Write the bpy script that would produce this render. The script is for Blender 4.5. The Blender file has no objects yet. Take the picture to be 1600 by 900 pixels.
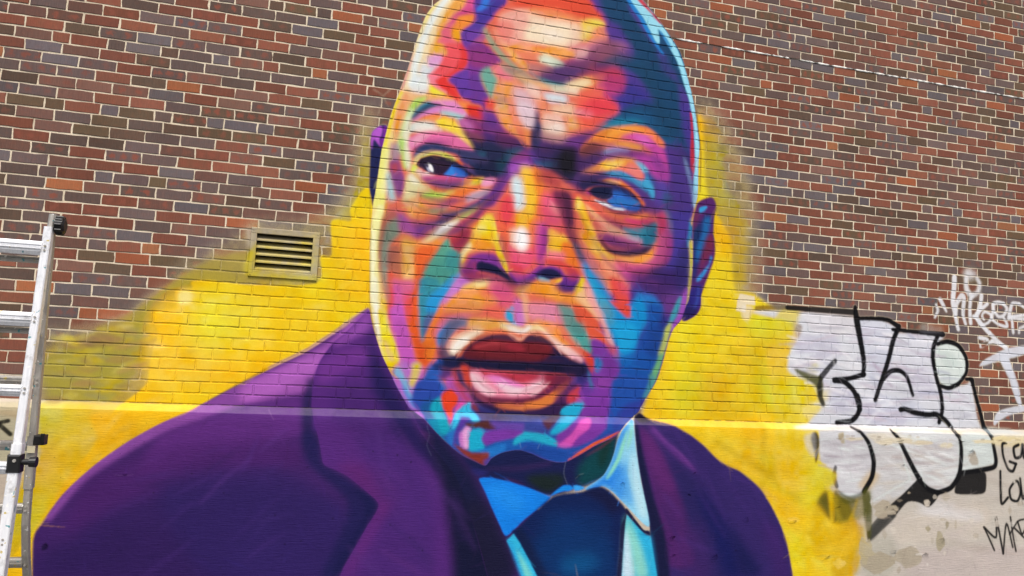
import bpy, math, random
import numpy as np
from mathutils import Matrix, Vector

# ------------------------------------------------------------------ camera
ZT = 1.22                                   # top of the concrete base
sc = bpy.context.scene
cam_data = bpy.data.cameras.new('camera')
cam = bpy.data.objects.new('camera', cam_data)
sc.collection.objects.link(cam)
cam_data.sensor_width = 36.0
cam_data.lens = 26.0055
cam_data.clip_start = 0.05
cam_data.clip_end = 500.0
CAM = np.array([0.0, -4.80253, 1.59369])
RC = np.array([[0.96525251, 0.07261755, 0.25102646],     # right / down / forward columns,
               [-0.05037302, 0.99430279, -0.09393888],   # rows: x, down, into the wall
               [-0.25641792, 0.07802978, 0.96341123]])
M = Matrix.Identity(4)
for j, s in ((0, 1), (1, -1), (2, -1)):
    M[0][j] = RC[0, j] * s; M[1][j] = RC[2, j] * s; M[2][j] = -RC[1, j] * s
M.translation = Vector(CAM)
cam.matrix_world = M
sc.camera = cam

# ------------------------------------------------------------------ light: bright overcast
SUN_EL, SUN_AZ = math.radians(58), math.radians(-30)     # azimuth from straight behind the camera, to the left
world = bpy.data.worlds.new('World'); sc.world = world; world.use_nodes = True
wn = world.node_tree.nodes; wl = world.node_tree.links
bg = wn['Background']
sky = wn.new('ShaderNodeTexSky'); sky.sky_type = 'NISHITA'; sky.sun_disc = False
sky.sun_elevation = SUN_EL; sky.sun_rotation = math.pi + SUN_AZ
sky.air_density = 1.0; sky.dust_density = 5.0; sky.ozone_density = 0.6
wl.new(sky.outputs[0], bg.inputs[0]); bg.inputs[1].default_value = 0.12
sun_d = bpy.data.lights.new('sun', 'SUN'); sun_d.energy = 2.3; sun_d.angle = math.radians(14)
sun_d.color = (1.0, 0.96, 0.91)
sun = bpy.data.objects.new('sun', sun_d); sc.collection.objects.link(sun)
sdir = Vector((math.sin(SUN_AZ) * math.cos(SUN_EL), -math.cos(SUN_AZ) * math.cos(SUN_EL), math.sin(SUN_EL)))
sun.rotation_euler = sdir.to_track_quat('Z', 'Y').to_euler()
sun.location = sdir * 20
vs = sc.view_settings
vs.view_transform = 'Standard'; vs.look = 'None'; vs.gamma = 1.0; vs.use_curve_mapping = False
vs.exposure = 0.44
sc.cycles.use_denoising = True
sc.cycles.max_bounces = 6

rnd = random.Random(7)
nprng = np.random.default_rng(11)
col = sc.collection

# ------------------------------------------------------------------ helpers
def lin(h):
    v = [int(h[i:i + 2], 16) / 255 for i in (0, 2, 4)]
    return [c / 12.92 if c <= .04045 else ((c + .055) / 1.055) ** 2.4 for c in v]

def tag(o, label=None, cat=None, group=None, kind=None):
    if label: o['label'] = label
    if cat: o['category'] = cat
    if group: o['group'] = group
    if kind: o['kind'] = kind
    return o

def empty(name, loc=(0, 0, 0)):
    o = bpy.data.objects.new(name, None); o.location = loc; o.empty_display_size = .1
    col.objects.link(o); return o

def mesh_obj(name, verts, faces, mat, parent=None, smooth=False):
    me = bpy.data.meshes.new(name); me.from_pydata([tuple(v) for v in verts], [], faces); me.update()
    if mat: me.materials.append(mat)
    if smooth: me.polygons.foreach_set('use_smooth', [True] * len(me.polygons))
    o = bpy.data.objects.new(name, me); col.objects.link(o)
    if parent:
        o.parent = parent; o.matrix_parent_inverse = parent.matrix_world.inverted() if False else Matrix.Translation(-parent.location)
    return o

class MB:
    def __init__(s): s.v = []; s.f = []
    def add(s, v, f):
        n = len(s.v); s.v += [tuple(p) for p in v]; s.f += [tuple(i + n for i in q) for q in f]; return s
    def box(s, x0, x1, y0, y1, z0, z1, b=.0):
        if b <= 0:
            v = [(x, y, z) for x in (x0, x1) for y in (y0, y1) for z in (z0, z1)]
            return s.add(v, [(0, 1, 3, 2), (4, 6, 7, 5), (0, 4, 5, 1), (2, 3, 7, 6), (0, 2, 6, 4), (1, 5, 7, 3)])
        # chamfered on the long x/z silhouette
        ring = lambda y, i: [(x0 + i, y, z0 + i), (x1 - i, y, z0 + i), (x1 - i, y, z1 - i), (x0 + i, y, z1 - i)]
        v = ring(y0, b) + ring(y0 + b, 0) + ring(y1 - b, 0) + ring(y1, b)
        f = [(0, 1, 2, 3), (15, 14, 13, 12)]
        for r in range(3):
            for k in range(4):
                a = r * 4 + k; c = r * 4 + (k + 1) % 4
                f.append((a, a + 4, c + 4, c))
        return s.add(v, f)
    def sweep(s, path, prof, up=(1, 0, 0), cap=True):
        # path: 3D points, prof: list of (a,b): a along 'up', b along the perpendicular
        P = [Vector(p) for p in path]; U = Vector(up).normalized(); n = len(prof); base = len(s.v)
        for i, p in enumerate(P):
            t = (P[min(i + 1, len(P) - 1)] - P[max(i - 1, 0)]).normalized()
            w = t.cross(U).normalized(); u = w.cross(t).normalized()
            for a, b in prof: s.v.append(tuple(p + u * a + w * b))
        for i in range(len(P) - 1):
            for k in range(n):
                a = base + i * n + k; c = base + i * n + (k + 1) % n
                s.f.append((a, c, c + n, a + n))
        if cap:
            s.f.append(tuple(base + k for k in reversed(range(n))))
            s.f.append(tuple(base + (len(P) - 1) * n + k for k in range(n)))
        return s
    def tube(s, p0, p1, r, n=14, r2=None):
        r2 = r if r2 is None else r2
        p0 = Vector(p0); p1 = Vector(p1); t = (p1 - p0).normalized()
        u = t.orthogonal().normalized(); w = t.cross(u); base = len(s.v)
        for p, q in ((p0, r), (p1, r2)):
            for k in range(n):
                a = 2 * math.pi * k / n
                s.v.append(tuple(p + u * (q * math.cos(a)) + w * (q * math.sin(a))))
        for k in range(n): s.f.append((base + k, base + (k + 1) % n, base + n + (k + 1) % n, base + n + k))
        s.f.append(tuple(base + k for k in reversed(range(n)))); s.f.append(tuple(base + n + k for k in range(n)))
        return s
    def build(s, name, mat, parent=None, smooth=False): return mesh_obj(name, s.v, s.f, mat, parent, smooth)

# ------------------------------------------------------------------ brick bond layout (metres on the wall)
P, H, J = .198, .0677, .0088                # pitch, course height, joint
X0, X1 = -3.3, 7.3
NC = 62
VO = (-.398, -.062, 2.053, 2.282)           # louvre opening
VF = (-.433, -.022, 2.013, 2.319)           # louvre frame
layout = []                                 # x0,x1,z0,z1,course,header
for c in range(NC):
    z0 = ZT + c * H + J * .5; z1 = ZT + (c + 1) * H - J * .5
    off = rnd.uniform(-.006, .006)
    spans = []
    if c % 6 == 1:
        per = 1.5 * P; hw = .5 * P
        k = math.floor((X0 + .994) / per) - 1
        while True:
            cx = -.994 + k * per + off; k += 1
            spans.append((cx - hw / 2, cx + hw / 2, 1)); spans.append((cx + hw / 2, cx - hw / 2 + per, 0))
            if cx > X1: break
    else:
        ph = -.396 + (P / 2 if c % 2 else 0) + off
        k = math.floor((X0 - ph) / P) - 1
        while True:
            a = ph + k * P; k += 1
            spans.append((a, a + P, 0))
            if a > X1: break
    jit = {}
    def jx(v):
        key = round(v, 4)
        if key not in jit: jit[key] = rnd.gauss(0, .0022)
        return jit[key]
    for a, b, hd in spans:
        x0 = a + J * .5 + jx(a); x1 = b - J * .5 + jx(b)
        if x1 < X0 or x0 > X1: continue
        x0 = max(x0, X0); x1 = min(x1, X1)
        if x1 - x0 < .02: continue
        if z1 > VO[2] - .012 and z0 < VO[3] + .012 and x1 > VO[0] - .012 and x0 < VO[1] + .012:
            if x0 < VO[0] - .035: layout.append((x0, VO[0] - .012, z0, z1, c, hd))
            if x1 > VO[1] + .035: layout.append((VO[1] + .012, x1, z0, z1, c, hd))
            continue
        layout.append((x0, x1, z0, z1, c, hd))

# ------------------------------------------------------------------ the mural and graffiti, painted in wall millimetres
# records: p = filled patch, s = brush / can stroke, c = stencil edge on, u = stencil edge off
# (colour, spray softness mm, opacity, points x,z in mm [, widths mm])
PAINT = [
('p','ab9628',53,0.5,[-1509,1309,-1505,1602,-1212,1675,-950,1824,-858,1985,-691,2136,-482,2293,-412,2360,-107,2390,116,2599,168,3028,267,3084,451,1188,43,1177,-1479,1133,-1484,1177,-1501,1220]),
('p','c0a820',37.2,0.62,[-1444,1098,-1448,1177,-1463,1220,-1480,1511,-1140,1623,-1002,1821,-787,1991,-646,2041,-421,1999,-2,2031,51,2385,196,2608,231,2993,451,1188,-1361,254,-1581,260]),
('p','90953c',25.2,0.45,[-1491,1456,-1075,1664,-851,1908,-748,1955,-806,1796,-954,1710,-982,1481,-1127,1220,-1132,1207,-1459,1197,-1468,1220]),
('p','d6b63a',13.4,1,[-1504,1206,-893,1207,-902,1177,-1029,891,-1403,359,-1636,193,-1657,398,-1536,743,-1499,1177]),
('p','a8983c',18.4,0.7,[-397,2173,-651,2100,-855,1947,-1082,1740,-1244,1647,-1234,1543,-968,1633,-912,1789,-746,1936,-382,1982]),
('p','f5c81e',6.01,1,[-748,1955,-640,1971,-418,1960,-20,2002,-12,2173,58,2187,42,2404,161,2416,155,2499,277,2616,414,1794,452,1220,451,1177,479,754,-1393,255,-1581,260,-1338,673,-1173,997,-1090,1181,-1057,1220,-948,1332,-934,1483,-912,1636,-951,1759,-824,1795,-832,1890,-744,1916]),
('p','f7d63c',37.2,0.7,[-961,1747,-744,1916,-298,1869,-351,1590,-696,1342,-941,1332]),
('p','fbe79a',22.3,0.7,[-821,1891,-743,1897,-736,1820,-807,1803]),
('p','dcbb30',30.5,0.6,[-1481,1151,-1188,1160,-1258,852,-1351,638,-1452,534]),
('p','c9b050',27.1,0.6,[-1499,1168,-1354,1173,-1391,886,-1444,779]),
('p','f0b418',13.8,0.75,[-1211,1155,-899,1177,-644,1194,-668,1177,-840,1059,-1095,872,-1244,709,-1407,394,-1433,499,-1287,816,-1167,1004]),
('p','a08a1c',70.5,0.55,[2569,3486,2808,3421,2976,3149,3092,2772,3107,2103,2591,1929]),
('p','c4a518',45,0.72,[2588,3392,2758,3317,2849,2892,3013,2692,3023,2286,2948,2092,2588,2021]),
('p','eec426',19.8,1,[2587,3401,2640,3398,2680,2921,2763,2739,2884,2560,2911,2325,2946,2162,3106,2150,3380,1978,3549,1701,3500,1320,3483,1220,3445,1177,3422,1044,3697,770,3920,632,3979,124,3332,140,2957,722,2262,1177,2216,1215,2305,1506,2440,1919,2588,2021,2614,2867]),
('p','cfbb26',48.7,0.6,[2504,1469,2800,1757,3223,1685,3391,1364,2946,1220,2913,1212,2809,1220,2512,1245]),
('p','d3cf30',45.3,0.55,[3057,1958,3380,1978,3440,1695,3338,1315,3121,1494]),
('p','e2be2a',48.7,0.7,[2696,1030,3104,1083,3479,861,3483,587,3217,678]),
('p','d5cb2c',39.5,0.55,[3107,947,3368,1043,3642,770,3591,587,3321,723]),
('s','bba41f',24.3,0.5,[2796,1077,3160,880,3481,678],[47.6,58.3,49.4]),
('s','bba41f',24.4,0.45,[3180,1176,3169,948,3163,768],[39.2,48.7,38.8]),
('s','c0ac20',24.6,0.45,[3474,1137,3317,950,3163,768],[40,49.2,38.8]),
('p','f3d02a',38.8,0.7,[2418,1827,2693,1935,2953,1904,2956,1765,2503,1514]),
('s','d6c460',10.6,0.46,[-1205,1284,-1147,1292,-1083,1294],[24.2,48.6,19.6]),
('s','a89a58',10.7,0.44,[-1109,1401,-1027,1394,-952,1398],[16.5,33.2,13.4]),
('s','a8825c',10.7,0.42,[-1166,1461,-1103,1471,-1034,1473],[27.3,54.9,22.1]),
('s','a8825c',10.5,0.39,[-1310,1412,-1254,1407,-1204,1411],[22.8,45.9,18.4]),
('s','8c6e58',10.7,0.38,[-1127,1292,-1079,1312,-1022,1322],[14.8,29.8,12]),
('s','9a9468',10.6,0.55,[-1254,1502,-1208,1486,-1161,1467],[16.6,33.4,13.4]),
('s','a8825c',10.6,0.39,[-1293,1453,-1249,1455,-1207,1462],[26.3,52.8,21.2]),
('s','d6c460',10.4,0.38,[-1527,1472,-1471,1489,-1408,1497],[12.9,25.9,10.4]),
('s','d6c460',10.7,0.42,[-1126,1396,-1056,1432,-982,1461],[24.8,49.9,20.1]),
('s','9a9468',10.8,0.49,[-1115,1605,-1028,1612,-943,1622],[17.6,35.4,14.3]),
('s','d6c460',10.4,0.28,[-1476,1435,-1396,1444,-1316,1453],[15.4,31,12.5]),
('s','c9b23e',10.7,0.34,[-1167,1525,-1102,1560,-1043,1603],[24.7,49.7,20]),
('s','c9b23e',10.7,0.28,[-1164,1603,-1128,1606,-1092,1610],[17,34.1,13.7]),
('s','c9b23e',10.6,0.53,[-1194,1326,-1149,1337,-1108,1354],[26.6,53.4,21.4]),
('s','c9b23e',10.6,0.6,[-1275,1469,-1233,1460,-1191,1452],[19.9,39.9,16]),
('s','8c6e58',10.6,0.54,[-1307,1588,-1259,1579,-1216,1577],[21.5,43.1,17.3]),
('s','8c6e58',10.6,0.39,[-1318,1564,-1253,1549,-1195,1545],[21.5,43.2,17.4]),
('s','c9b23e',10.5,0.34,[-1305,1421,-1264,1423,-1229,1432],[20.2,40.5,16.2]),
('s','a8825c',10.8,0.46,[-1170,1656,-1102,1645,-1027,1627],[22.7,45.6,18.3]),
('s','c9b23e',10.7,0.46,[-1234,1637,-1153,1640,-1079,1653],[21.3,42.9,17.3]),
('s','9a9468',10.5,0.6,[-1264,1258,-1205,1250,-1146,1240],[14.6,29.3,11.8]),
('s','c9b23e',10.5,0.58,[-1389,1564,-1330,1541,-1274,1523],[19.6,39.4,15.8]),
('s','8c6e58',9.95,0.31,[-1452,1209,-1414,1214,-1399,1220,-1382,1226],[23.7,47.7,33.4,19.8]),
('s','9a9468',10.8,0.38,[-1090,1651,-1049,1647,-1012,1650],[16.3,32.7,13.1]),
('s','a8825c',10.8,0.49,[-1134,1530,-1060,1552,-986,1574],[16.5,33.3,13.4]),
('s','a89a58',10.3,0.47,[-1508,1375,-1457,1371,-1401,1358],[23.6,47.3,19]),
('s','d6c460',10.4,0.55,[-1475,1572,-1420,1577,-1362,1579],[20.4,41,16.5]),
('s','c9b23e',10.8,0.49,[-1040,1504,-965,1507,-892,1512],[16.6,33.4,13.4]),
('s','a8825c',10.5,0.32,[-1409,1379,-1329,1381,-1248,1384],[16.2,32.7,13.2]),
('s','d8c04a',10.6,0.49,[-1342,1483,-1273,1501,-1204,1520],[19.3,38.8,15.6]),
('s','d8c04a',10.4,0.37,[-1371,1236,-1339,1248,-1304,1255],[24.5,49.1,19.7]),
('s','9a9468',10.4,0.38,[-1440,1365,-1364,1356,-1288,1349],[19.2,38.7,15.6]),
('s','d8c04a',10.7,0.27,[-1156,1348,-1111,1346,-1067,1347],[23.5,47.1,18.9]),
('s','c9b23e',10.5,0.49,[-1414,1568,-1331,1581,-1256,1608],[18.6,37.5,15.1]),
('s','d6c460',10.8,0.53,[-1134,1658,-1089,1665,-1042,1668],[12.3,24.6,9.89]),
('s','8c6e58',10.5,0.49,[-1399,1537,-1326,1543,-1253,1549],[26,52.4,21.1]),
('s','8c6e58',10.7,0.52,[-1232,1610,-1158,1595,-1087,1583],[22.1,44.4,17.9]),
('s','9a9468',10.5,0.41,[-1303,1358,-1240,1340,-1169,1313],[16.8,33.7,13.6]),
('s','c9b23e',10.5,0.31,[-1338,1392,-1268,1367,-1197,1343],[22.3,44.8,18]),
('s','d8c04a',10.5,0.53,[-1409,1590,-1371,1565,-1336,1544],[25.5,51.1,20.5]),
('s','a8825c',10.5,0.54,[-1333,1313,-1279,1321,-1222,1325],[22.2,44.6,17.9]),
('s','8c6e58',10.7,0.39,[-1262,1594,-1176,1568,-1100,1557],[25.3,50.8,20.5]),
('s','a8825c',10.8,0.5,[-1103,1392,-1033,1426,-957,1451],[16.3,32.9,13.3]),
('s','a89a58',10.8,0.52,[-1045,1533,-978,1557,-919,1594],[18.4,37.1,14.9]),
('s','a8825c',10.7,0.33,[-1240,1572,-1174,1574,-1113,1585],[24,48.3,19.4]),
('s','8c6e58',10.3,0.35,[-1473,1235,-1408,1227,-1351,1228],[20.1,40.3,16.2]),
('s','d9b030',18.9,0.31,[-594,1776,-531,1757,-467,1737],[19.5,39.2,15.7]),
('s','fadd58',19.7,0.26,[-221,2139,-193,2186,-160,2225],[12.9,25.9,10.4]),
('s','fbe27a',18.6,0.25,[-850,1769,-743,1782,-648,1813],[19.5,39.4,15.9]),
('s','d9b030',19.6,0.19,[-170,1774,-124,1785,-74,1791],[12.7,25.4,10.2]),
('s','e8b41a',18,0.24,[-1009,1413,-968,1423,-930,1438],[10,20.1,8.07]),
('s','d9b030',20,0.31,[53,1871,126,1922,194,1984],[12.4,24.9,10.1]),
('s','d9b030',19.8,0.29,[-169,2066,-110,2118,-57,2179],[19,38.2,15.4]),
('s','d9b030',19.7,0.23,[-93,1746,-71,1788,-51,1830],[17.2,34.6,13.9]),
('s','fadd58',19.6,0.26,[-303,1955,-195,1985,-93,2026],[23.5,47.6,19.2]),
('s','d9b030',18.8,0.19,[-684,1873,-642,1886,-601,1900],[12.7,25.6,10.3]),
('s','e8b41a',20.2,0.2,[-9,2164,102,2163,211,2167],[18,36.4,14.7]),
('s','fbe27a',19.2,0.19,[-366,1637,-306,1646,-237,1644],[13.8,27.8,11.2]),
('s','fadd58',18.4,0.25,[-877,1455,-781,1497,-690,1549],[19.2,38.8,15.7]),
('s','fbe27a',18.9,0.24,[-518,1562,-454,1604,-388,1645],[11.6,23.3,9.37]),
('s','e8b41a',19.1,0.18,[-544,1843,-449,1883,-363,1938],[21.8,43.9,17.7]),
('s','d9b030',19.4,0.34,[-366,1951,-304,2004,-242,2058],[15,30.1,12.1]),
('s','fbe27a',18.9,0.26,[-647,1851,-551,1866,-465,1896],[22.1,44.5,18]),
('s','fadd58',20.2,0.22,[103,2088,172,2102,234,2125],[18.6,37.5,15.1]),
('s','fadd58',18.7,0.33,[-736,1830,-675,1863,-609,1889],[13.1,26.4,10.6]),
('s','fadd58',19.8,0.36,[-124,2109,-74,2125,-29,2150],[21.4,42.9,17.3]),
('s','e8b41a',18.1,0.17,[-1026,1527,-951,1566,-887,1621],[12.1,24.5,9.86]),
('s','fbe27a',19.2,0.17,[-335,1588,-292,1601,-246,1612],[19.5,39.1,15.7]),
('s','e8b41a',18.8,0.19,[-549,1359,-486,1391,-422,1423],[21.4,43.1,17.3]),
('s','d9b030',19,0.36,[-564,1740,-502,1792,-434,1837],[19.6,39.4,15.9]),
('s','e8b41a',19.2,0.21,[-433,1862,-368,1872,-298,1877],[18.6,37.3,15]),
('s','fbe27a',18.7,0.16,[-727,1679,-652,1739,-565,1784],[14.1,28.4,11.4]),
('s','e8b41a',18.9,0.35,[-616,1784,-560,1796,-502,1806],[14,28.1,11.3]),
('s','e8b41a',18.2,0.26,[-950,1422,-885,1463,-809,1489],[20.6,41.4,16.7]),
('s','e8b41a',19.5,0.17,[-268,1832,-191,1867,-118,1908],[18.2,36.7,14.8]),
('s','d9b030',19.9,0.37,[-97,2021,2,2065,111,2097],[15.9,32,12.9]),
('s','e8b41a',19.7,0.26,[-209,1925,-122,1966,-26,1997],[17.7,35.7,14.4]),
('s','fadd58',18.8,0.22,[-560,1407,-510,1445,-454,1474],[11.1,22.3,8.99]),
('s','fbe27a',19.8,0.35,[-56,1835,-1,1848,61,1852],[15.7,31.6,12.7]),
('s','fbe27a',18,0.28,[-930,1217,-922,1220,-888,1234,-840,1244],[21.6,26,45.1,18.1]),
('s','e8b41a',18.3,0.37,[-872,1394,-820,1426,-768,1459],[14.2,28.5,11.5]),
('s','fbe27a',18.2,0.32,[-952,1557,-907,1560,-861,1561],[21.8,43.8,17.6]),
('s','d9b030',18.4,0.36,[-788,1471,-741,1517,-693,1560],[18.7,37.6,15.1]),
('s','fbe27a',19.9,0.35,[-173,2208,-88,2266,-6,2329],[24.3,49.1,19.8]),
('s','fbe27a',20.1,0.17,[27,1966,116,1993,204,2025],[13.9,28,11.3]),
('s','fadd58',19.6,0.27,[-262,2042,-220,2078,-178,2116],[11.7,23.5,9.43]),
('s','c9a224',14,0.44,[-1125,980,-1063,1015,-989,1037],[7.53,15.2,6.11]),
('s','f8d552',13.7,0.29,[-1378,924,-1296,970,-1223,1032],[10.4,20.9,8.43]),
('s','c9a224',13.8,0.32,[-1201,796,-1172,873,-1138,943],[14.9,29.9,12]),
('s','d8bd5a',14,0.39,[-1165,986,-1106,1097,-1046,1177,-1038,1190],[12.1,24.5,12,9.53]),
('s','f8d552',13.6,0.29,[-1383,924,-1344,968,-1297,1001],[14.9,30,12.1]),
('s','f8d552',13.6,0.21,[-1444,953,-1397,1018,-1341,1071],[11.1,22.2,8.96]),
('s','c9a224',13.7,0.25,[-1344,899,-1291,965,-1227,1017],[12.5,25.3,10.2]),
('s','c9a224',13.6,0.36,[-1500,985,-1423,1071,-1342,1152],[9.47,19.1,7.73]),
('s','d8bd5a',14,0.22,[-1097,931,-999,985,-906,1048],[14.3,28.8,11.6]),
('s','d8bd5a',13.8,0.42,[-1252,981,-1204,1006,-1151,1024],[15.6,31.4,12.6]),
('s','c9a224',13.8,0.38,[-1270,912,-1215,966,-1151,1008],[12.3,24.8,10]),
('s','d8bd5a',13.7,0.22,[-1403,983,-1345,1065,-1287,1149],[10.7,21.5,8.68]),
('s','f8d552',13.8,0.23,[-1249,951,-1189,1031,-1124,1105],[11.2,22.5,9.09]),
('s','c9a224',14,0.36,[-1116,1023,-1037,1064,-957,1105],[15.4,31.1,12.5]),
('s','f8d552',13.7,0.21,[-1328,813,-1250,820,-1163,816],[15.6,31.5,12.7]),
('s','c9a224',14.1,0.45,[-1049,961,-977,1037,-898,1106],[15.5,31.3,12.7]),
('s','d8bd5a',13.7,0.42,[-1376,978,-1292,1020,-1216,1075],[11.7,23.6,9.51]),
('s','d8bd5a',13.8,0.3,[-1208,857,-1137,926,-1057,984],[8.62,17.4,7.02]),
('s','c9a224',14.1,0.43,[-1061,967,-966,1026,-880,1101],[10.1,20.3,8.21]),
('s','c9a224',13.8,0.2,[-1271,1092,-1230,1125,-1186,1153],[12.6,25.3,10.2]),
('s','d8bd5a',14,0.29,[-1104,1007,-1043,1068,-972,1117],[11.1,22.4,9.01]),
('s','d8bd5a',14,0.28,[-1158,959,-1065,982,-982,1023],[14.8,29.9,12.1]),
('s','d6c232',19.7,0.18,[2819,1728,2962,1676,3100,1632],[22.6,45.7,18.4]),
('s','f4d83e',19.7,0.27,[2907,1634,2956,1599,3009,1559],[17.1,34.2,13.7]),
('s','f4d83e',19.8,0.18,[2798,2054,2904,1966,3013,1874],[13,26.2,10.5]),
('s','d6c232',19.8,0.2,[2856,1891,2977,1830,3088,1784],[24.7,49.8,20.1]),
('s','e6ba2a',19.8,0.23,[2958,1642,3053,1608,3152,1570],[18.5,37.1,14.9]),
('s','c2b428',19.9,0.33,[3009,1750,3084,1706,3169,1650],[19.4,39.1,15.7]),
('s','d6c232',19.3,0.39,[2635,1539,2709,1498,2777,1466],[20.4,40.9,16.4]),
('s','c2b428',19.8,0.22,[2937,1752,3004,1683,3077,1607],[26.8,53.7,21.6]),
('s','d6c232',19.6,0.2,[2815,1574,2954,1545,3101,1506],[23.1,46.7,18.9]),
('s','f4d83e',19.1,0.24,[2526,1544,2580,1520,2642,1487],[13.2,26.4,10.6]),
('s','d6c232',19.8,0.36,[2960,1671,3065,1557,3157,1460],[12.4,25,10]),
('s','d6c232',20,0.35,[2955,1925,3092,1900,3224,1883],[12.5,25.1,10.1]),
('s','d6c232',19.9,0.32,[2983,1771,3058,1719,3126,1677],[24.7,49.6,19.9]),
('s','e6ba2a',20.3,0.28,[3262,1835,3323,1799,3386,1760],[24.1,48.4,19.4]),
('s','f4d83e',20,0.2,[2995,1942,3097,1917,3209,1880],[13.9,28,11.3]),
('s','c2b428',19.2,0.37,[2640,1406,2705,1355,2771,1302],[17.8,35.7,14.3]),
('s','e6ba2a',20,0.26,[3128,1606,3258,1540,3379,1487],[18.2,36.7,14.8]),
('s','c2b428',19.8,0.36,[2763,2070,2902,2018,3037,1971],[25.5,51.4,20.7]),
('s','d6c232',19.6,0.23,[2669,1845,2804,1851,2953,1842],[24,48.5,19.6]),
('s','c2b428',19.8,0.32,[2887,1740,3046,1750,3191,1777],[17.6,35.6,14.4]),
('s','f4d83e',19.7,0.18,[3013,1402,3115,1305,3203,1220,3211,1205],[23.2,46.6,22.3,18]),
('s','f4d83e',19,0.19,[2471,1296,2569,1268,2678,1226],[14.6,29.4,11.7]),
('s','d6c232',19.2,0.24,[2621,1527,2685,1457,2758,1376],[17.2,34.4,13.8]),
('s','d6c232',19.5,0.25,[2797,1475,2918,1474,3052,1461],[14.6,29.5,11.9]),
('s','e6ba2a',19.9,0.23,[2944,1937,3026,1881,3107,1825],[12.4,25,10]),
('s','d6c232',19.2,0.33,[2604,1466,2677,1416,2743,1376],[26.1,52.4,21.1]),
('s','d6c232',19.3,0.37,[2629,1464,2719,1458,2802,1461],[12.5,25.2,10.1]),
('s','e6ba2a',19.8,0.23,[3065,1462,3159,1442,3251,1425],[25.5,51.3,20.6]),
('s','f4d83e',19.1,0.31,[2420,1808,2489,1784,2563,1752],[24,48.2,19.4]),
('s','c2b428',20.3,0.39,[3255,1666,3379,1646,3518,1609],[18.2,36.7,14.8]),
('s','f4d83e',19.6,0.37,[2773,1693,2913,1645,3055,1597],[26.2,52.9,21.3]),
('s','f4d83e',19.3,0.27,[2635,1615,2704,1606,2776,1595],[24.9,50.1,20.1]),
('s','e6ba2a',19.2,0.38,[2560,1682,2602,1649,2650,1607],[14.7,29.4,11.8]),
('s','d6c232',20.3,0.23,[3264,1744,3351,1727,3445,1703],[13.1,26.3,10.6]),
('s','f4d83e',19.1,0.39,[2457,1684,2538,1658,2616,1635],[16.1,32.4,13]),
('s','e6ba2a',19.4,0.37,[2721,1544,2786,1530,2851,1516],[24.8,49.8,20]),
('s','f4d83e',18.9,0.29,[2438,1342,2494,1330,2551,1316],[12.3,24.7,9.93]),
('s','f4d83e',20.1,0.37,[3120,1839,3185,1801,3251,1763],[12.8,25.7,10.3]),
('s','c2b428',19.4,0.33,[2786,1448,2867,1393,2956,1328],[14.7,29.5,11.8]),
('s','e6ba2a',19.6,0.37,[2780,1731,2873,1650,2976,1557],[21.6,43.3,17.4]),
('s','e4b828',17.3,0.41,[3389,496,3562,451,3725,422],[12.5,25.3,10.2]),
('s','f2d640',17.3,0.33,[3580,313,3644,193,3700,83],[22.7,45.5,18.2]),
('s','d8cc34',17.3,0.43,[3608,261,3695,183,3790,93],[23.3,46.8,18.8]),
('s','c6aa20',17.3,0.26,[3286,844,3461,794,3630,755],[23.7,48,19.4]),
('s','e4b828',17.3,0.45,[3212,1016,3327,988,3441,961],[17.9,36,14.5]),
('s','f2d640',17.5,0.31,[3532,681,3665,725,3818,748],[18.3,37,14.9]),
('s','c6aa20',17.2,0.37,[3154,1071,3295,1029,3436,989],[15.8,31.9,12.9]),
('s','f0dc70',17.3,0.36,[3534,412,3606,379,3686,337],[24,48.2,19.4]),
('s','e4b828',17.3,0.44,[3366,476,3579,446,3771,445],[11.6,23.5,9.52]),
('s','e4b828',17,0.2,[3100,866,3177,774,3254,682],[11.5,23.1,9.26]),
('s','e4b828',17.4,0.43,[3636,363,3717,339,3808,302],[17.4,35,14.1]),
('s','c6aa20',17.1,0.27,[3214,893,3272,806,3320,730],[19.4,38.9,15.6]),
('s','c6aa20',17.4,0.2,[3535,441,3637,424,3746,399],[14.9,30,12.1]),
('s','d8cc34',17.4,0.19,[3380,962,3481,883,3598,785],[15.4,31,12.5]),
('s','f0dc70',17.3,0.3,[3435,277,3626,245,3841,187],[12.2,24.7,10]),
('s','f2d640',17.6,0.38,[3698,272,3877,202,4043,152],[12,24.2,9.77]),
('s','d8cc34',17,0.38,[2999,1116,3120,1017,3248,910],[16.8,33.8,13.6]),
('s','d8cc34',17,0.35,[3201,617,3335,504,3480,377],[17.8,35.9,14.5]),
('s','c6aa20',17.5,0.33,[3661,425,3777,362,3894,297],[16.3,32.7,13.2]),
('s','c6aa20',17.3,0.4,[3262,984,3380,907,3497,833],[20.2,40.7,16.4]),
('s','f2d640',17.6,0.39,[3535,889,3634,835,3726,790],[14,28.1,11.3]),
('s','f0dc70',17,0.29,[3262,503,3338,448,3420,384],[20.1,40.3,16.2]),
('s','e4b828',17.6,0.29,[3692,360,3876,276,4056,200],[23.1,46.7,18.9]),
('s','f2d640',17.4,0.22,[3522,213,3710,198,3887,202],[12.9,26,10.6]),
('s','f2d640',17,0.35,[3031,890,3132,847,3233,805],[17.3,34.8,14]),
('s','d8cc34',17.1,0.3,[3290,552,3402,438,3522,315],[14.7,29.5,11.9]),
('s','f0dc70',17.6,0.4,[3586,700,3737,608,3902,499],[14,28.3,11.4]),
('s','e4b828',17.3,0.22,[3466,274,3624,199,3806,97],[16.4,33.1,13.4]),
('s','f0dc70',17.5,0.32,[3672,585,3712,516,3756,442],[11.2,22.3,8.94]),
('s','d8cc34',17,0.37,[2930,1112,3105,1047,3270,997],[11.6,23.5,9.48]),
('s','d8cc34',17,0.38,[3023,850,3211,785,3402,718],[15.7,31.7,12.8]),
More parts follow.
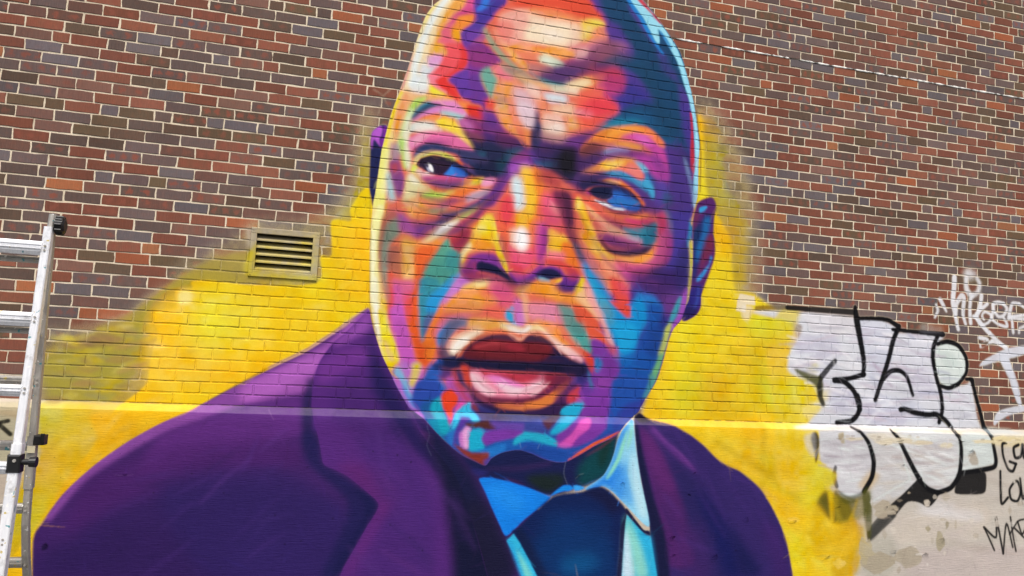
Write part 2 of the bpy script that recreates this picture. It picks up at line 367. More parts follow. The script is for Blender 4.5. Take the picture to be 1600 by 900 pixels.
('s','c6aa20',17,0.35,[3158,596,3243,542,3323,496],[11.6,23.4,9.38]),
('s','f2d640',17.1,0.44,[3440,310,3492,243,3553,163],[21.4,42.9,17.2]),
('s','f2d640',16.7,0.44,[2701,1156,2858,1079,3010,1010],[14.6,29.5,11.9]),
('s','e4b828',17.6,0.35,[3674,379,3807,360,3946,337],[23,46.4,18.7]),
('s','c6aa20',17.3,0.38,[3558,450,3610,389,3670,317],[23.7,47.5,19]),
('s','f0dc70',17.2,0.35,[3226,1021,3313,995,3411,956],[23.2,46.7,18.8]),
('s','f0dc70',17.5,0.37,[3647,549,3722,475,3809,387],[22,44.2,17.7]),
('s','f2d640',16.8,0.44,[2778,1146,2933,1070,3081,1005],[20.9,42.1,17]),
('s','f2d640',17.3,0.35,[3171,1057,3339,1023,3503,997],[19.4,39.3,15.9]),
('p','4a2a6c',5.66,1,[-1423,239,-1439,464,-1392,568,-1309,709,-1161,871,-1006,1000,-844,1107,-709,1177,-679,1193,-637,1220,-443,1344,-229,1470,-46,1574,138,1716,243,1808,312,1862,333,1789,382,1669,525,1472,695,1258,737,1220,782,1177,917,1055,1171,913,1436,841,1557,163,1576,-221,-209,-177,-1403,-87]),
('s','c78ad0',5.95,0.5,[-266,1457,-47,1582,138,1720,251,1817,305,1853],[11.5,15.7,19.9,20.2,24.4]),
('c',[-1423,239,-1439,464,-1392,568,-1309,709,-1161,871,-1006,1000,-844,1107,-709,1177,-679,1193,-637,1220,-443,1344,-229,1470,-46,1574,138,1716,243,1808,312,1862,333,1789,382,1669,525,1472,695,1258,737,1220,782,1177,917,1055,1171,913,1436,841,1557,163,1576,-221,-209,-177,-1403,-87]),
('s','a463b5',17.9,0.6,[-1376,568,-1220,798,-1004,978,-809,1100,-647,1177,-609,1195,-557,1220,-367,1316,-150,1422,108,1594,313,1788],[33.5,54.7,70.2,71.7,90.3,91.9,99.7,129,131,119,105]),
('p','b86fc4',27.4,0.65,[-405,1334,-191,1460,69,1592,233,1783,314,1829,323,1707,224,1620,39,1470,-9,1330,-177,1284,-397,1238]),
('p','70388a',33.2,0.6,[-839,1040,-568,1159,-509,1177,-358,1220,-213,1263,-25,1289,-32,1220,-35,1177,-46,1058,-549,934,-922,819]),
('p','53286f',50.1,0.75,[-1186,781,-661,1007,-43,1020,-69,865,-534,748,-970,602,-1282,427]),
('p','3a2563',64.7,0.9,[-1224,497,-844,710,-282,750,332,597,283,195,-1391,238]),
('p','372868',52,0.7,[-813,747,-218,864,172,675,266,444,131,199,-490,215]),
('p','623287',12,1,[309,1849,322,1799,337,1728,394,1629,476,1470,590,1291,653,1220,675,1194,695,1177,890,1018,63,1002,23,1157,19,1177,12,1220,6,1251,6,1389,36,1510,106,1624,179,1699]),
('p','a866bb',24.1,0.75,[300,1838,332,1799,318,1717,179,1699,162,1667,105,1634]),
('p','7b3f97',27.9,0.8,[108,1594,303,1634,308,1564,115,1494,61,1432]),
('p','53307c',35.8,0.8,[126,1335,359,1404,465,1220,472,1207,330,1177,274,1164,230,1177,96,1215,97,1220]),
('p','27225a',36.7,1,[324,1778,371,1669,476,1470,590,1291,653,1220,675,1194,695,1177,890,1018,766,1016,614,1177,575,1220,530,1269,418,1427,344,1626]),
('p','2c2862',48.6,0.8,[352,1505,489,1430,624,1231,588,1220,471,1188,457,1220,382,1364]),
('s','2b2557',26,0.9,[-9,1389,-24,1270,-20,1220,-17,1177,-12,1117,15,1001],[48.8,58.3,59.1,63.5,67.1,76.6]),
('p','5a2f70',11.8,1,[49,1080,73,993,99,892,239,820,362,733,456,646,327,385,244,206,1043,186,1025,495,796,855,730,1096]),
('p','503078',63,0.6,[186,1024,581,1032,755,695,734,203,359,213,473,538,464,675,218,849]),
('p','642a72',54.9,0.75,[196,888,351,890,539,754,565,656,491,577,363,714,239,820]),
('p','45306f',64.3,0.7,[530,1051,734,1035,857,695,927,396,836,201,684,205,659,596]),
('p','1c2048',53.4,1,[709,1095,825,1068,1036,858,1118,716,1237,493,1360,183,1022,191,979,396,933,645,794,895]),
('p','211f3e',57.8,0.8,[995,645,1188,595,1360,183,1095,190]),
('p','26235a',30.8,0.95,[-28,1078,57,1080,79,974,100,887,240,815,362,729,452,641,405,539,318,386,244,211,130,213,194,368,259,540,249,675,75,828,-18,933]),
('p','1c1f52',19.4,0.85,[303,733,363,719,447,641,395,539,318,386,251,234,204,235,270,386,356,539,369,636]),
('u',),
('c',[179,1699,105,1626,36,1510,6,1389,4,1251,10,1220,19,1177,23,1157,48,1080,73,995,99,891,159,856,239,822,362,730,455,640,396,520,327,385,244,204,221,-10,1266,-49,1217,72,968,756,701,1075,646,1177,627,1220,590,1291,476,1470,392,1629,334,1769,313,1845,253,1784]),
('p','5b2f7c',11.8,1,[-99,1762,406,1917,698,1220,712,1177,788,996,1266,-49,146,-8,-2,982,-26,1177,-32,1220]),
('p','9a5ab0',28.1,0.8,[313,1845,337,1728,260,1683,146,1616,105,1626,198,1720]),
('p','7a3f94',35.8,0.7,[36,1510,264,1622,350,1545,196,1457,46,1371]),
('p','4c2a70',46.2,0.7,[126,1335,438,1427,573,1220,598,1177,614,1153,461,1030,139,1141,137,1177,134,1220]),
('p','642a70',47.1,0.7,[196,888,351,890,559,754,586,636,491,577,363,714,240,811]),
('p','4a2c74',55.4,0.6,[300,1066,622,1033,812,596,762,86,367,98,489,597]),
('p','6a2e78',31,0.5,[455,640,527,636,387,365,301,214,262,215]),
('p','25205a',40.7,0.9,[325,1789,398,1548,614,1231,623,1220,656,1177,875,917,839,836,538,1071,477,1177,455,1220,360,1384]),
('p','191c40',44.9,1,[701,1075,917,917,1057,676,1308,-50,993,-39,929,357,843,755]),
('u',),
('p','3d2d6c',7.03,1,[2212,1254,2276,1220,2403,1195,2471,1177,2473,1176,2594,1117,2696,1048,2799,961,2881,913,2984,874,3079,812,3163,741,3238,642,3325,497,3380,362,3420,191,3449,30,3442,-129,2371,-90,2334,156,2293,505,2231,763,2191,935,2159,1151,2157,1177,2169,1218,2173,1220]),
('c',[2212,1254,2276,1220,2403,1195,2471,1177,2473,1176,2594,1117,2696,1048,2799,961,2881,913,2984,874,3079,812,3163,741,3238,642,3325,497,3380,362,3420,191,3449,30,3442,-129,2371,-90,2334,156,2293,505,2231,763,2191,935,2159,1151,2157,1177,2169,1218,2173,1220]),
('p','552a6c',22.9,1,[2202,1169,2321,1059,2434,886,2518,712,2580,607,2613,503,2655,407,2640,234,2446,238,2347,591,2271,849,2217,1022]),
('p','6b3077',41.3,0.6,[2211,1170,2311,1085,2424,886,2487,747,2400,729,2309,850,2236,1022]),
('p','6a3a86',18.5,0.9,[2250,1203,2299,1180,2301,1177,2398,1087,2498,1009,2600,923,2651,853,2601,879,2480,965,2380,1051,2300,1119,2259,1177]),
('s','7a4a95',9.27,0.8,[2298,1163,2399,1069,2519,983,2621,879],[3.68,7.4,9.3,3.74]),
('p','2c2860',41.9,0.7,[2432,938,2562,870,2704,748,2809,589,2874,413,2921,141,2722,146,2573,503,2527,712]),
('p','1c2160',56.3,1,[2645,747,2767,660,2892,501,2977,324,3022,139,2881,142,2774,414,2689,590]),
('p','1b2058',47.4,0.9,[2891,545,2995,412,3175,188,3125,136,3022,139,2957,324]),
('p','4a2a6a',64.7,0.6,[2613,503,2712,467,2781,145,2584,150]),
('p','46296c',48.3,0.7,[3168,499,3326,453,3416,129,3301,132]),
('p','1c1f48',13.6,1,[2169,1218,2182,1177,2187,1169,2222,1022,2271,849,2325,677,2378,548,2420,418,2458,153,2334,156,2293,505,2231,763,2191,935,2158,1177]),
('p','2a2454',26.6,0.6,[2212,1254,2297,1220,2313,1213,2332,1189,2309,1177,2279,1154,2205,1177,2202,1178,2215,1220]),
('u',),
('s','34245c',14.1,0.24,[-859,337,-733,377,-623,443],[14.2,28.7,11.6]),
('s','34245c',13.8,0.25,[-1071,315,-999,380,-923,440],[11.1,22.3,9.02]),
('s','4a3478',14.9,0.31,[-261,547,-153,566,-49,593],[13.8,27.8,11.2]),
('s','6a4290',14.1,0.19,[-998,828,-903,882,-803,930],[9.36,18.9,7.64]),
('s','4a3478',13.7,0.16,[-1195,445,-1116,523,-1047,619],[8.41,17,6.86]),
('s','34245c',14,0.22,[-1076,730,-924,756,-760,770],[8.84,17.9,7.28]),
('s','5a3a86',14.1,0.22,[-893,217,-745,328,-601,451],[14.2,28.9,11.8]),
('s','5a3a86',14.8,0.16,[-388,436,-250,588,-96,729],[9.3,18.9,7.7]),
('s','5a3a86',14.4,0.34,[-748,681,-631,755,-503,819],[7.32,14.8,6.01]),
('s','4a3478',14.6,0.21,[-610,930,-535,960,-453,983],[9.35,18.8,7.6]),
('s','4a3478',14.2,0.29,[-951,784,-841,806,-734,834],[13.5,27.2,11]),
('s','34245c',14.2,0.27,[-855,504,-687,570,-531,658],[12.2,24.9,10.1]),
('s','5a3a86',14.9,0.33,[-380,821,-328,928,-289,1055],[12.2,24.6,9.9]),
('s','6a4290',15.1,0.31,[-276,954,-200,1030,-122,1104],[14,28.2,11.4]),
('s','6a4290',14.6,0.33,[-589,644,-468,790,-325,914],[10.6,21.6,8.77]),
('s','34245c',13.6,0.15,[-1227,332,-1124,384,-1025,447],[14.1,28.5,11.5]),
('s','34245c',14.6,0.18,[-521,591,-427,699,-314,784],[8.74,17.7,7.16]),
('s','34245c',15,0.16,[-325,857,-200,842,-89,847],[14.7,29.6,12]),
('s','5a3a86',14.8,0.22,[-306,316,-208,406,-92,475],[13.2,26.6,10.8]),
('s','5a3a86',14.2,0.31,[-796,497,-710,577,-622,657],[7.03,14.2,5.74]),
('s','5a3a86',14,0.27,[-1097,588,-951,654,-806,728],[7.33,14.9,6.05]),
('s','4a3478',14.8,0.32,[-302,420,-224,521,-155,637],[7.7,15.6,6.28]),
('s','34245c',14.6,0.3,[-603,820,-494,891,-395,978],[13.6,27.6,11.2]),
('s','4a3478',15,0.26,[-266,774,-205,844,-132,898],[15.1,30.4,12.2]),
('s','5a3a86',14.4,0.15,[-714,611,-581,669,-447,732],[13.1,26.7,10.8]),
('s','34245c',14.2,0.32,[-902,726,-816,764,-725,796],[13.6,27.4,11]),
('s','3c2a66',19.9,0.28,[522,534,680,406,835,282],[19.3,38.9,15.7]),
('s','5c3a80',20.4,0.3,[915,659,1010,497,1088,357],[18.8,37.8,15.1]),
('s','6e3c86',19.8,0.32,[402,898,471,813,540,728],[10.6,21.2,8.5]),
('s','6e3c86',20.1,0.21,[473,1214,498,1177,592,1048,698,900],[13.4,17.1,27.7,11.1]),
('s','3c2a66',20.4,0.2,[916,550,1008,441,1087,351],[13.9,27.9,11.2]),
('s','44286a',20,0.27,[575,952,629,816,703,654],[11.5,22.9,9.18]),
('s','44286a',20.5,0.32,[911,736,957,659,999,587],[17.2,34.4,13.8]),
('s','5c3a80',19.8,0.25,[320,1176,383,1117,455,1047],[8.48,17,6.83]),
('s','44286a',19.7,0.33,[275,1055,348,983,415,919],[17.5,35.1,14.1]),
('s','6e3c86',19.7,0.31,[486,368,640,278,791,193],[14.1,28.5,11.5]),
('s','6e3c86',19.9,0.21,[449,895,548,821,656,736],[10.9,21.9,8.82]),
('s','5c3a80',19.8,0.33,[418,1103,462,940,510,773],[14.6,29.2,11.6]),
('s','3c2a66',19.9,0.27,[679,434,772,288,845,168],[13.4,27,10.8]),
('s','5c3a80',20.4,0.16,[730,1021,807,900,871,797],[13,26.1,10.5]),
('s','5c3a80',20.4,0.28,[720,828,889,678,1045,545],[18.5,37.4,15.1]),
('s','6e3c86',20.3,0.2,[613,1221,635,1177,669,1118,720,1027],[16.8,25,34.5,13.8]),
('s','44286a',20,0.19,[699,320,792,287,897,239],[17.1,34.3,13.8]),
('s','5c3a80',19.4,0.36,[283,390,428,265,592,116],[15.9,32.1,12.9]),
('s','5c3a80',19.9,0.21,[494,664,636,520,777,377],[8.76,17.7,7.11]),
('s','5c3a80',19.8,0.2,[406,803,556,678,706,555],[11.9,23.9,9.66]),
('s','3c2a66',20.4,0.21,[925,610,970,509,1005,421],[19.7,39.3,15.7]),
('s','44286a',19.9,0.32,[456,1136,476,969,503,795],[10.4,20.7,8.27]),
('s','2a2460',18.3,0.22,[2419,645,2477,550,2529,463],[15.3,30.7,12.3]),
('s','2a2460',18.6,0.29,[2567,671,2684,464,2793,266],[15.9,32,12.8]),
('s','4a3078',19.3,0.27,[3193,557,3227,435,3278,290],[11.3,22.6,9.04]),
('s','2a2460',18.9,0.33,[2733,884,2791,789,2857,686],[10.8,21.7,8.68]),
('s','4a3078',18.3,0.15,[2474,503,2543,330,2620,146],[18.1,36.2,14.5]),
('s','2a2460',18.3,0.33,[2381,646,2458,512,2528,387],[18.2,36.5,14.6]),
('s','5a3a86',18.7,0.24,[2637,769,2756,596,2883,412],[15.4,30.9,12.4]),
('s','5a3a86',18.7,0.24,[2444,1191,2448,1177,2568,1012,2703,827],[16.7,18.8,34.7,14]),
('s','5a3a86',18.8,0.15,[2704,896,2780,731,2884,531],[16.4,32.9,13.2]),
('s','5a3a86',18.5,0.26,[2503,425,2658,363,2806,311],[18.2,36.7,14.8]),
('s','4a3078',18.5,0.28,[2411,1187,2409,1177,2432,1042,2477,872],[13.6,15.2,28.2,11.3]),
('s','5a3a86',19.3,0.16,[3075,776,3132,702,3199,613],[15,30.1,12.1]),
('s','4a3078',18.8,0.22,[2631,839,2778,668,2932,487],[18.5,37.3,15]),
('s','2a2460',18.8,0.28,[2805,620,2847,501,2893,377],[13.3,26.5,10.6]),
('s','2a2460',18.9,0.18,[2858,739,2881,618,2913,486],[14.1,28.1,11.2]),
('s','2a2460',18.7,0.31,[2595,903,2678,796,2770,678],[10.6,21.2,8.51]),
('s','5a3a86',19.3,0.28,[2864,879,3081,775,3300,670],[13.4,27.1,11]),
('s','4a3078',19.2,0.28,[2991,761,3103,616,3208,482],[10.3,20.7,8.32]),
('s','5a3a86',18.4,0.35,[2394,708,2463,636,2537,559],[14.4,28.9,11.6]),
('s','5a3a86',19.3,0.18,[3143,616,3250,442,3347,280],[19.9,39.8,16]),
('s','2a2460',18.4,0.22,[2471,581,2601,398,2718,230],[14.3,28.7,11.5]),
('s','5a3a86',19.1,0.19,[2833,871,2968,704,3133,498],[13.8,27.8,11.2]),
('p','1d2455',17.3,1,[956,967,1034,1074,1292,1080,1557,1086,1827,1151,1920,1137,2050,1174,2022,932,1961,821,1844,761,1736,727,1558,684,1344,750,1100,814,1029,870]),
('p','1f2f2a',25.8,0.9,[1410,825,1640,843,1661,776,1557,718,1448,767]),
('p','0b4a52',31,1,[1765,895,1888,1016,2014,1122,2021,950,1951,829,1825,769,1770,777]),
('p','12362f',22.3,0.7,[1899,982,1959,1086,1997,1069,1966,932,1921,880]),
('s','3e2a5e',17,0.7,[1131,871,1346,874,1565,909],[16.7,34,25.9]),
('s','4a2a5a',12.7,0.8,[1254,807,1325,787,1387,767],[8.42,20.3,8.49]),
('p','38347c',16.6,0.7,[1029,870,1149,847,1099,822,1065,830]),
('p','1483ea',4.21,1,[1088,797,1100,810,1151,813,1237,798,1396,758,1558,699,1580,689,1543,643,1457,585,1398,541,1340,484,1282,444,1235,521,1178,627,1130,724]),
('s','0f6fd0',8.34,0.6,[1137,753,1163,751,1188,753],[3.33,8.34,3.34]),
('p','2a93f2',37.8,0.5,[1136,773,1310,733,1401,651,1335,594,1210,676]),
('p','1a8df0',4.33,1,[1567,689,1610,730,1662,764,1707,767,1735,748,1708,731,1655,726,1602,705]),
('p','3fa0f5',4.37,1,[1734,764,1779,765,1817,748,1781,731,1745,731]),
('p','8fd2f5',4.49,1,[2148,1213,2163,1201,2156,1177,2159,1151,2185,978,2220,806,2248,703,2292,540,2289,488,2225,531,2098,651,2011,728,1936,761,1882,727,1817,744,1897,795,1951,838,1994,915,2019,984,2040,1070,2070,1140,2101,1177]),
('c',[2148,1213,2163,1201,2156,1177,2159,1151,2185,978,2220,806,2248,703,2292,540,2289,488,2225,531,2098,651,2011,728,1936,761,1882,727,1817,744,1897,795,1951,838,1994,915,2019,984,2040,1070,2070,1140,2101,1177]),
('p','2d86e8',26.8,1,[2150,1217,2099,1177,2070,1140,2035,1070,2019,984,1977,872,1897,795,1817,744,1882,719,1954,761,2030,719,2088,668,2102,805,2059,942,2073,1045,2117,1150,2123,1177]),
('p','4f9cf0',40.4,0.8,[2025,838,2115,942,2158,805,2184,634,2108,651,2030,719]),
('s','8fe0b8',11.2,0.95,[2108,1132,2083,1045,2049,941,2006,864,1970,812],[9.06,23.5,26.9,23.2,10.7]),
('s','8fdcc0',13.6,0.9,[2142,1185,2139,1177,2137,1124,2125,1063,2113,1011],[12.3,14.8,27.2,27.2,9.04]),
('p','b8e8f8',27.1,0.9,[2160,1012,2193,892,2247,720,2282,548,2224,566,2171,720,2146,891]),
('s','a8e0e8',13.5,0.8,[2142,977,2137,857,2170,737],[3.62,14.4,9.01]),
('s','2b8af2',8.81,0.6,[2143,1213,2145,1193],[26.5,31.6]),
('u',),
('p','122a5e',8.67,1,[1580,689,1664,714,1799,731,1936,761,2031,702,2128,600,2123,490,2103,287,2099,162,1512,176,1418,316,1324,464,1357,488,1457,585]),
('c',[1580,689,1664,714,1799,731,1936,761,2031,702,2128,600,2123,490,2103,287,2099,162,1512,176,1418,316,1324,464,1357,488,1457,585]),
('p','0b3c70',69,0.85,[1542,462,1763,526,2023,423,2052,163,1600,174,1469,348]),
('p','0d5888',51.9,0.85,[1683,295,1862,325,1938,257,1868,201,1688,197]),
('p','0b3a70',43.4,0.6,[1580,593,1851,592,2038,524,1766,459,1541,494]),
('p','1c1d45',31,0.8,[1799,727,1936,757,2031,694,2119,600,2036,566,1940,651]),
('p','14265a',39.9,0.8,[2036,575,2120,574,2108,166,2071,167]),
('p','16244a',25.3,0.8,[1341,480,1411,463,1583,179,1504,181]),
('u',),
('pp','38b6e6',4.19,1,[1335,456,1292,411,1349,318,1408,179,1512,176,1455,275,1379,398]),
('p','7fd8c8',16.8,0.9,[1356,358,1402,300,1468,202,1477,181,1425,183,1386,268]),
('p','2aa0de',12.5,0.8,[1297,415,1328,399,1405,227,1416,183,1399,183]),
('p','1a1d48',4.48,1,[2128,617,2187,549,2266,454,2288,369,2219,455,2119,591]),
('pp','39b3dc',4.47,1,[2125,574,2149,566,2218,489,2266,446,2305,437,2339,283,2367,155,2103,162,2106,338,2115,473]),
('p','c8e6f8',26.6,0.95,[2115,473,2148,455,2171,354,2192,164,2106,166,2109,338]),
('p','8fd8c4',31.2,0.9,[2125,566,2190,455,2252,335,2296,161,2211,163,2167,337,2124,481]),
('p','2ea9de',26.9,0.8,[2228,455,2305,428,2353,160,2324,160,2281,301]),
('p','231f48',4.49,1,[2109,609,2158,574,2246,480,2299,467,2305,433,2257,450,2178,523,2120,583]),
('p','1d2048',4.43,0.95,[2086,490,2124,583,2118,507,2112,338,2103,162,2071,162,2083,338]),
('p','232a5c',5.01,1,[301,3062,342,3072,357,3027,342,2879,317,2756,307,2535,287,2533,263,2649,256,2817,251,2953,259,3014]),
('p','b05fc8',6.29,1,[301,3058,323,3048,318,2996,307,2977,314,2935,323,2915,297,2942,270,2964,263,2895,253,2953,259,3014]),
('p','7a2f9a',6.31,1,[326,3057,348,3064,348,3017,335,2929,323,2915,312,2961,326,2997]),
('p','5c2a6e',5.89,1,[2621,2791,2667,2820,2734,2839,2767,2783,2754,2691,2752,2567,2769,2464,2753,2350,2705,2224,2667,2119,2664,2026,2630,1968,2555,1922,2515,1924,2518,1998,2566,2065,2590,2281,2589,2486,2580,2626,2602,2751]),
('c',[2621,2791,2667,2820,2734,2839,2767,2783,2754,2691,2752,2567,2769,2464,2753,2350,2705,2224,2667,2119,2664,2026,2630,1968,2555,1922,2515,1924,2518,1998,2566,2065,2590,2281,2589,2486,2580,2626,2602,2751]),
('p','2a2f70',19.7,1,[2602,2581,2671,2682,2722,2716,2715,2611,2678,2438,2631,2284,2593,2188,2577,2391,2583,2523]),
('p','1f6da6',19.7,0.95,[2671,2664,2723,2697,2715,2592,2687,2495,2648,2397,2619,2339,2615,2470,2654,2558]),
('p','1a3b6a',19.7,0.9,[2591,2580,2642,2623,2644,2557,2615,2470,2596,2412]),
('p','3a9ad6',5.95,1,[2633,2750,2679,2769,2695,2761,2670,2730,2634,2712]),
('p','7a3550',19.7,0.8,[2597,2723,2629,2707,2610,2639,2591,2590]),
('p','7a2f4c',24.7,0.9,[2696,2533,2747,2566,2760,2464,2720,2404,2681,2344,2642,2266,2659,2380]),
('p','3b8fd0',9.82,1,[2731,2404,2744,2387,2703,2289,2653,2220,2623,2209,2632,2237,2682,2297,2722,2347]),
('p','2e2c80',24.2,0.95,[2574,2149,2654,2192,2686,2157,2659,2026,2560,1927,2520,1924,2527,2017]),
('s','4a68b8',14.6,0.7,[2645,2173,2633,2061,2589,1984],[9.76,15.6,9.67]),
('p','28205a',19.3,0.8,[2537,2017,2618,2023,2640,1978,2560,1927,2520,1929]),
('u',),
('s','2a1a3c',3.96,0.7,[2621,2791,2667,2820,2734,2839,2767,2783,2754,2691,2752,2567,2769,2464,2753,2350,2705,2224,2667,2119],[4.95,4.97,5,5,4.98,4.97,4.96,4.94,4.91,4.88]),
('c',[648,3981,607,3938,563,3867,538,3791,513,3698,490,3596,463,3477,436,3376,405,3267,374,3158,349,3026,328,2903,317,2756,306,2619,295,2534,291,2407,295,2241,308,2034,322,1887,341,1790,372,1685,412,1581,467,1478,523,1374,613,1239,642,1220,703,1180,705,1177,781,1101,869,1022,956,958,1043,919,1121,891,1161,937,1232,975,1340,994,1429,974,1519,938,1610,918,1690,928,1878,1033,2024,1100,2091,1177,2112,1192,2154,1220,2169,1235,2207,1267,2243,1334,2280,1398,2335,1489,2380,1626,2415,1763,2452,1856,2510,1924,2547,2036,2573,2177,2590,2299,2589,2486,2580,2626,2596,2760,2614,2867,2613,3058,2619,3222,2599,3345,2575,3467,2551,3571,2505,3720,2447,3887,2371,3992,2296,4078,2211,4171,2127,4244,2002,4329,1605,4381,1134,4301,824,4150]),
('p','e0705a',2.24,1,[648,3981,607,3938,563,3867,538,3791,513,3698,490,3596,463,3477,436,3376,405,3267,374,3158,349,3026,328,2903,317,2756,306,2619,295,2534,291,2407,295,2241,308,2034,322,1887,341,1790,372,1685,412,1581,467,1478,523,1374,613,1239,642,1220,703,1180,705,1177,781,1101,869,1022,956,958,1043,919,1121,891,1161,937,1232,975,1340,994,1429,974,1519,938,1610,918,1690,928,1878,1033,2024,1100,2091,1177,2112,1192,2154,1220,2169,1235,2207,1267,2243,1334,2280,1398,2335,1489,2380,1626,2415,1763,2452,1856,2510,1924,2547,2036,2573,2177,2590,2299,2589,2486,2580,2626,2596,2760,2614,2867,2613,3058,2619,3222,2599,3345,2575,3467,2551,3571,2505,3720,2447,3887,2371,3992,2296,4078,2211,4171,2127,4244,2002,4329,1605,4381,1134,4301,824,4150]),
('p','4a3c88',47.6,1,[1895,4494,2722,4653,2717,2878,2690,2028,2281,1220,2257,1195,2217,1177,1747,886,1681,1177,1685,1220,1646,1392,1861,1795,1989,2161,2180,2244,2374,2374,2338,2697,2192,3292,1930,3634]),
('p','30509c',36.9,1,[573,1229,437,1448,769,1400,1117,1288,1744,1266,2264,1282,2184,1220,2106,1177,1702,865,1048,838,636,1177]),
('p','4a2f6c',36.2,1,[879,3187,1108,3083,1478,3016,1806,3102,1724,2771,1483,2903,1210,2850,859,2766]),
('p','5a3a80',38.2,1,[1671,2902,1807,3079,2348,3169,2464,2709,2164,2679,1963,2797]),
('p','f0d890',33.6,1,[524,4004,697,4035,555,3518,414,3060,367,2499,408,1876,511,1553,390,1547,247,1866,237,2612,320,3220]),
('p','174a6e',24.3,1,[1633,4396,2097,4484,2638,3838,2649,3448,2063,3275,1805,3334,1934,3540,1832,3620,1789,3726,2019,3887,1874,4026,1772,4124,1654,4141]),
('p','584092',29.1,0.95,[1651,4217,1767,4238,1811,4130,1874,4045,1954,4020,1976,3976,2061,3845,1962,3811,1860,3909,1818,3959,1855,4013,1794,4060,1675,4116]),
('p','55408f',28.9,1,[1755,3608,1790,3708,1966,3716,2057,3691,2159,3630,2234,3526,2246,3461,2067,3426,1961,3355,1808,3279,1708,3358,1797,3520]),
('p','39398a',38.8,0.8,[1990,3605,2151,3581,2245,3489,2198,3387,1998,3398,1916,3481]),
('p','174a6e',39,1,[2037,3422,2235,3488,2441,3439,2448,3229,2104,3242,1982,3302]),
('p','573f90',24.9,0.9,[2252,3885,2314,3866,2357,3795,2400,3743,2434,3671,2530,3568,2576,3419,2483,3407,2448,3556,2423,3669,2308,3729,2285,3803]),
('p','5c4a9c',19.8,0.8,[2007,4194,2090,4131,2154,4054,2218,3967,2261,3916,2219,3929,2135,4022,2051,4114]),
('p','174a6e',29.9,0.5,[2283,3852,2346,3832,2410,3745,2360,3698,2288,3707]),
('p','5b4494',39,0.9,[1941,3846,2070,3857,2052,3806,1963,3792]),
('p','1d4f72',38.7,0.9,[1827,3751,1923,3795,2013,3790,2005,3731,1887,3723]),
('p','2484cc',7.93,1,[1975,4256,2046,4230,2110,4153,2174,4057,2228,3969,2282,3900,2314,3861,2293,3863,2230,3930,2166,4007,2101,4103,2028,4188]),
('p','97dcf6',5.99,1,[2004,4281,2106,4260,2169,4203,2232,4145,2296,4078,2339,4026,2404,3939,2460,3830,2505,3720,2551,3571,2576,3429,2555,3426,2520,3557,2475,3677,2418,3824,2353,3921,2277,4026,2256,4042,2269,3985,2270,3937,2239,3951,2196,4022,2131,4118,2047,4211]),
('p','1f7cc0',7.5,0.9,[2267,4044,2320,3994,2374,3915,2353,3921,2289,3998]),
('p','c94f5e',5.98,1,[2106,4260,2148,4228,2201,4169,2253,4139,2291,4087,2265,4092,2212,4142,2159,4182,2086,4237]),
('s','4f2440',5.01,0.95,[2137,4236,2211,4171,2296,4078,2382,3984,2458,3879,2504,3739],[5.97,7.98,10,14.1,10.1,8.05]),
('p','f3d9a8',17.4,1,[647,3999,769,4021,705,3901,668,3795,640,3683,620,3581,609,3473,598,3365,501,3281,402,3249,367,3140,400,3266,436,3376,490,3596,538,3791,563,3867,607,3938]),
('p','f0a24e',17.7,1,[760,4019,875,4040,809,3937,761,3847,713,3766,674,3688,670,3607,603,3578,622,3680,650,3801,696,3917]),
('s','e6f4f2',13.1,0.95,[699,4008,635,3906,589,3800,552,3695,524,3593,505,3492,509,3422,487,3366],[26.7,35.4,38.6,38.4,40,43.2,46.6,34.4]),
('s','f5e27a',8.8,0.9,[632,3960,580,3879,550,3793],[12.4,14.1,15.8]),
('s','f6e6a8',8.7,0.6,[543,3774,511,3662,488,3552],[14,17.4,15.6]),
('s','d86b90',12.9,0.9,[485,3604,466,3504,439,3394,415,3303],[12.1,22.4,25.7,22.2]),
('p','d4578a',17.9,1,[840,4034,911,4046,889,3960,820,3911,761,3847,713,3766,680,3734,669,3768,742,3880,808,3955]),
('p','b83d80',17.9,0.7,[861,3964,898,3961,864,3919,777,3877,727,3841,750,3899,818,3938]),
('p','ef8b3a',13.4,1,[777,3886,873,3911,877,3848,826,3812,810,3773,796,3708,734,3716,730,3778,763,3829]),
('p','f2a62a',13.3,1,[730,3783,809,3796,805,3714,751,3728]),
('p','e4687e',17.7,0.95,[663,3722,703,3792,738,3798,742,3726,805,3709,710,3676,640,3674]),
('p','eaa85c',17.6,0.8,[606,3659,675,3679,703,3639,671,3598,602,3587]),
('p','d79bd0',17.5,0.9,[590,3576,671,3602,694,3575,675,3536,608,3490,589,3523]),
('p','cfe0ee',17.4,0.8,[554,3526,607,3499,675,3536,660,3498,628,3449,569,3422,541,3462]),
('p','ea5b62',13.2,1,[710,3680,832,3700,867,3638,851,3527,749,3458,698,3433,612,3420,610,3455,675,3536,689,3583,713,3631]),
('p','de3f3e',13.3,0.95,[797,3694,842,3688,864,3637,858,3555,799,3501,741,3448,723,3463,780,3525,811,3611]),
('p','f0b070',13.2,0.7,[682,3636,712,3640,714,3605,688,3601]),
('p','f07f90',13.1,1,[597,3453,697,3450,665,3410,738,3350,730,3331,650,3364,605,3401]),
('p','e23c38',11,1,[647,3416,714,3462,734,3420,797,3394,820,3299,794,3287,740,3314,738,3350,684,3377]),
('p','f0a45a',21.7,0.9,[506,3334,582,3354,669,3340,740,3323,794,3287,690,3281,569,3282,502,3272]),
('p','f6e03c',13.1,0.9,[606,3384,650,3364,722,3330,653,3320,613,3341]),
('p','dcecf0',17.3,0.8,[509,3422,594,3435,603,3357,585,3310,517,3300,481,3330]),
('p','5b3f9a',13.5,1,[901,4063,1090,4097,1103,4016,1034,3939,975,3856,943,3786,893,3724,851,3672,819,3702,801,3781,868,3847,901,3907,880,3949]),
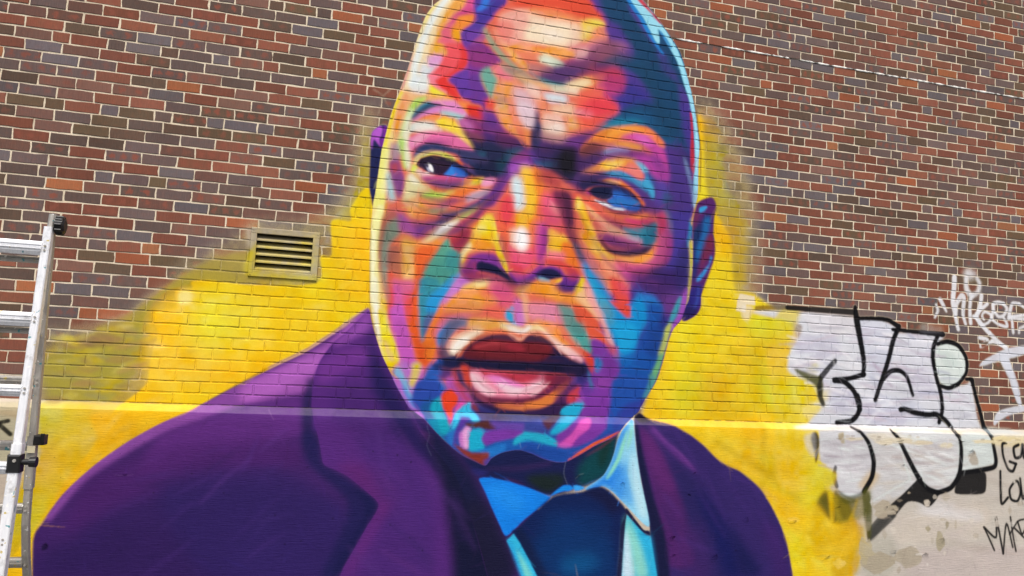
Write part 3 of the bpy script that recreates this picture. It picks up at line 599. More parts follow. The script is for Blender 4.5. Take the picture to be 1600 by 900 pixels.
('p','42368e',18.2,0.8,[975,4021,1083,4049,1077,3993,1008,3925,930,3866,901,3898]),
('p','3a7bd8',13.6,1,[942,4061,995,4071,968,3983,912,3946,902,3962,931,4004]),
('p','7a3a90',13.4,1,[842,3688,946,3732,1040,3665,1097,3619,1001,3550,959,3508,962,3445,1012,3362,989,3287,917,3304,854,3322,817,3343,792,3393,733,3429,800,3493,855,3537,865,3628]),
('p','6a419e',13.3,1,[746,3435,783,3481,860,3529,880,3478,900,3355,854,3322,816,3361,792,3402]),
('p','943b80',18,0.9,[879,3658,1041,3656,1070,3615,992,3558,884,3559]),
('p','6b3c92',13.4,0.9,[880,3487,951,3488,982,3403,1021,3354,983,3223,920,3250,896,3354]),
('p','7b459f',13.5,0.6,[827,3785,941,3823,980,3774,946,3732,851,3681,814,3711]),
('p','e8604a',18.5,1,[1103,4025,1220,4083,1537,4177,1558,3719,1426,3707,1259,3690,1157,3702,1071,3771,1039,3857,1034,3939]),
('p','f08d7a',27.6,1,[1052,3951,1177,4019,1287,4039,1283,3935,1193,3883,1179,3798,1077,3827]),
('p','f7cabd',32.4,1,[1171,3953,1272,3980,1356,3976,1371,3857,1346,3797,1206,3811,1176,3862]),
('p','f2a058',27.9,1,[1144,3764,1310,3773,1423,3763,1553,3830,1558,3719,1351,3696,1184,3706]),
('p','e4573e',23.7,1,[1183,4076,1652,4198,1773,4104,1813,4073,1816,4016,1699,3996,1602,4018,1485,4054,1297,4040,1186,4030]),
('p','f08a5c',28.4,1,[1297,4040,1475,4053,1640,4024,1776,4029,1760,3950,1557,3953,1357,3967,1281,3991]),
('p','f7c6a8',32.7,1,[1098,3950,1299,4003,1394,3973,1556,3972,1643,3949,1647,3865,1564,3785,1439,3812,1253,3791,1106,3786]),
('p','fae8c0',28,1,[1266,3905,1368,3931,1547,3952,1587,3921,1562,3832,1440,3794,1280,3814,1195,3846]),
('p','fdf6e4',28.1,0.9,[1388,3897,1492,3896,1542,3857,1467,3835,1391,3851]),
('p','f2c45c',24,1,[1660,3999,1776,4038,1841,4006,1779,3962,1762,3893,1705,3855,1647,3874,1663,3943]),
('p','e9d04a',14.5,0.8,[1718,4009,1796,4027,1841,4006,1778,3991]),
('p','f0906a',24.1,0.9,[1759,3959,1837,3981,1860,3890,1784,3849,1725,3858]),
('p','e38a90',38.2,0.9,[1563,3823,1744,3861,1840,3915,1861,3871,1766,3799,1710,3761,1652,3752,1584,3779]),
('p','a46a8c',33.7,0.9,[1745,3843,1939,3903,2040,3871,1942,3817,1865,3776,1750,3730,1710,3752]),
('p','f0a04c',23.5,1,[1422,3781,1603,3773,1615,3728,1501,3719,1415,3734]),
('p','ef8468',27.6,0.9,[1166,3703,1359,3725,1362,3660,1205,3645]),
('p','8a4a86',33.3,0.9,[1709,3771,1787,3773,1846,3754,1751,3702,1656,3668,1560,3672,1577,3712]),
('p','604a8c',32.8,1,[1465,3667,1656,3668,1751,3692,1678,3606,1567,3524,1454,3517,1377,3552,1394,3591]),
('p','d8e6c8',23.3,1,[1360,3697,1426,3698,1523,3657,1457,3638,1372,3662]),
('p','7fae82',18.7,0.8,[1435,3700,1502,3682,1551,3662,1504,3654]),
('p','c0455a',38.4,0.9,[1752,3683,1946,3713,2009,3646,1991,3586,1873,3588,1774,3611,1678,3606]),
('p','f08a50',33.3,1,[1688,3598,1832,3629,1873,3588,1778,3518,1721,3491,1623,3533]),
('p','f6d9a0',28.3,0.9,[1604,3539,1717,3584,1757,3571,1663,3501,1549,3494]),
('p','d4548a',38.4,0.8,[1872,3607,2000,3607,1954,3524,1839,3470,1778,3518]),
('s','3f93a0',13.9,0.9,[1292,3585,1378,3534,1454,3517,1539,3516,1585,3532],[11,20.3,24.2,18.7,9.38]),
('s','8ac0a0',13.9,0.7,[1369,3532,1455,3489,1530,3491],[9.24,18.6,9.34]),
('p','b58a92',27.8,0.8,[1280,3629,1448,3627,1459,3592,1376,3570,1282,3588]),
('p','f0dcc0',23.4,0.9,[1474,3492,1663,3510,1665,3464,1550,3466,1475,3465]),
('p','cfe6ef',27.9,1,[1401,3436,1570,3441,1573,3386,1497,3385,1441,3386]),
('p','f4c9a8',27.9,0.8,[1452,3351,1649,3387,1643,3312,1446,3286]),
('p','ee6a58',28.5,0.95,[1673,3493,1855,3548,1858,3473,1958,3421,1941,3353,1769,3274,1641,3349,1666,3427]),
('p','d8475a',28.6,0.8,[1762,3440,1958,3430,1931,3351,1807,3307,1765,3366]),
('p','e08a9a',23.5,0.8,[1641,3349,1765,3375,1768,3301,1652,3314]),
('s','86a088',18.2,0.9,[964,3826,1018,3744,1085,3672,1171,3603,1275,3555],[27.1,39.8,40,36.5,27.5]),
('s','f0b068',22.8,0.95,[1049,3840,1099,3757,1176,3677,1272,3600],[27.3,40.1,45.7,36.8]),
('p','ef8a6a',22.8,1,[1018,3571,1108,3585,1193,3524,1297,3485,1392,3425,1462,3334,1525,3205,1104,3150,1062,3270,1036,3410]),
('p','70a596',18,1,[950,3506,1000,3573,1042,3538,1078,3471,1056,3377,1040,3339,1001,3396]),
('p','e8788c',22.7,0.9,[1045,3575,1117,3595,1193,3533,1159,3483,1076,3507]),
('p','ef9a62',22.6,0.9,[1078,3462,1187,3478,1201,3380,1119,3368,1058,3341]),
('p','74957f',22.8,0.7,[1079,3617,1153,3591,1256,3552,1342,3501,1307,3459,1212,3509,1119,3550]),
('p','f3b47c',23,0.9,[1191,3561,1284,3556,1397,3518,1455,3480,1381,3470,1268,3508]),
('p','f6cfc0',27.6,0.8,[1278,3491,1381,3470,1385,3387,1290,3429]),
('p','d8bccc',31.9,0.75,[1188,3442,1271,3444,1349,3364,1364,3238,1282,3227,1224,3292]),
('p','8a8a78',22.5,0.6,[1057,3359,1119,3386,1157,3337,1142,3281,1078,3290]),
('p','e24b44',22.4,0.9,[995,3333,1058,3332,1088,3274,1007,3280]),
('p','f0b080',25.8,0.8,[422,3322,585,3310,688,3307,794,3295,693,3237,575,3186,495,3105,415,3043,364,3053,395,3213]),
('s','f6d93a',10.6,0.95,[432,3306,395,3222,377,3133,365,3045,346,2948,336,2844],[17.1,25.5,25.4,25.3,33.6,41.9]),
('s','ef8a5c',17,0.85,[466,3302,438,3211,419,3112,407,3033],[22.3,34.1,34,25.4]),
('s','c6e89a',17.1,0.9,[535,3277,491,3174,463,3075,444,2986,432,2915],[12.1,25.7,34.1,37.3,33.8]),
('p','9fd050',17.2,0.9,[511,3256,594,3303,587,3275,524,3188,502,3124,482,3173]),
('p','e8f4d8',17.1,0.8,[490,3183,514,3204,502,3132,491,3044,488,2957,462,2962,464,3066]),
('p','3d7f96',12.9,1,[604,3269,692,3255,625,3219,558,3184,511,3125,509,3159,547,3226]),
('p','e28ac0',13.1,1,[622,3267,690,3285,794,3295,858,3251,896,3203,835,3194,695,3202,610,3182,519,3126,559,3175,625,3219,675,3243]),
('p','c77ec6',17.3,0.8,[511,3125,625,3219,693,3237,660,3197,577,3160]),
('p','f3894a',13.3,1,[794,3295,882,3290,971,3284,1012,3191,960,3167,896,3203,849,3250]),
('p','dd352f',13.3,0.95,[874,3280,972,3276,1003,3190,923,3189,886,3219]),
('p','8fc9cc',17.5,0.95,[694,3211,763,3220,861,3198,837,3159,784,3170,704,3186]),
('p','ef8d4e',17.4,1,[561,3140,627,3175,713,3187,801,3172,785,3144,681,3139,596,3119]),
('p','f2d53c',17.5,1,[665,3128,714,3169,802,3155,839,3124,895,3069,924,3020,935,2977,845,3019,790,3065,701,3097]),
('p','a3487e',17.7,0.9,[819,3166,905,3195,995,3171,1016,3112,984,3045,911,3089,848,3116]),
('p','d95a88',22.1,0.8,[836,3168,925,3162,954,3121,883,3121]),
('p','4d2c6e',17.8,1,[840,3098,929,3083,1016,3112,1106,3114,1243,3096,1309,3050,1293,3012,1185,2981,988,2975,923,3029]),
('p','7a3a8c',22.4,0.9,[976,3196,1044,3259,1111,3196,1159,3130,1234,3095,1106,3105,1016,3120]),
('p','6a3c94',22.3,0.8,[954,3264,1044,3259,1092,3202,1068,3145,1003,3190]),
('p','f0b86a',18,0.5,[1060,3306,1149,3327,1171,3249,1222,3147,1291,3048,1233,3104,1149,3156,1100,3221]),
('p','c8e0d8',17.2,0.9,[512,3107,613,3130,665,3119,650,3082,549,3060,491,3035]),
('p','f4e6d8',17.3,0.7,[529,3101,632,3106,701,3097,720,3073,634,3062,550,3043]),
('p','e070a0',17.3,1,[496,2966,534,3023,617,3060,720,3073,807,3067,898,3008,936,2968,848,2966,708,2976,606,2971,549,2930]),
('p','f2a8c0',17.1,0.8,[503,2976,559,3035,634,3062,603,3015,539,2955]),
('p','9b4a86',17.3,0.7,[604,2997,706,3019,793,3004,708,2984,623,2974]),
('p','31507f',17.3,1,[533,2902,589,2969,673,2989,778,2975,892,2963,990,2948,992,2904,905,2894,815,2936,693,2939,609,2920,544,2869]),
('p','3a406e',22.2,1,[985,3028,1092,3041,1184,3007,1161,2924,1173,2872,1122,2813,997,2817,907,2859,852,2888,938,2933]),
('p','1c2750',17.7,1,[907,2859,992,2904,1134,2921,1172,2890,1140,2815,1087,2800,946,2784]),
('p','2a7a86',22.5,0.7,[1140,2975,1202,3010,1283,3029,1205,2947,1162,2907]),
('p','f7e89c',12.9,1,[537,2850,568,2897,642,2928,728,2934,799,2908,835,2886,765,2895,678,2911,593,2892,555,2835]),
('p','b8d24a',13,0.9,[694,2930,781,2914,826,2889,765,2895]),
('p','e8783c',12.9,0.9,[577,2890,643,2915,729,2917,695,2904,611,2885]),
('p','d0583a',10.9,0.9,[808,2896,862,2880,943,2846,907,2850,845,2869]),
('p','5c4a7c',13.1,0.8,[835,2886,915,2860,963,2804,900,2823]),
('p','2c1e40',5.19,1,[555,2827,586,2869,644,2898,713,2897,783,2888,854,2862,909,2824,963,2795,911,2781,824,2771,738,2774,651,2782,599,2806]),
('p','3a84e0',8.69,1,[737,2783,761,2825,793,2855,838,2834,883,2804,885,2782,807,2773]),
('p','2f62b4',13.1,0.8,[793,2855,855,2844,900,2814,885,2782,848,2817]),
('p','34203f',8.63,1,[645,2881,731,2882,793,2863,770,2817,729,2777,668,2784,682,2833]),
('p','f2f2f8',5.15,1,[626,2848,647,2846,666,2822,672,2797,659,2796,637,2815]),
('p','bdbcd8',5.14,0.9,[618,2834,626,2844,641,2811,651,2795,638,2797]),
('p','f4f2ea',5.14,1,[613,2786,634,2786,653,2776,635,2774]),
('p','d8e04a',12.8,0.9,[524,2780,530,2824,555,2827,574,2794,542,2765]),
('p','f0c8d0',12.8,0.8,[549,2783,582,2804,617,2782,686,2773,654,2743,586,2744]),
('s','b0517c',12.9,0.95,[594,2745,654,2743,756,2750,843,2755,929,2774],[17,42.8,51.8,43.5,26.3]),
('s','d85a96',12.9,0.6,[585,2753,653,2752,738,2761,825,2766],[8.52,22.3,22.4,12.2]),
('s','514080',17.2,0.9,[621,2726,707,2719,793,2711,879,2729],[8.54,34.4,51.9,34.8]),
('p','f29a40',17.4,1,[894,2770,1016,2792,1001,2755,915,2711,830,2676,763,2642,778,2679,861,2731]),
('p','c8cc52',13.2,0.9,[947,2771,1016,2788,1018,2762,966,2743,922,2738]),
('p','ef9ac0',13.2,1,[1017,2784,1100,2802,1089,2756,1038,2724,1002,2738]),
('p','ef7a34',17.5,0.95,[795,2672,915,2711,1037,2733,1081,2738,1058,2674,952,2680,832,2632,747,2615]),
('p','cfc8e4',21.9,0.9,[918,2659,1004,2703,1074,2719,1041,2672,954,2636,903,2614]),
('p','9fce58',21.4,1,[625,2654,726,2673,829,2693,779,2653,730,2622,645,2613,593,2624]),
('p','ddd8a0',25.5,0.95,[494,2725,534,2764,605,2712,658,2674,591,2650,561,2595,487,2571]),
('p','e2785a',21.5,0.9,[674,2685,760,2694,778,2679,710,2663]),
('p','f4efd8',17,0.8,[510,2744,534,2764,579,2717,555,2698]),
('p','8a4a92',16.8,1,[387,2833,435,2856,456,2789,480,2741,481,2672,460,2610,422,2683,401,2749]),
('p','d0503f',21.1,0.8,[389,2799,428,2838,449,2772,426,2735]),
('p','9ad0d8',20.9,0.9,[358,2761,392,2748,423,2666,436,2582,395,2578,373,2661]),
('p','a88a98',21.1,0.7,[388,2936,429,2958,451,2875,420,2837,386,2850]),
('p','a8d86a',17,0.9,[436,2976,477,2990,491,2897,505,2812,481,2792,460,2859]),
('p','eef0d0',17,0.8,[480,2947,507,2925,521,2831,506,2795,486,2845]),
('p','e58ab8',17,0.8,[490,2983,510,3012,529,2971,524,2909,499,2915]),
('s','f2ee82',8.35,1,[345,2896,337,2827,331,2741,328,2656,331,2554],[58.8,55.3,58.5,66.6,74.7]),
('s','f6f4c0',16.8,0.6,[366,2899,361,2779,355,2625],[13.5,16.8,25]),
('p','7a3c92',22.4,1,[1171,2908,1320,3015,1403,3025,1388,2951,1281,2885,1212,2823,1170,2747,1097,2616,1009,2607,1090,2739,1141,2797]),
('p','a860c0',22.5,0.8,[1198,2902,1297,2940,1353,2920,1281,2885,1211,2832,1176,2819]),
('p','93487c',22.6,0.6,[1186,2972,1275,3010,1349,3001,1296,2949,1206,2930]),
('p','2c2a58',27.4,0.85,[1340,3181,1375,3221,1405,3162,1401,3070,1366,3030,1335,3089]),
('p','33336c',22.9,1,[1350,2965,1441,3012,1570,3046,1576,2919,1463,2924,1389,2924]),
('p','4f3a7c',27.5,0.8,[1309,3050,1456,3086,1568,3091,1572,3009,1441,2994,1349,2983]),
('p','3a7a90',22.9,0.8,[1388,2951,1461,2964,1537,2941,1463,2924]),
('p','4c2f74',32.5,0.95,[1385,3205,1565,3155,1677,3188,1867,3249,1756,3142,1701,3071,1696,2987,1611,2977,1439,3039,1365,3039]),
('p','77408c',32.6,0.7,[1566,3118,1679,3151,1719,3101,1694,3024,1608,3032]),
('p','2b2a4a',32.3,1,[1506,3001,1589,3048,1696,2987,1708,2916,1617,2832,1540,2878,1483,2908,1499,2964]),
('p','1d1c30',27.7,0.9,[1545,2970,1609,3014,1632,2925,1577,2892]),
('p','3c6a9a',22.8,0.6,[1360,2948,1443,2958,1519,2939,1464,2915,1390,2915]),
('p','5c3c88',27.4,0.8,[1366,3030,1459,3023,1498,2982,1425,2955,1350,2965]),
('p','e8b898',36.9,0.85,[1394,3197,1486,3227,1590,3213,1584,3157,1529,3123,1434,3138,1386,3168]),
('p','f6e4da',27.8,0.8,[1482,3226,1552,3227,1581,3203,1517,3176,1483,3190]),
('p','d8a898',27.6,0.8,[1406,3153,1490,3154,1565,3146,1510,3120,1426,3128]),
('p','ee9a50',27.3,0.6,[1282,3236,1337,3226,1359,3156,1345,3063,1290,3066]),
('p','e9b070',28,0.7,[1587,3296,1673,3289,1675,3224,1600,3205]),
('p','ea5a4a',28.3,0.8,[1671,3316,1806,3316,1883,3345,1847,3275,1751,3243,1674,3261]),
('p','d8bcc8',27.4,0.8,[1282,3236,1337,3226,1385,3196,1358,3183,1284,3191]),
('p','2f4f7e',18.3,0.85,[1357,3201,1383,3232,1405,3162,1391,3078,1365,3048,1345,3072,1369,3148]),
('p','1d5a82',33.9,1,[1809,3242,1961,3337,2087,3410,2238,3393,2364,3285,2459,3192,2347,3178,2242,3279,2101,3299,1944,3269,1849,3219]),
('p','2c88a8',28.7,0.9,[1885,3280,1981,3330,2021,3316,2101,3308,1964,3271,1849,3228]),
('p','f08a3e',14.4,1,[1701,3080,1774,3163,1849,3228,1944,3269,2072,3295,2181,3300,2263,3263,2326,3204,2348,3159,2287,3171,2224,3220,2124,3235,2006,3202,1949,3166,1853,3117,1798,3064,1703,3034]),
('p','f2a03a',24,0.8,[1868,3231,2003,3276,2142,3285,2103,3252,1967,3206,1889,3187]),
('p','f07a5c',19.5,0.8,[2182,3281,2264,3253,2337,3187,2307,3173,2225,3211]),
('p','c94f9c',24.3,1,[1987,3199,2104,3242,2204,3227,2287,3171,2359,3123,2383,3012,2312,3023,2249,3091,2166,3165,2066,3190]),
('p','dc6fc0',24.2,0.8,[2084,3230,2184,3224,2246,3175,2206,3161,2125,3198]),
('p','5a3f90',29.5,1,[2337,3187,2399,3156,2494,3082,2548,2993,2565,2767,2422,2752,2398,2881,2383,3031]),
('p','e89a4a',24,1,[1949,3157,2047,3169,2157,3155,2178,3129,2128,3114,2009,3127,1950,3129]),
('p','c98a60',28.4,0.8,[1778,3071,1853,3117,1949,3148,1950,3120,1874,3083,1799,3037]),
('p','8fb8d8',19,0.95,[1855,3071,1951,3111,2069,3106,2030,3083,1895,3048]),
('p','a868b8',23.8,0.6,[1892,3122,1970,3122,2069,3116,1991,3097,1903,3095]),
('p','e2724e',24.2,0.8,[2147,3154,2227,3135,2249,3091,2178,3110]),
('p','b0489c',29.1,1,[2070,3088,2189,3102,2311,3060,2383,3012,2376,2917,2316,2910,2213,2973,2131,3039]),
('p','7c3c88',28.5,0.9,[1875,3055,2011,3090,2110,3074,1953,3046,1897,3002,1820,2984]),
('p','f2a246',23.7,1,[1821,2975,1896,3020,1992,3060,2091,3053,2131,3030,2113,2990,1996,2967,1880,2935,1785,2915,1709,2897,1736,2937]),
('p','f4d24e',23.7,1,[1859,2988,1955,3018,2033,3018,2074,2985,1956,2972,1879,2954]),
('p','ee7a66',19.2,1,[2072,3032,2142,3021,2173,2988,2184,2951,2191,2905,2136,2909,2075,2939,1996,2949,1957,2963]),
('p','6fb8d8',14.5,1,[2111,3037,2171,3025,2223,2975,2184,2961,2142,3003]),
('p','47a0cc',14.4,1,[1862,2915,1938,2942,2016,2951,2106,2915,2156,2901,2195,2915,2204,2954,2256,2885,2279,2812,2260,2773,2219,2824,2137,2871,2057,2900,1959,2917]),
('p','2f5f9c',19.4,0.8,[2193,2971,2233,2966,2297,2870,2277,2868,2215,2927]),
('p','8f5a9c',28,0.8,[1709,2897,1823,2920,1900,2928,1824,2883,1730,2845,1673,2857]),
('p','e87a30',14.3,1,[1826,2856,1902,2882,1999,2884,2079,2846,2140,2797,2202,2729,2163,2725,2101,2793,2021,2831,1923,2848]),
('p','f6c890',14.2,0.9,[1883,2862,1941,2878,2019,2868,1981,2854,1923,2848]),
('p','322a5c',14.2,1,[1693,2823,1787,2870,1864,2869,1981,2854,2080,2819,2141,2770,2183,2709,2123,2721,2022,2794,1904,2827,1770,2804,1734,2772]),
('p','1b1c40',7.04,1,[1753,2774,1808,2817,1885,2830,1953,2823,1954,2796,1946,2758,1908,2736,1850,2739,1782,2759]),
('p','3b86dd',9.49,1,[1953,2814,2022,2803,2092,2774,2142,2733,2163,2707,2145,2677,2066,2678,1968,2687,1908,2727,1946,2758]),
('p','2b5fae',19.1,0.8,[2042,2796,2122,2749,2154,2697,2095,2691,2063,2752]),
('p','b8428c',14,0.7,[1743,2773,1771,2786,1792,2751,1763,2757]),
('p','5a4a9c',29.1,0.9,[2295,2926,2356,2914,2400,2806,2342,2744,2282,2738,2288,2832]),
('p','1f5f7a',24.3,0.7,[2349,2838,2410,2826,2422,2752,2342,2744]),
('p','35316e',29.7,0.9,[2450,3172,2543,3145,2568,3014,2526,3028,2483,3100]),
('p','1b4a70',34.7,0.9,[2344,3283,2445,3325,2507,3304,2543,3164,2459,3192]),
('p','4b3c8c',24.9,0.9,[2449,3518,2533,3481,2553,3165,2498,3274,2472,3424]),
('p','b9324a',5.98,1,[2534,3452,2555,3436,2568,3283,2582,3150,2588,3016,2577,2996,2551,3050,2547,3184,2549,3300]),
('p','98daf5',5.99,1,[2513,3624,2544,3628,2580,3478,2602,3345,2620,3222,2618,3058,2629,2773,2586,2769,2578,2958,2587,3055,2580,3226,2565,3379,2542,3511]),
('p','9ec8e8',14.8,0.85,[2492,3120,2525,3066,2559,2956,2596,2770,2575,2768,2551,2898,2516,3008]),
('p','6c2f5c',27.5,0.9,[1490,2746,1611,2759,1661,2710,1654,2637,1669,2512,1713,2390,1654,2430,1602,2542,1551,2654]),
('p','51305c',27.5,0.8,[1587,2666,1638,2581,1690,2469,1695,2371,1654,2430,1613,2525]),
('p','f0c040',18.5,1,[1679,2730,1706,2742,1737,2691,1779,2604,1841,2483,1903,2389,2002,2325,1963,2322,1847,2357,1764,2503,1702,2624,1663,2647]),
('p','ee6650',13.9,1,[1650,2745,1696,2759,1794,2706,1894,2597,1915,2554,1836,2610,1746,2701,1697,2732,1665,2720]),
('p','f4b080',18.7,0.9,[1747,2692,1835,2628,1895,2588,1995,2497,1976,2486,1877,2559,1778,2631]),
('p','e88a8c',23.5,0.7,[1836,2601,1914,2572,2033,2519,2103,2480,2172,2458,2114,2453,1976,2486,1877,2541]),
('p','b03c50',18.9,0.9,[1774,2713,1891,2670,2028,2638,2166,2642,2245,2650,2227,2602,2128,2583,1990,2616,1872,2659]),
('p','f08e4a',19,0.95,[1842,2692,1970,2641,2087,2635,2204,2665,2245,2641,2167,2615,2068,2614,1951,2630]),
('p','d0407a',19.1,0.9,[2048,2622,2167,2615,2255,2642,2227,2602,2129,2579,2069,2587]),
('p','3f2a55',19,0.95,[1831,2728,1968,2678,2066,2669,2164,2698,2223,2713,2204,2683,2106,2646,1989,2643,1891,2679]),
('p','4e3470',19,0.9,[1895,2579,1992,2570,2110,2554,2227,2593,2276,2625,2268,2569,2150,2539,2032,2537,1954,2557]),
('p','d5deee',5.65,0.9,[1812,2726,1889,2716,1968,2692,2056,2687,2046,2675,1968,2673,1871,2700]),
('p','3c94cc',9.49,0.8,[1908,2727,1985,2753,2122,2758,2162,2735,2124,2712,2026,2702,1957,2709]),
('p','2b2c5a',14.2,0.8,[1772,2776,1908,2736,1967,2705,2084,2703,2163,2725,2183,2709,2085,2680,1967,2696,1870,2723]),
('p','e0e6f0',4.69,0.9,[1851,2713,1909,2707,1924,2696,1871,2700]),
('p','e0e6f0',4.73,0.8,[1968,2685,2046,2686,2037,2674,1978,2675]),
('p','2a7f96',23.8,1,[2032,2537,2130,2528,2228,2556,2296,2609,2309,2526,2272,2440,2194,2414,2172,2468,2092,2497]),
('p','226a86',23.9,0.8,[2199,2544,2297,2572,2291,2478,2213,2434,2191,2488]),
('p','b08f7a',28.1,0.6,[1820,2527,1916,2526,2014,2508,2073,2486,1976,2477,1880,2487]),
('p','8b3f80',28.2,1,[1841,2483,1956,2494,2074,2459,2173,2449,2174,2422,2057,2402,1940,2410,1862,2440]),
('p','c06a9c',23.6,0.9,[1976,2486,2093,2470,2182,2468,2153,2438,2036,2446]),
('p','8fb0c4',19,0.7,[2033,2510,2132,2491,2182,2478,2172,2458,2093,2470]),
('p','4f3064',18.8,1,[1862,2449,1941,2392,2057,2393,2174,2422,2273,2430,2215,2379,2098,2351,2001,2352,1922,2382]),
('p','2c2340',11.8,0.8,[1882,2423,1961,2376,2058,2366,2175,2385,2253,2429,2215,2379,2118,2351,2020,2349,1932,2373]),
('p','f2a64e',23.7,1,[1982,2341,2098,2347,2215,2375,2273,2412,2295,2368,2217,2306,2100,2306,2002,2325]),
('p','c45a8c',24,1,[2305,2647,2354,2689,2395,2655,2419,2546,2414,2396,2356,2317,2218,2279,2140,2282,2237,2317,2294,2386,2320,2509]),
('p','9c3d86',24.2,0.8,[2354,2679,2407,2601,2432,2454,2406,2340,2357,2299,2381,2468]),
('p','c23a5c',24.2,0.8,[2305,2656,2364,2690,2377,2598,2329,2528]),
('p','1f6f86',29.1,0.9,[2343,2716,2394,2693,2428,2584,2420,2508,2375,2653]),
('p','4a3d90',33.8,1,[2414,2704,2557,2690,2574,2466,2549,2277,2481,2180,2341,2187,2221,2197,2358,2262,2425,2379,2434,2566]),
('p','3a3270',29.1,0.8,[2503,2460,2553,2502,2559,2297,2512,2182,2461,2178,2477,2327]),
('p','5c3470',33.4,0.9,[2181,2230,2339,2252,2479,2253,2463,2141,2344,2096,2224,2124]),
('p','2a8cb0',12.3,0.9,[2558,2653,2583,2674,2580,2598,2559,2465,2544,2463,2551,2567]),
('p','e9a04a',9.86,0.9,[2600,2808,2602,2733,2585,2617,2569,2635,2585,2721]),
('p','d9c84a',12.2,1,[2558,2483,2583,2504,2590,2337,2583,2187,2561,2056,2545,2018,2558,2167,2566,2335]),
('p','9ec6dc',9.89,0.9,[2583,2863,2624,2868,2612,2762,2592,2741]),
('p','f08a5a',27.7,1,[1622,2526,1689,2496,1760,2394,1850,2276,1950,2176,2048,2129,1954,2086,1852,2222,1723,2373]),
('p','f2b84a',27.8,0.8,[1726,2518,1825,2418,1923,2355,2022,2290,1984,2287,1848,2330,1749,2430]),
('p','ef9a7a',28,0.9,[1847,2348,1983,2305,2064,2221,2106,2133,2030,2110,1929,2210]),
('p','d8608c',33,0.9,[1983,2305,2139,2291,2238,2280,2220,2233,2085,2186,2005,2234]),
('p','a84a8c',37.7,0.8,[2043,2256,2180,2266,2259,2254,2183,2176,2086,2150]),
('p','e0524a',23.3,1,[1949,2194,2046,2174,2088,2114,2112,1989,2095,1934,2014,2010,1973,2088]),
('p','d85a7a',28,0.7,[2008,2162,2076,2149,2108,2079,2050,2084]),
('p','2a86c4',23,1,[1695,2371,1735,2303,1768,2198,1820,2095,1862,1990,1996,1982,1913,2137,1814,2237,1753,2322]),
('p','1fa0d0',27.6,0.9,[1726,2302,1776,2234,1856,2133,1937,2013,1882,1974,1799,2147]),
('p','5f98a8',27.5,0.8,[1674,2405,1712,2399,1744,2321,1717,2301]),
('p','5a7c94',27.7,0.6,[1771,2342,1851,2258,1932,2157,1914,2119,1833,2221]),
('p','ee6a4a',26.8,1,[1119,2531,1166,2659,1217,2717,1472,2744,1533,2643,1501,2514,1492,2335,1459,2244,1318,2163,1225,2225,1145,2393]),
('p','f4c03a',27,1,[1271,2901,1411,2864,1417,2738,1404,2630,1372,2529,1357,2465,1301,2495,1301,2673]),
('p','ef7a34',27.2,0.9,[1345,2892,1410,2881,1454,2724,1442,2598,1391,2522,1401,2683]),
('p','e85a8c',31.8,0.8,[1436,2723,1548,2716,1590,2613,1557,2520,1473,2529,1432,2615]),
('p','f0a8a0',31.9,0.6,[1494,2675,1579,2647,1591,2595,1517,2587]),
('p','cfeaf0',26.9,1,[1213,2805,1266,2829,1298,2726,1304,2620,1260,2580,1231,2630]),
('p','e2465a',26.6,0.9,[1148,2657,1218,2699,1242,2578,1211,2487,1146,2533]),
('p','f4b84a',26.8,0.9,[1260,2580,1350,2606,1355,2500,1303,2460,1265,2492]),
('p','f07a4a',27,0.9,[1344,2535,1454,2545,1450,2438,1399,2363,1350,2429]),
('p','b84a9c',31.5,0.9,[1409,2523,1473,2521,1506,2426,1492,2335,1423,2241,1399,2345]),
('p','8f3a8c',27,0.9,[1456,2492,1499,2461,1504,2372,1467,2280,1424,2224,1445,2349]),
('p','e2557c',26.6,1,[1217,2382,1274,2317,1364,2333,1400,2328,1387,2238,1308,2179,1244,2209,1212,2303]),
('p','f0687c',22.2,0.7,[1274,2308,1365,2316,1359,2236,1296,2231]),
('p','d94048',22.1,0.7,[1225,2225,1315,2215,1318,2163,1265,2150]),
('p','ffffff',26.7,1,[1258,2456,1311,2478,1351,2411,1336,2340,1301,2319,1263,2351,1243,2402]),
('p','f6c8b0',22.2,0.6,[1213,2452,1257,2465,1255,2333,1227,2365]),
('p','f2b84a',17.4,1,[964,2472,1030,2539,1083,2553,1105,2477,1126,2417,1112,2338,1027,2287,940,2271,918,2200,894,2164,881,2249,903,2319,942,2383]),
('p','f4d86c',21.9,0.9,[1006,2502,1084,2527,1098,2441,1046,2410,993,2422]),
('p','f0943a',17.4,1,[970,2368,1075,2369,1113,2320,1026,2304,957,2281]),
('p','faf0c0',17.3,0.9,[919,2329,953,2345,947,2306,914,2269,891,2215,892,2275]),
('p','c05a6a',21.7,0.9,[932,2261,1008,2302,1097,2293,1143,2253,1136,2218,1030,2227,961,2204,928,2175]),
('p','7e3a94',13,1,[929,2167,959,2246,1027,2278,1115,2277,1162,2237,1191,2188,1221,2138,1139,2166,1033,2166,984,2120,1037,2098,968,2093,913,2131,890,2172]),
('p','a0406c',17.3,0.8,[935,2202,995,2224,1007,2173,983,2137,1036,2124,1123,2130,1037,2098,950,2100,913,2140]),
('p','1e2050',7.86,1,[1001,2190,1013,2221,1057,2220,1119,2208,1183,2178,1220,2146,1249,2105,1277,2086,1232,2095,1159,2133,1069,2152,1007,2164]),
('p','f4cc3c',8.79,1,[1093,2528,1120,2443,1138,2357,1168,2290,1208,2215,1220,2155,1191,2188,1153,2245,1122,2321,1103,2415]),
('p','8a6a6a',22,0.7,[1135,2409,1171,2395,1193,2318,1225,2225,1188,2257,1157,2324]),
('p','6a348c',13.3,1,[1218,2181,1283,2143,1372,2167,1424,2215,1468,2245,1427,2162,1357,2113,1286,2082,1239,2122]),
('p','a8468c',17.8,0.8,[1245,2175,1336,2164,1424,2224,1476,2281,1461,2209,1374,2132,1284,2117]),
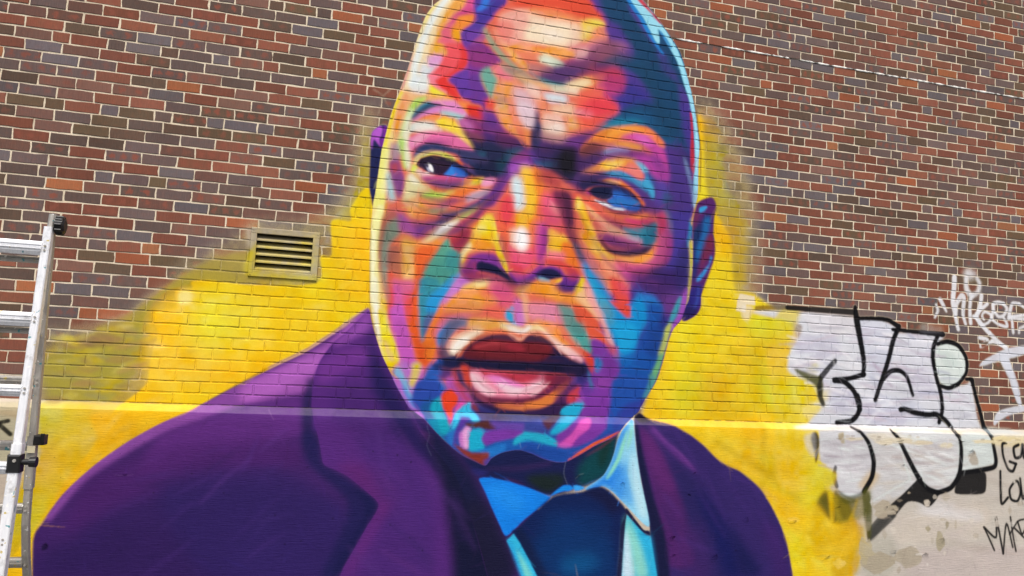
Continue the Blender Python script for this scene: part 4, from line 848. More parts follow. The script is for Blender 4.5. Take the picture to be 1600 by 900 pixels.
('p','f2b43a',18.2,1,[1494,2487,1560,2457,1597,2452,1656,2403,1696,2335,1602,2345,1510,2328]),
('p','f4b83c',18.2,1,[1494,2487,1559,2466,1626,2428,1601,2372,1594,2326,1501,2327,1497,2407]),
('p','ef7a30',18.2,1,[1590,2406,1656,2403,1705,2345,1718,2265,1703,2193,1634,2259,1595,2309]),
('p','ee7a8a',22.6,0.9,[1492,2335,1603,2336,1623,2293,1569,2271,1485,2282,1450,2244]),
('p','d84a4a',18.1,0.95,[1476,2272,1568,2280,1644,2250,1701,2228,1721,2194,1685,2174,1589,2228,1505,2239]),
('p','6e348c',13.5,1,[1390,2168,1443,2208,1515,2236,1590,2219,1629,2178,1693,2192,1731,2177,1742,2151,1707,2086,1662,2052,1606,2061,1558,2102,1538,2127,1593,2140,1602,2158,1573,2174,1445,2155,1357,2096,1338,2121]),
('p','22255a',8.99,1,[1417,2171,1470,2210,1544,2207,1592,2175,1602,2158,1538,2145,1501,2133,1427,2154]),
('p','4a2a78',13.6,0.8,[1603,2132,1669,2101,1724,2123,1708,2078,1653,2051,1596,2070,1558,2102]),
('p','b04058',18.2,0.7,[1636,2223,1701,2228,1726,2186,1705,2148,1648,2153]),
('p','4aa0c0',8.96,1,[1423,2153,1473,2153,1520,2134,1520,2117,1457,2112]),
('p','f2b050',9.02,1,[1520,2130,1565,2147,1602,2157,1594,2131,1557,2115]),
('p','e0604a',9,0.8,[1520,2126,1556,2137,1566,2129,1534,2116]),
('p','f4cc44',13.7,1,[1708,2069,1741,2169,1765,2162,1778,2091,1767,2020,1710,2033]),
('p','f0949a',18.3,1,[1765,2153,1801,2093,1853,1990,1885,1903,1846,1918,1785,2021]),
('p','b8686a',20.8,0.9,[370,2457,415,2529,467,2501,482,2383,460,2348,399,2275,380,2190,366,2272]),
('s','f4f0a0',8.23,1,[345,2522,324,2411,321,2268,333,2086,351,1889],[41.5,57.9,52.7,45.9,44]),
('s','f8f6d0',12.3,0.7,[310,2367,318,2201,332,1954],[16.5,24.6,24.5]),
('s','b0604a',16.5,0.8,[379,2441,365,2289,372,2122],[24.9,29.7,24.7]),
('p','8fb6a8',20.6,0.8,[383,2265,415,2276,406,2158,419,2093,417,1993,386,2090,375,2189]),
('p','5f9a8e',20.8,0.9,[413,2436,469,2467,483,2375,453,2330,389,2291,392,2375]),
('p','a050a8',21,1,[458,2500,519,2472,572,2417,609,2361,577,2341,509,2361,474,2391]),
('p','f2b070',25.4,0.9,[513,2556,543,2611,630,2568,649,2536,585,2478,535,2482]),
('p','ef8a50',21.2,0.9,[548,2534,632,2551,667,2521,619,2473,569,2477]),
('p','9fb08a',21.4,0.9,[649,2536,733,2562,800,2594,752,2538,685,2514]),
('p','a8448c',21.5,0.7,[715,2586,832,2641,851,2617,784,2575,733,2562]),
('p','4a3f80',21.5,1,[736,2519,837,2546,922,2598,989,2640,1057,2700,1027,2600,925,2538,840,2503,774,2454,674,2410,609,2370,574,2392,655,2442,722,2466]),
('p','7a3a90',21.2,0.8,[555,2433,655,2451,723,2449,658,2400,609,2361]),
('p','a8c070',17.4,1,[941,2565,1009,2598,1050,2664,993,2579,926,2520,842,2477,808,2465,857,2513]),
('p','f0dca0',21.3,1,[791,2464,841,2486,860,2462,795,2395,712,2345,663,2315,614,2294,660,2357,725,2415]),
('p','eef4f6',17.1,0.8,[741,2433,808,2465,826,2450,776,2411,718,2380]),
('p','c24a6a',21.7,1,[859,2470,943,2522,1010,2581,1046,2576,997,2501,931,2434,846,2400,788,2369,810,2423]),
('p','e2782e',17.4,0.7,[919,2485,997,2510,982,2456,930,2443]),
('p','a8384c',21.5,0.95,[813,2371,880,2412,948,2436,935,2365,886,2301,835,2288,807,2328]),
('p','f09a50',25.3,1,[484,2358,543,2355,595,2326,680,2317,779,2368,749,2306,685,2232,637,2194,567,2239,546,2305]),
('p','ec6a34',21,1,[597,2292,715,2303,748,2314,687,2207,642,2110,624,1991,622,1890,589,1888,587,2055,571,2172]),
('p','f4b860',25.1,1,[495,2325,563,2306,579,2172,578,2063,528,2059,496,2166]),
('p','b0705c',29,0.9,[410,2226,465,2272,500,2233,501,2099,443,2095,408,2125]),
('p','e25038',16.5,1,[405,2108,451,2095,448,2028,485,1964,474,1881,441,1878,417,1993]),
('p','d0688c',20.7,1,[445,2061,503,2057,578,2063,591,1989,589,1888,474,1881,476,1964]),
('p','c25aa0',20.7,0.8,[456,2029,506,2016,523,1884,474,1881]),
('p','5fa08c',12.7,1,[749,2306,797,2361,826,2295,879,2274,879,2197,887,2146,815,2056,751,1983,702,1955,630,1891,633,1992,650,2111,687,2198]),
('p','3d8f9a',21.4,0.7,[802,2276,880,2266,885,2180,827,2141,790,2190]),
('p','8aa070',21.1,0.6,[733,2287,687,2198,659,2111,645,2060,671,2180]),
('p','2a92d0',17,1,[887,2146,897,2113,850,2041,803,1970,756,1899,672,1894,701,1963,767,2001,831,2074]),
('p','b06ac0',17.1,1,[897,2113,950,2100,986,2085,918,2046,870,1992,807,1903,773,1900,819,1988,866,2059]),
('p','f0c070',25.9,1,[918,2046,1002,2095,1097,2120,1091,2076,1040,2038,954,2023,895,2002]),
('p','f6e0a0',21.6,0.8,[986,2085,1098,2111,1082,2075,1005,2053]),
('p','e07a8c',26.2,0.9,[1097,2120,1195,2110,1252,2053,1184,1997,1094,2025]),
('p','d8606c',26.3,0.7,[1125,2104,1250,2088,1322,2076,1254,2019,1164,2030]),
('p','f09a40',22.4,1,[1366,2097,1447,2129,1558,2111,1616,2044,1619,1992,1526,2012,1415,2039,1333,2042]),
('p','c89a60',26.5,0.8,[1287,2073,1375,2115,1377,2062,1326,2007,1271,2020]),
('s','f6f2c8',10.2,1,[336,2053,347,1938,367,1824,390,1727,415,1655],[36,40.8,39.1,35.8,29.3]),
('s','fcfaf0',10.2,0.9,[359,1889,372,1808,391,1711],[13.1,19.6,17.9]),
('p','f2d43c',12.2,1,[370,1849,419,1844,451,1731,497,1651,537,1538,505,1520,476,1470,430,1557,407,1646]),
('p','eecb60',16.4,0.8,[375,1957,416,1951,433,1878,420,1827,385,1858]),
('p','e2b888',16.3,0.8,[413,1679,448,1648,495,1552,514,1504,472,1535,435,1598]),
('p','d05060',16.4,0.8,[413,1992,441,2011,457,1880,470,1814,446,1796,429,1878]),
('p','c060b8',16.5,1,[450,1871,538,1902,563,1778,604,1657,626,1559,645,1527,616,1460,585,1425,538,1522,506,1635,466,1748]),
('p','b058a8',20.6,0.6,[487,1799,554,1778,587,1656,539,1637]),
('p','e8622c',14.5,1,[545,1919,606,2006,628,1924,637,1783,661,1668,687,1645,743,1697,765,1674,749,1598,720,1530,672,1487,652,1543,622,1625,582,1738,560,1820]),
('p','e2506c',16.6,0.6,[526,1967,583,1988,585,1821,571,1779,539,1885]),
('p','f08a30',14.6,0.9,[690,1611,753,1673,756,1615,727,1547,692,1570]),
('p','3a8aa0',14.7,1,[627,2075,745,2084,771,1934,758,1866,712,1788,685,1686,661,1668,641,1783,627,1941]),
('p','2c94d0',16.9,1,[686,1945,781,2053,829,2108,862,2127,817,2022,779,1935,758,1874,691,1853]),
('p','5c5f90',16.7,0.85,[691,1853,742,1856,713,1771,677,1685,662,1785]),
('p','f0802e',14.7,1,[788,1935,838,1955,776,1850,746,1781,716,1721,743,1697,761,1682,705,1629,670,1652,713,1771,758,1874]),
('p','c080c8',17,0.9,[771,1926,818,1996,873,2094,901,2045,854,1974,822,1929]),
('p','f09450',21.4,1,[837,1964,954,2032,1076,2023,1081,1938,1032,1883,911,1867,809,1869,784,1851]),
('p','e86a5a',26.1,1,[1041,2021,1173,2030,1238,1974,1209,1861,1104,1845,1065,1920]),
('p','d85a80',26.2,0.9,[1109,2060,1215,2068,1291,1995,1223,1930,1133,1959]),
('p','d77aa8',21.1,0.9,[764,1766,811,1827,912,1859,998,1864,896,1832,831,1786,784,1716,751,1698]),
('p','6f7c9a',21.2,1,[829,1820,913,1842,974,1829,968,1786,900,1765,853,1704,806,1634,786,1683,799,1751]),
('p','2a82c0',16.8,0.95,[766,1732,814,1777,848,1787,802,1701,789,1633,762,1665]),
('p','e8a850',21.6,1,[974,1837,1086,1844,1166,1832,1228,1819,1160,1780,1056,1766,968,1778]),
('p','3aa0d0',13.1,1,[1208,1878,1240,1931,1276,1934,1280,1856,1318,1816,1291,1805,1236,1836]),
('p','c878c0',17.6,1,[1278,1899,1348,1921,1369,1862,1345,1809,1300,1806]),
('p','c070b8',22,0.8,[1273,1994,1364,1966,1366,1922,1278,1899]),
('p','f0b878',22.1,0.8,[1324,2041,1373,1975,1379,1854,1363,1810,1407,1830,1444,1806,1374,1767]),
('p','e08aa0',22.3,0.9,[1373,1966,1564,1970,1588,1867,1479,1843,1387,1863]),
('p','f09858',22.3,0.9,[1441,1866,1570,1848,1629,1764,1537,1776,1426,1813]),
('p','f6dca0',22,1,[1175,1824,1264,1812,1355,1792,1443,1823,1519,1775,1446,1780,1320,1773,1204,1783]),
('p','ffffff',17.5,0.9,[1238,1806,1283,1788,1346,1783,1398,1820,1382,1785,1311,1770,1248,1781]),
('p','fbeac8',25.4,1,[824,1618,871,1688,936,1734,1004,1763,1073,1767,1007,1712,941,1658,892,1605,877,1579,843,1578]),
('p','ffffff',21.2,1,[873,1654,938,1700,972,1710,974,1685,916,1640,884,1605]),
('p','f0a0a0',16.8,0.7,[825,1602,839,1653,887,1697,857,1637,843,1578]),
('p','6aa09a',22.6,1,[1573,1971,1695,1953,1737,1850,1795,1791,1820,1652,1763,1666,1695,1750,1625,1843]),
('p','4a9a96',22.6,0.9,[1681,1846,1755,1859,1816,1757,1848,1653,1801,1668,1713,1751]),
('p','d884a0',22.4,0.8,[1509,1967,1583,1954,1625,1843,1533,1855,1459,1876]),
('p','f0923a',22.6,0.9,[1561,2049,1709,2060,1750,1965,1675,1978,1600,1999]),
('p','f2b888',22.9,1,[1700,2050,1801,2093,1861,2008,1903,1922,1866,1893,1769,1966]),
('p','e05f44',13.7,1,[1693,1979,1769,1966,1866,1893,1908,1807,1948,1756,1970,1695,1883,1734,1825,1758,1783,1870,1736,1867,1716,1892]),
('p','f0a09a',18.4,1,[1771,2136,1820,2086,1882,1983,1943,1880,1996,1749,2008,1697,1958,1738,1916,1834,1845,1945,1785,2039]),
('p','2a9cd4',18.4,0.7,[1820,2103,1899,2011,1961,1908,1944,1862,1892,1966,1831,2060]),
('p','0f8ac8',23.3,1,[1958,1979,2035,1975,2095,1916,2121,2008,2186,2085,2248,2016,2261,1908,2197,1796,2163,1669,2049,1628,2027,1698,1985,1784,1944,1862]),
('p','1d9fd8',27.8,0.9,[1981,1873,2136,1874,2177,1795,2124,1667,2047,1663,2025,1742]),
('p','5f9aa8',27.7,0.7,[1860,2035,1956,2015,1998,1928,1983,1838,1922,1923]),
('p','d84f44',14,1,[1966,2024,2053,2012,2112,1989,2115,1917,2085,1924,2016,1974]),
('p','2a7ac0',23.7,1,[2147,2091,2285,2083,2367,2006,2371,1897,2271,1909,2248,2016]),
('p','1b58a2',28.1,1,[2247,2025,2367,2015,2420,1900,2385,1753,2360,1643,2305,1515,2270,1389,2059,1363,2043,1539,2049,1619,2163,1669,2198,1778,2252,1890]),
('p','214a94',28.3,0.6,[2292,1874,2391,1871,2358,1679,2241,1673,2199,1743]),
('p','5a2f6c',28.7,0.9,[2324,2095,2484,2106,2487,2014,2448,1957,2370,1924,2377,2007]),
('p','7a4a9a',24,0.5,[2374,2098,2513,2145,2535,2073,2469,1958,2421,1891,2390,1916]),
('p','2f2c78',28.5,0.8,[2350,1932,2429,1946,2412,1845,2352,1850]),
('p','9c56b4',12,1,[2523,2146,2553,2148,2547,2036,2510,1933,2462,1857,2433,1828,2441,1883,2488,1977]),
('p','3fa0b0',12,0.9,[2485,2078,2510,2089,2488,1987,2440,1901,2411,1890,2438,1974]),
('p','b8c060',14.2,1,[2392,1862,2440,1901,2414,1790,2379,1662,2339,1669,2374,1788]),
('p','6fa878',14.1,1,[2349,1669,2383,1680,2353,1553,2299,1416,2252,1370,2285,1514,2322,1596]),
('p','4a8a9a',14,0.9,[2286,1496,2314,1533,2317,1462,2271,1371,2213,1369]),
('p','7a3f9a',13.7,1,[1835,1749,1911,1736,1989,1687,2027,1698,2050,1592,2037,1450,2012,1362,1768,1353,1810,1459,1825,1529,1861,1584,1848,1671]),
('p','c05a70',18.4,0.9,[1950,1711,2017,1706,2044,1628,1990,1652]),
('p','8a469c',18.2,0.8,[1884,1479,2016,1485,2020,1379,1870,1374]),
('p','2a7ab4',13.6,0.9,[1859,1619,1906,1621,1927,1578,1891,1523,1863,1540]),
('p','d0442e',11.3,1,[1744,1683,1791,1668,1849,1627,1861,1575,1845,1521,1805,1563,1794,1615]),
('p','e0705a',18,0.8,[1686,1724,1782,1667,1804,1598,1746,1648]),
('p','2f2c6a',18,1,[1730,1577,1796,1572,1817,1512,1828,1460,1773,1440,1733,1508]),
('p','28859c',9.03,1,[1811,1533,1836,1504,1869,1391,1845,1399]),
('p','f6c8c0',17.9,1,[1437,1779,1519,1775,1613,1720,1708,1664,1766,1614,1767,1579,1692,1610,1597,1667,1540,1716,1466,1738]),
('p','f4a24a',17.9,0.8,[1518,1793,1592,1762,1668,1714,1660,1696,1566,1735]),
('p','e898b0',18,0.9,[1671,1653,1756,1614,1767,1579,1710,1603]),
('p','2a2350',13,1,[776,1566,843,1578,901,1606,974,1677,1058,1723,1162,1746,1268,1744,1323,1713,1392,1760,1465,1755,1540,1707,1635,1642,1749,1578,1805,1563,1790,1493,1641,1504,1369,1509,1105,1506,983,1517,864,1504,795,1525]),
('p','e87a50',13,0.95,[893,1588,925,1640,990,1703,1074,1750,1178,1769,1267,1761,1322,1730,1383,1772,1464,1781,1539,1733,1502,1731,1393,1751,1323,1704,1250,1743,1144,1745,1041,1714,959,1642,928,1590]),
('p','f0b0a0',11,0.8,[1249,1760,1322,1730,1392,1777,1464,1772,1392,1760,1323,1708,1250,1743]),
('p','5a3048',13,0.9,[1119,1727,1206,1749,1287,1728,1288,1702,1199,1706,1129,1693]),
('p','4a2f48',13.3,0.9,[1358,1732,1428,1762,1502,1740,1577,1692,1486,1704,1377,1707]),
('p','6e2232',13,1,[945,1583,992,1661,1076,1708,1181,1713,1306,1703,1449,1711,1541,1690,1552,1638,1473,1583,1277,1573,1084,1572]),
('p','a83a42',17.3,0.85,[1009,1662,1129,1693,1271,1693,1360,1680,1344,1645,1185,1645,1064,1622]),
('p','c03c50',17.4,0.8,[1227,1682,1361,1672,1354,1641,1255,1649]),
('p','8a2c34',13.2,0.9,[1360,1689,1532,1689,1543,1647,1381,1638]),
('p','7d2a34',17.4,0.8,[1012,1611,1274,1624,1453,1625,1446,1590,1101,1582]),
('p','1a1d44',6.92,1,[793,1567,894,1572,989,1564,1180,1569,1366,1569,1492,1566,1786,1571,1770,1509,1568,1509,1387,1510,1183,1509,1070,1504,983,1517,795,1525]),
('p','2c2a60',12.8,0.7,[981,1559,1172,1560,1173,1534,1017,1536]),
('p','7a2c50',13,1,[975,1517,1070,1504,1281,1497,1550,1504,1679,1488,1609,1408,1539,1345,1416,1298,1256,1293,1116,1305,1026,1360,979,1433]),
('p','e88aa0',17.3,1,[993,1493,1071,1496,1194,1468,1373,1441,1496,1498,1533,1465,1483,1394,1396,1340,1201,1333,1079,1354,1015,1410]),
('p','f4c0cc',17,0.9,[994,1484,1055,1470,1110,1414,1183,1357,1123,1339,1051,1378,1006,1426]),
('p','e07ac0',17.3,0.9,[1107,1472,1211,1477,1302,1438,1375,1399,1269,1378,1179,1416]),
('p','f6d0d8',17.4,0.85,[1179,1425,1321,1397,1375,1390,1480,1445,1515,1473,1499,1420,1412,1374,1271,1352]),
('p','b83a4a',12.9,0.9,[1062,1504,1158,1491,1299,1489,1372,1458,1301,1447,1176,1475,1090,1463]),
('p','d24a5a',17.5,0.9,[1300,1472,1442,1495,1478,1480,1391,1433,1337,1431]),
('p','a03048',17.6,0.9,[1496,1498,1605,1485,1590,1433,1520,1378,1466,1359,1517,1430]),
('p','f2b8c0',13.2,0.8,[1412,1366,1499,1420,1534,1448,1518,1404,1449,1350]),
('p','f4b0b8',12.7,0.6,[1009,1359,1080,1329,1125,1288,1117,1280,1028,1335]),
('p','c84a3c',12.7,1,[930,1540,983,1526,995,1459,1016,1393,963,1416,943,1474]),
('p','b04a5c',12.6,0.95,[865,1495,933,1490,956,1391,993,1342,923,1373,885,1438]),
('p','2b3468',12.7,0.9,[899,1497,933,1498,963,1424,1009,1359,975,1367,929,1415]),
('p','3f2f78',16.7,0.9,[781,1492,864,1504,877,1438,801,1426,734,1432]),
('p','2f5fae',20.8,1,[728,1522,793,1567,814,1501,785,1417,846,1387,808,1319,666,1314,670,1396,698,1480]),
('p','2a74c4',20.7,0.8,[685,1413,801,1426,822,1369,707,1332]),
('p','8f5aa8',16.8,1,[843,1428,887,1413,924,1356,943,1324,892,1322,847,1370]),
('p','c06ac0',16.5,0.9,[612,1525,679,1512,691,1455,661,1396,625,1313,589,1360,585,1425]),
('p','d8c060',16.5,0.95,[612,1525,670,1528,658,1445,630,1370,595,1393,608,1459]),
('p','7ab0d8',16.4,0.95,[492,1479,539,1505,585,1425,607,1345,642,1313,568,1310,521,1406]),
('p','a872c0',16.4,0.8,[537,1538,595,1524,602,1426,576,1441,540,1489]),
('p','8a6fc0',12.2,0.8,[478,1437,512,1422,558,1343,584,1311,552,1310,507,1373]),
('p','b468c0',10.2,1,[495,1430,536,1423,591,1328,646,1248,677,1220,711,1187,687,1187,646,1220,622,1239,550,1334]),
('p','4a8ad0',12.3,0.8,[545,1407,599,1336,655,1240,629,1247,576,1319]),
('p','2f4fa0',16.5,1,[660,1420,785,1425,815,1344,797,1228,729,1234,654,1248,624,1329]),
('p','1f5a9c',16.5,0.8,[693,1290,808,1311,822,1229,759,1220,747,1218,739,1220,713,1226]),
('p','a85aa8',16.8,1,[843,1444,885,1446,923,1381,993,1351,1030,1302,999,1234,931,1232,943,1315,855,1379]),
('p','b0445c',16.8,0.8,[877,1429,939,1398,985,1334,1030,1293,1015,1268,943,1324]),
('p','2a1f52',17.2,1,[980,1417,1026,1360,1116,1305,1257,1284,1381,1280,1559,1303,1648,1357,1654,1229,1384,1221,1172,1231,1084,1262,1011,1326]),
('p','241d4c',17.4,0.9,[1152,1272,1382,1254,1650,1306,1654,1229,1361,1220,1207,1216,1203,1220]),
('p','e8884a',13.1,1,[1169,1281,1274,1293,1381,1280,1469,1300,1557,1354,1645,1426,1647,1383,1577,1312,1489,1266,1364,1254,1240,1258]),
('p','f07a2a',11,1,[1380,1297,1486,1317,1574,1372,1611,1373,1559,1311,1452,1291]),
('p','8a3c5c',17,0.8,[1026,1368,1124,1313,1221,1300,1117,1288,1046,1327]),
('p','6a2c5c',17.6,0.8,[1415,1315,1520,1361,1626,1425,1644,1452,1607,1442,1501,1378]),
('p','1f5a90',16.4,1,[679,1249,808,1311,829,1220,830,1213,826,1177,832,1086,887,1006,798,1093,727,1172,724,1177,699,1220]),
('p','16a0b8',11.9,1,[760,1284,816,1319,830,1229,835,1220,852,1184,855,1177,879,1136,873,1087,815,1086,777,1174,775,1177,755,1220,746,1235]),
('p','1894b4',12.3,0.9,[727,1172,757,1177,794,1182,794,1177,815,1086,869,1022,817,1053,764,1117]),
('p','2a78c0',12.4,0.9,[857,1087,912,1137,917,1063,904,998,869,1030]),
('p','e24a28',10.4,1,[815,1336,872,1371,916,1339,928,1290,896,1248,895,1220,885,1177,862,1199,851,1220,829,1254]),
('p','dc56a0',12.5,0.95,[828,1262,852,1220,862,1199,866,1177,879,1136,890,1177,905,1208,920,1220,947,1249,970,1291,944,1299,913,1256,904,1220,885,1177,855,1214,852,1220]),
('p','3cb8e4',10,1,[915,1223,1005,1293,1016,1243,1047,1220,1066,1204,1069,1177,1072,1165,1047,1148,1015,1177,997,1195,944,1178,913,1129,888,1120,898,1177,914,1220]),
('p','3a2a62',16.4,0.9,[1015,1268,1084,1254,1193,1220,1207,1216,1290,1195,1215,1177,1183,1168,1118,1177,1080,1182,1054,1220]),
('p','8a3c40',12.7,0.9,[1015,1268,1048,1277,1068,1228,1033,1244]),
('p','5a3c98',12.4,1,[947,1201,1004,1187,994,1177,971,1146,932,1088,919,1023,904,998,907,1080,929,1137,937,1177]),
('p','e4a0d8',12.5,1,[949,1089,988,1143,1014,1123,1001,1057,1012,1008,980,991,952,1032]),
('p','c26ac0',12.4,0.9,[940,1088,957,1097,970,1007,953,1023]),
('p','5a3030',10.5,1,[970,1155,1063,1173,1084,1177,1123,1183,1132,1177,1184,1144,1169,1118,1082,1125,1014,1131]),
('p','6a4a9c',17.1,0.95,[1148,1176,1322,1172,1481,1168,1537,1136,1503,1093,1360,1115,1185,1127]),
('p','7a3fa0',10.6,1,[1118,1109,1237,1128,1369,1115,1345,1073,1259,1054,1123,1019,1087,1042,1085,1083]),
('p','1ba8cc',10.4,1,[1007,1098,1065,1128,1105,1109,1086,1059,1115,1002,1091,977,1023,976,1004,1008]),
('p','1f5fa8',12.7,1,[1023,976,1107,994,1173,1036,1293,1063,1379,1082,1649,1037,1655,919,1474,967,1340,989,1229,963,1170,937,1109,961]),
('p','2880cc',12.6,0.7,[1057,976,1157,1011,1251,1029,1245,988,1161,945,1092,961]),
('p','28a8c8',10.8,1,[1319,1072,1396,1111,1511,1101,1612,1053,1668,1020,1559,1035,1433,1066,1364,1048,1304,1022]),
('p','8a3c32',10.4,1,[907,1023,980,991,1040,968,1142,970,1117,887,1043,919,973,959]),
('p','5a4a9c',12.6,0.9,[1115,928,1196,938,1180,904,1117,891]),
('p','4a3c90',17.1,0.9,[1297,980,1474,967,1564,935,1457,933,1342,965]),
('p','5a2c40',13,0.7,[1499,1177,1503,1177,1553,1178,1553,1177,1554,1136,1519,1127]),
('p','d07a40',13.2,0.9,[1380,1305,1468,1325,1557,1363,1626,1425,1680,1454,1647,1375,1595,1313,1489,1266,1383,1246]),
('p','5c2c60',17.8,0.9,[1594,1347,1672,1427,1736,1447,1775,1405,1741,1343,1678,1307,1596,1287]),
('p','c0444c',13.4,0.9,[1676,1350,1765,1431,1769,1336,1697,1299]),
('p','3a2250',17.6,0.9,[1382,1254,1498,1267,1632,1314,1688,1290,1636,1228,1508,1220,1382,1213,1384,1220]),
('p','5a3040',12.6,0.9,[1492,1184,1563,1218,1573,1220,1635,1237,1629,1220,1598,1179,1594,1177,1537,1127,1496,1177]),
('p','7c3d9c',13.3,1,[1766,1396,2019,1423,2004,1318,1989,1230,1987,1220,1962,1177,1957,1146,1885,1076,1804,1040,1723,1013,1650,1012,1604,1036,1610,1112,1700,1177,1740,1199,1757,1220,1798,1311]),
('p','b058b0',13.4,0.6,[1741,1326,1787,1354,1798,1293,1763,1266]),
('p','22a4cc',10.6,1,[1635,1237,1652,1271,1724,1308,1798,1311,1773,1241,1756,1220,1719,1190,1701,1177,1663,1139,1601,1103,1547,1102,1572,1137,1612,1177,1616,1180,1634,1220]),
('p','d058b0',11,1,[1777,1199,1837,1213,1849,1193,1838,1177,1827,1143,1756,1090,1704,1030,1659,1012,1614,1024,1666,1071,1718,1123,1753,1177]),
('p','c860b8',13.1,0.8,[1604,1036,1676,1037,1722,1030,1651,1007]),
('p','2456a4',17.8,1,[2016,1494,2266,1504,2232,1369,2197,1280,2136,1220,2118,1208,2076,1177,2051,1148,1959,1086,1815,1006,1725,971,1653,953,1385,982,1381,1048,1605,1019,1741,1013,1885,1076,1957,1146,1961,1177,1983,1220,1994,1317]),
('p','3a3a90',22.9,0.7,[2100,1303,2233,1343,2197,1271,2137,1220,2118,1208,2067,1177,2014,1130,1995,1177,1994,1181,2040,1220]),
('p','30368a',17.9,0.6,[1885,1076,2014,1130,2051,1140,1960,1077,1815,998]),
('p','1f4f9a',17.3,1,[1382,1023,1561,1002,1679,970,1654,927,1528,934,1385,974]),
('p','5a3c8c',17.1,0.8,[1385,982,1510,942,1440,933,1386,949]),
('p','28a6c6',12.9,1,[1378,1115,1467,1100,1604,1044,1587,1027,1469,1050,1380,1073]),
('p','2a4a8c',12.9,0.8,[1376,1182,1416,1177,1490,1168,1556,1102,1467,1109,1377,1123,1375,1177]),
('p','f09a92',22.9,0.7,[1040,3834,1115,3963,1247,4003,1286,3908,1225,3781,1128,3732,1060,3754]),
('p','f6d6b8',23.5,0.5,[1283,3959,1487,3993,1662,3972,1667,3852,1496,3791,1291,3808]),
('p','7a4f6c',38.5,0.4,[1843,3864,1968,3884,2061,3794,1902,3735,1745,3677,1674,3691]),
('p','44305e',28.3,0.5,[1520,3642,1673,3717,1884,3732,1851,3659,1678,3598,1576,3550,1457,3540,1370,3569]),
('p','2c3f70',18.6,0.7,[1388,3555,1491,3545,1593,3552,1509,3519,1406,3524]),
('p','d9e8d0',18.7,0.7,[1397,3716,1483,3704,1554,3664,1485,3654,1399,3671]),
('p','34305c',18.3,0.9,[1333,3232,1374,3320,1396,3207,1397,3092,1355,3021,1326,3099]),
('p','e8d2e0',22.8,0.6,[1230,3350,1297,3351,1350,3300,1347,3184,1280,3192,1235,3268]),
('p','f2dcd0',23.1,0.5,[1418,3293,1537,3292,1574,3231,1509,3164,1423,3178]),
('p','24203c',27.7,0.55,[1363,3038,1529,3092,1684,3078,1707,2948,1642,2857,1573,2866,1436,2916]),
('p','17151f',23.2,0.8,[1557,3046,1658,3075,1681,2945,1615,2896,1558,2914]),
('p','4e2a66',28.1,0.8,[1685,3061,1785,3141,1875,3101,1843,3014,1743,2918,1674,2911]),
('p','6a3a7c',23.9,0.55,[1858,3066,2087,3110,2197,3090,2054,3055,1878,3018]),
('p','2a2450',23.4,0.8,[1675,2878,1794,2924,1935,2924,1832,2862,1731,2801]),
('p','1f2448',22.2,0.75,[905,3046,1033,3046,1165,3014,1171,2918,1111,2806,982,2815,1040,2918,941,2971]),
('p','2a3560',13,0.8,[521,2919,580,2966,687,2987,846,2959,943,2939,848,2931,690,2948,582,2927]),
('p','2c4a70',10.8,0.7,[501,3121,550,3191,656,3245,611,3207,545,3159]),
('p','5c2f72',22.1,0.5,[864,3202,960,3199,1029,3127,1000,3058,901,3110]),
('p','184a6a',29.5,0.7,[2063,3760,2208,3800,2309,3535,2445,3345,2356,3229,2262,3286,2237,3490,2121,3665]),
('p','4a2f6c',29.5,0.5,[2376,3197,2488,3177,2568,3013,2576,2755,2373,2735,2402,2960]),
('p','b03a70',24.1,0.5,[1888,3630,1996,3629,2000,3526,1859,3472]),
('p','e8485a',19,0.5,[1738,3421,1877,3474,1915,3411,1812,3329,1689,3347]),
('s','3c1c3c',6.91,0.7,[566,2823,662,2889,787,2888,900,2854],[6.18,9.36,9.45,6.35]),
('p','2c1e40',5.14,0.9,[610,2847,627,2854,647,2837,635,2820,616,2827]),
('p','fdfdff',4.29,0.9,[637,2842,647,2847,663,2823,667,2802,656,2802]),
('s','1a1638',8.51,0.8,[1756,2820,1884,2868,2044,2835,2164,2747],[6.76,11.9,12.1,8.68]),
('s','4a3a60',9.47,0.45,[534,2843,599,2901,707,2920,826,2893],[6.17,15.5,15.7,9.48]),
('s','7a5a4a',6.9,0.5,[548,2860,630,2904,739,2911,835,2878],[4.63,9.34,9.42,4.74]),
('s','5a4a70',23.1,0.45,[1135,3584,1270,3554,1406,3538,1541,3561],[16.5,36.6,40.3,23.8]),
('s','3c8a90',13.9,0.6,[1220,3550,1339,3523,1475,3521,1594,3549],[8.28,15,15.2,8.51]),
('s','e8c8b0',18.6,0.5,[1391,3486,1493,3487,1629,3532],[13.4,23.6,13.6]),
('p','6a3050',26.9,0.5,[1094,3135,1193,3123,1262,3059,1165,3014,1082,3052]),
('p','6a2c50',27.5,0.85,[1503,2748,1629,2761,1659,2666,1674,2536,1731,2395,1779,2285,1718,2304,1626,2467,1552,2606]),
('p','4a2446',23,0.7,[1579,2756,1649,2714,1672,2569,1649,2518,1601,2627]),
('p','c84a5a',27.2,0.4,[1383,2638,1517,2635,1607,2497,1559,2444,1455,2532]),
('p','3a2556',13,0.75,[889,2165,910,2120,975,2094,1053,2108,1148,2131,1229,2113,1296,2084,1247,2075,1149,2100,1023,2085,927,2097]),
('p','161a40',8.73,0.8,[998,2189,1015,2217,1079,2215,1161,2187,1219,2152,1295,2090,1229,2113,1130,2153,1034,2164]),
('p','54246c',17.8,0.8,[1295,2103,1407,2143,1470,2204,1440,2145,1376,2101,1320,2081]),
('p','1c1e4a',9,0.85,[1447,2175,1495,2206,1554,2205,1606,2171,1557,2146,1490,2146]),
('p','3c2068',18.1,0.7,[1558,2106,1644,2081,1717,2134,1702,2085,1653,2054,1577,2068]),
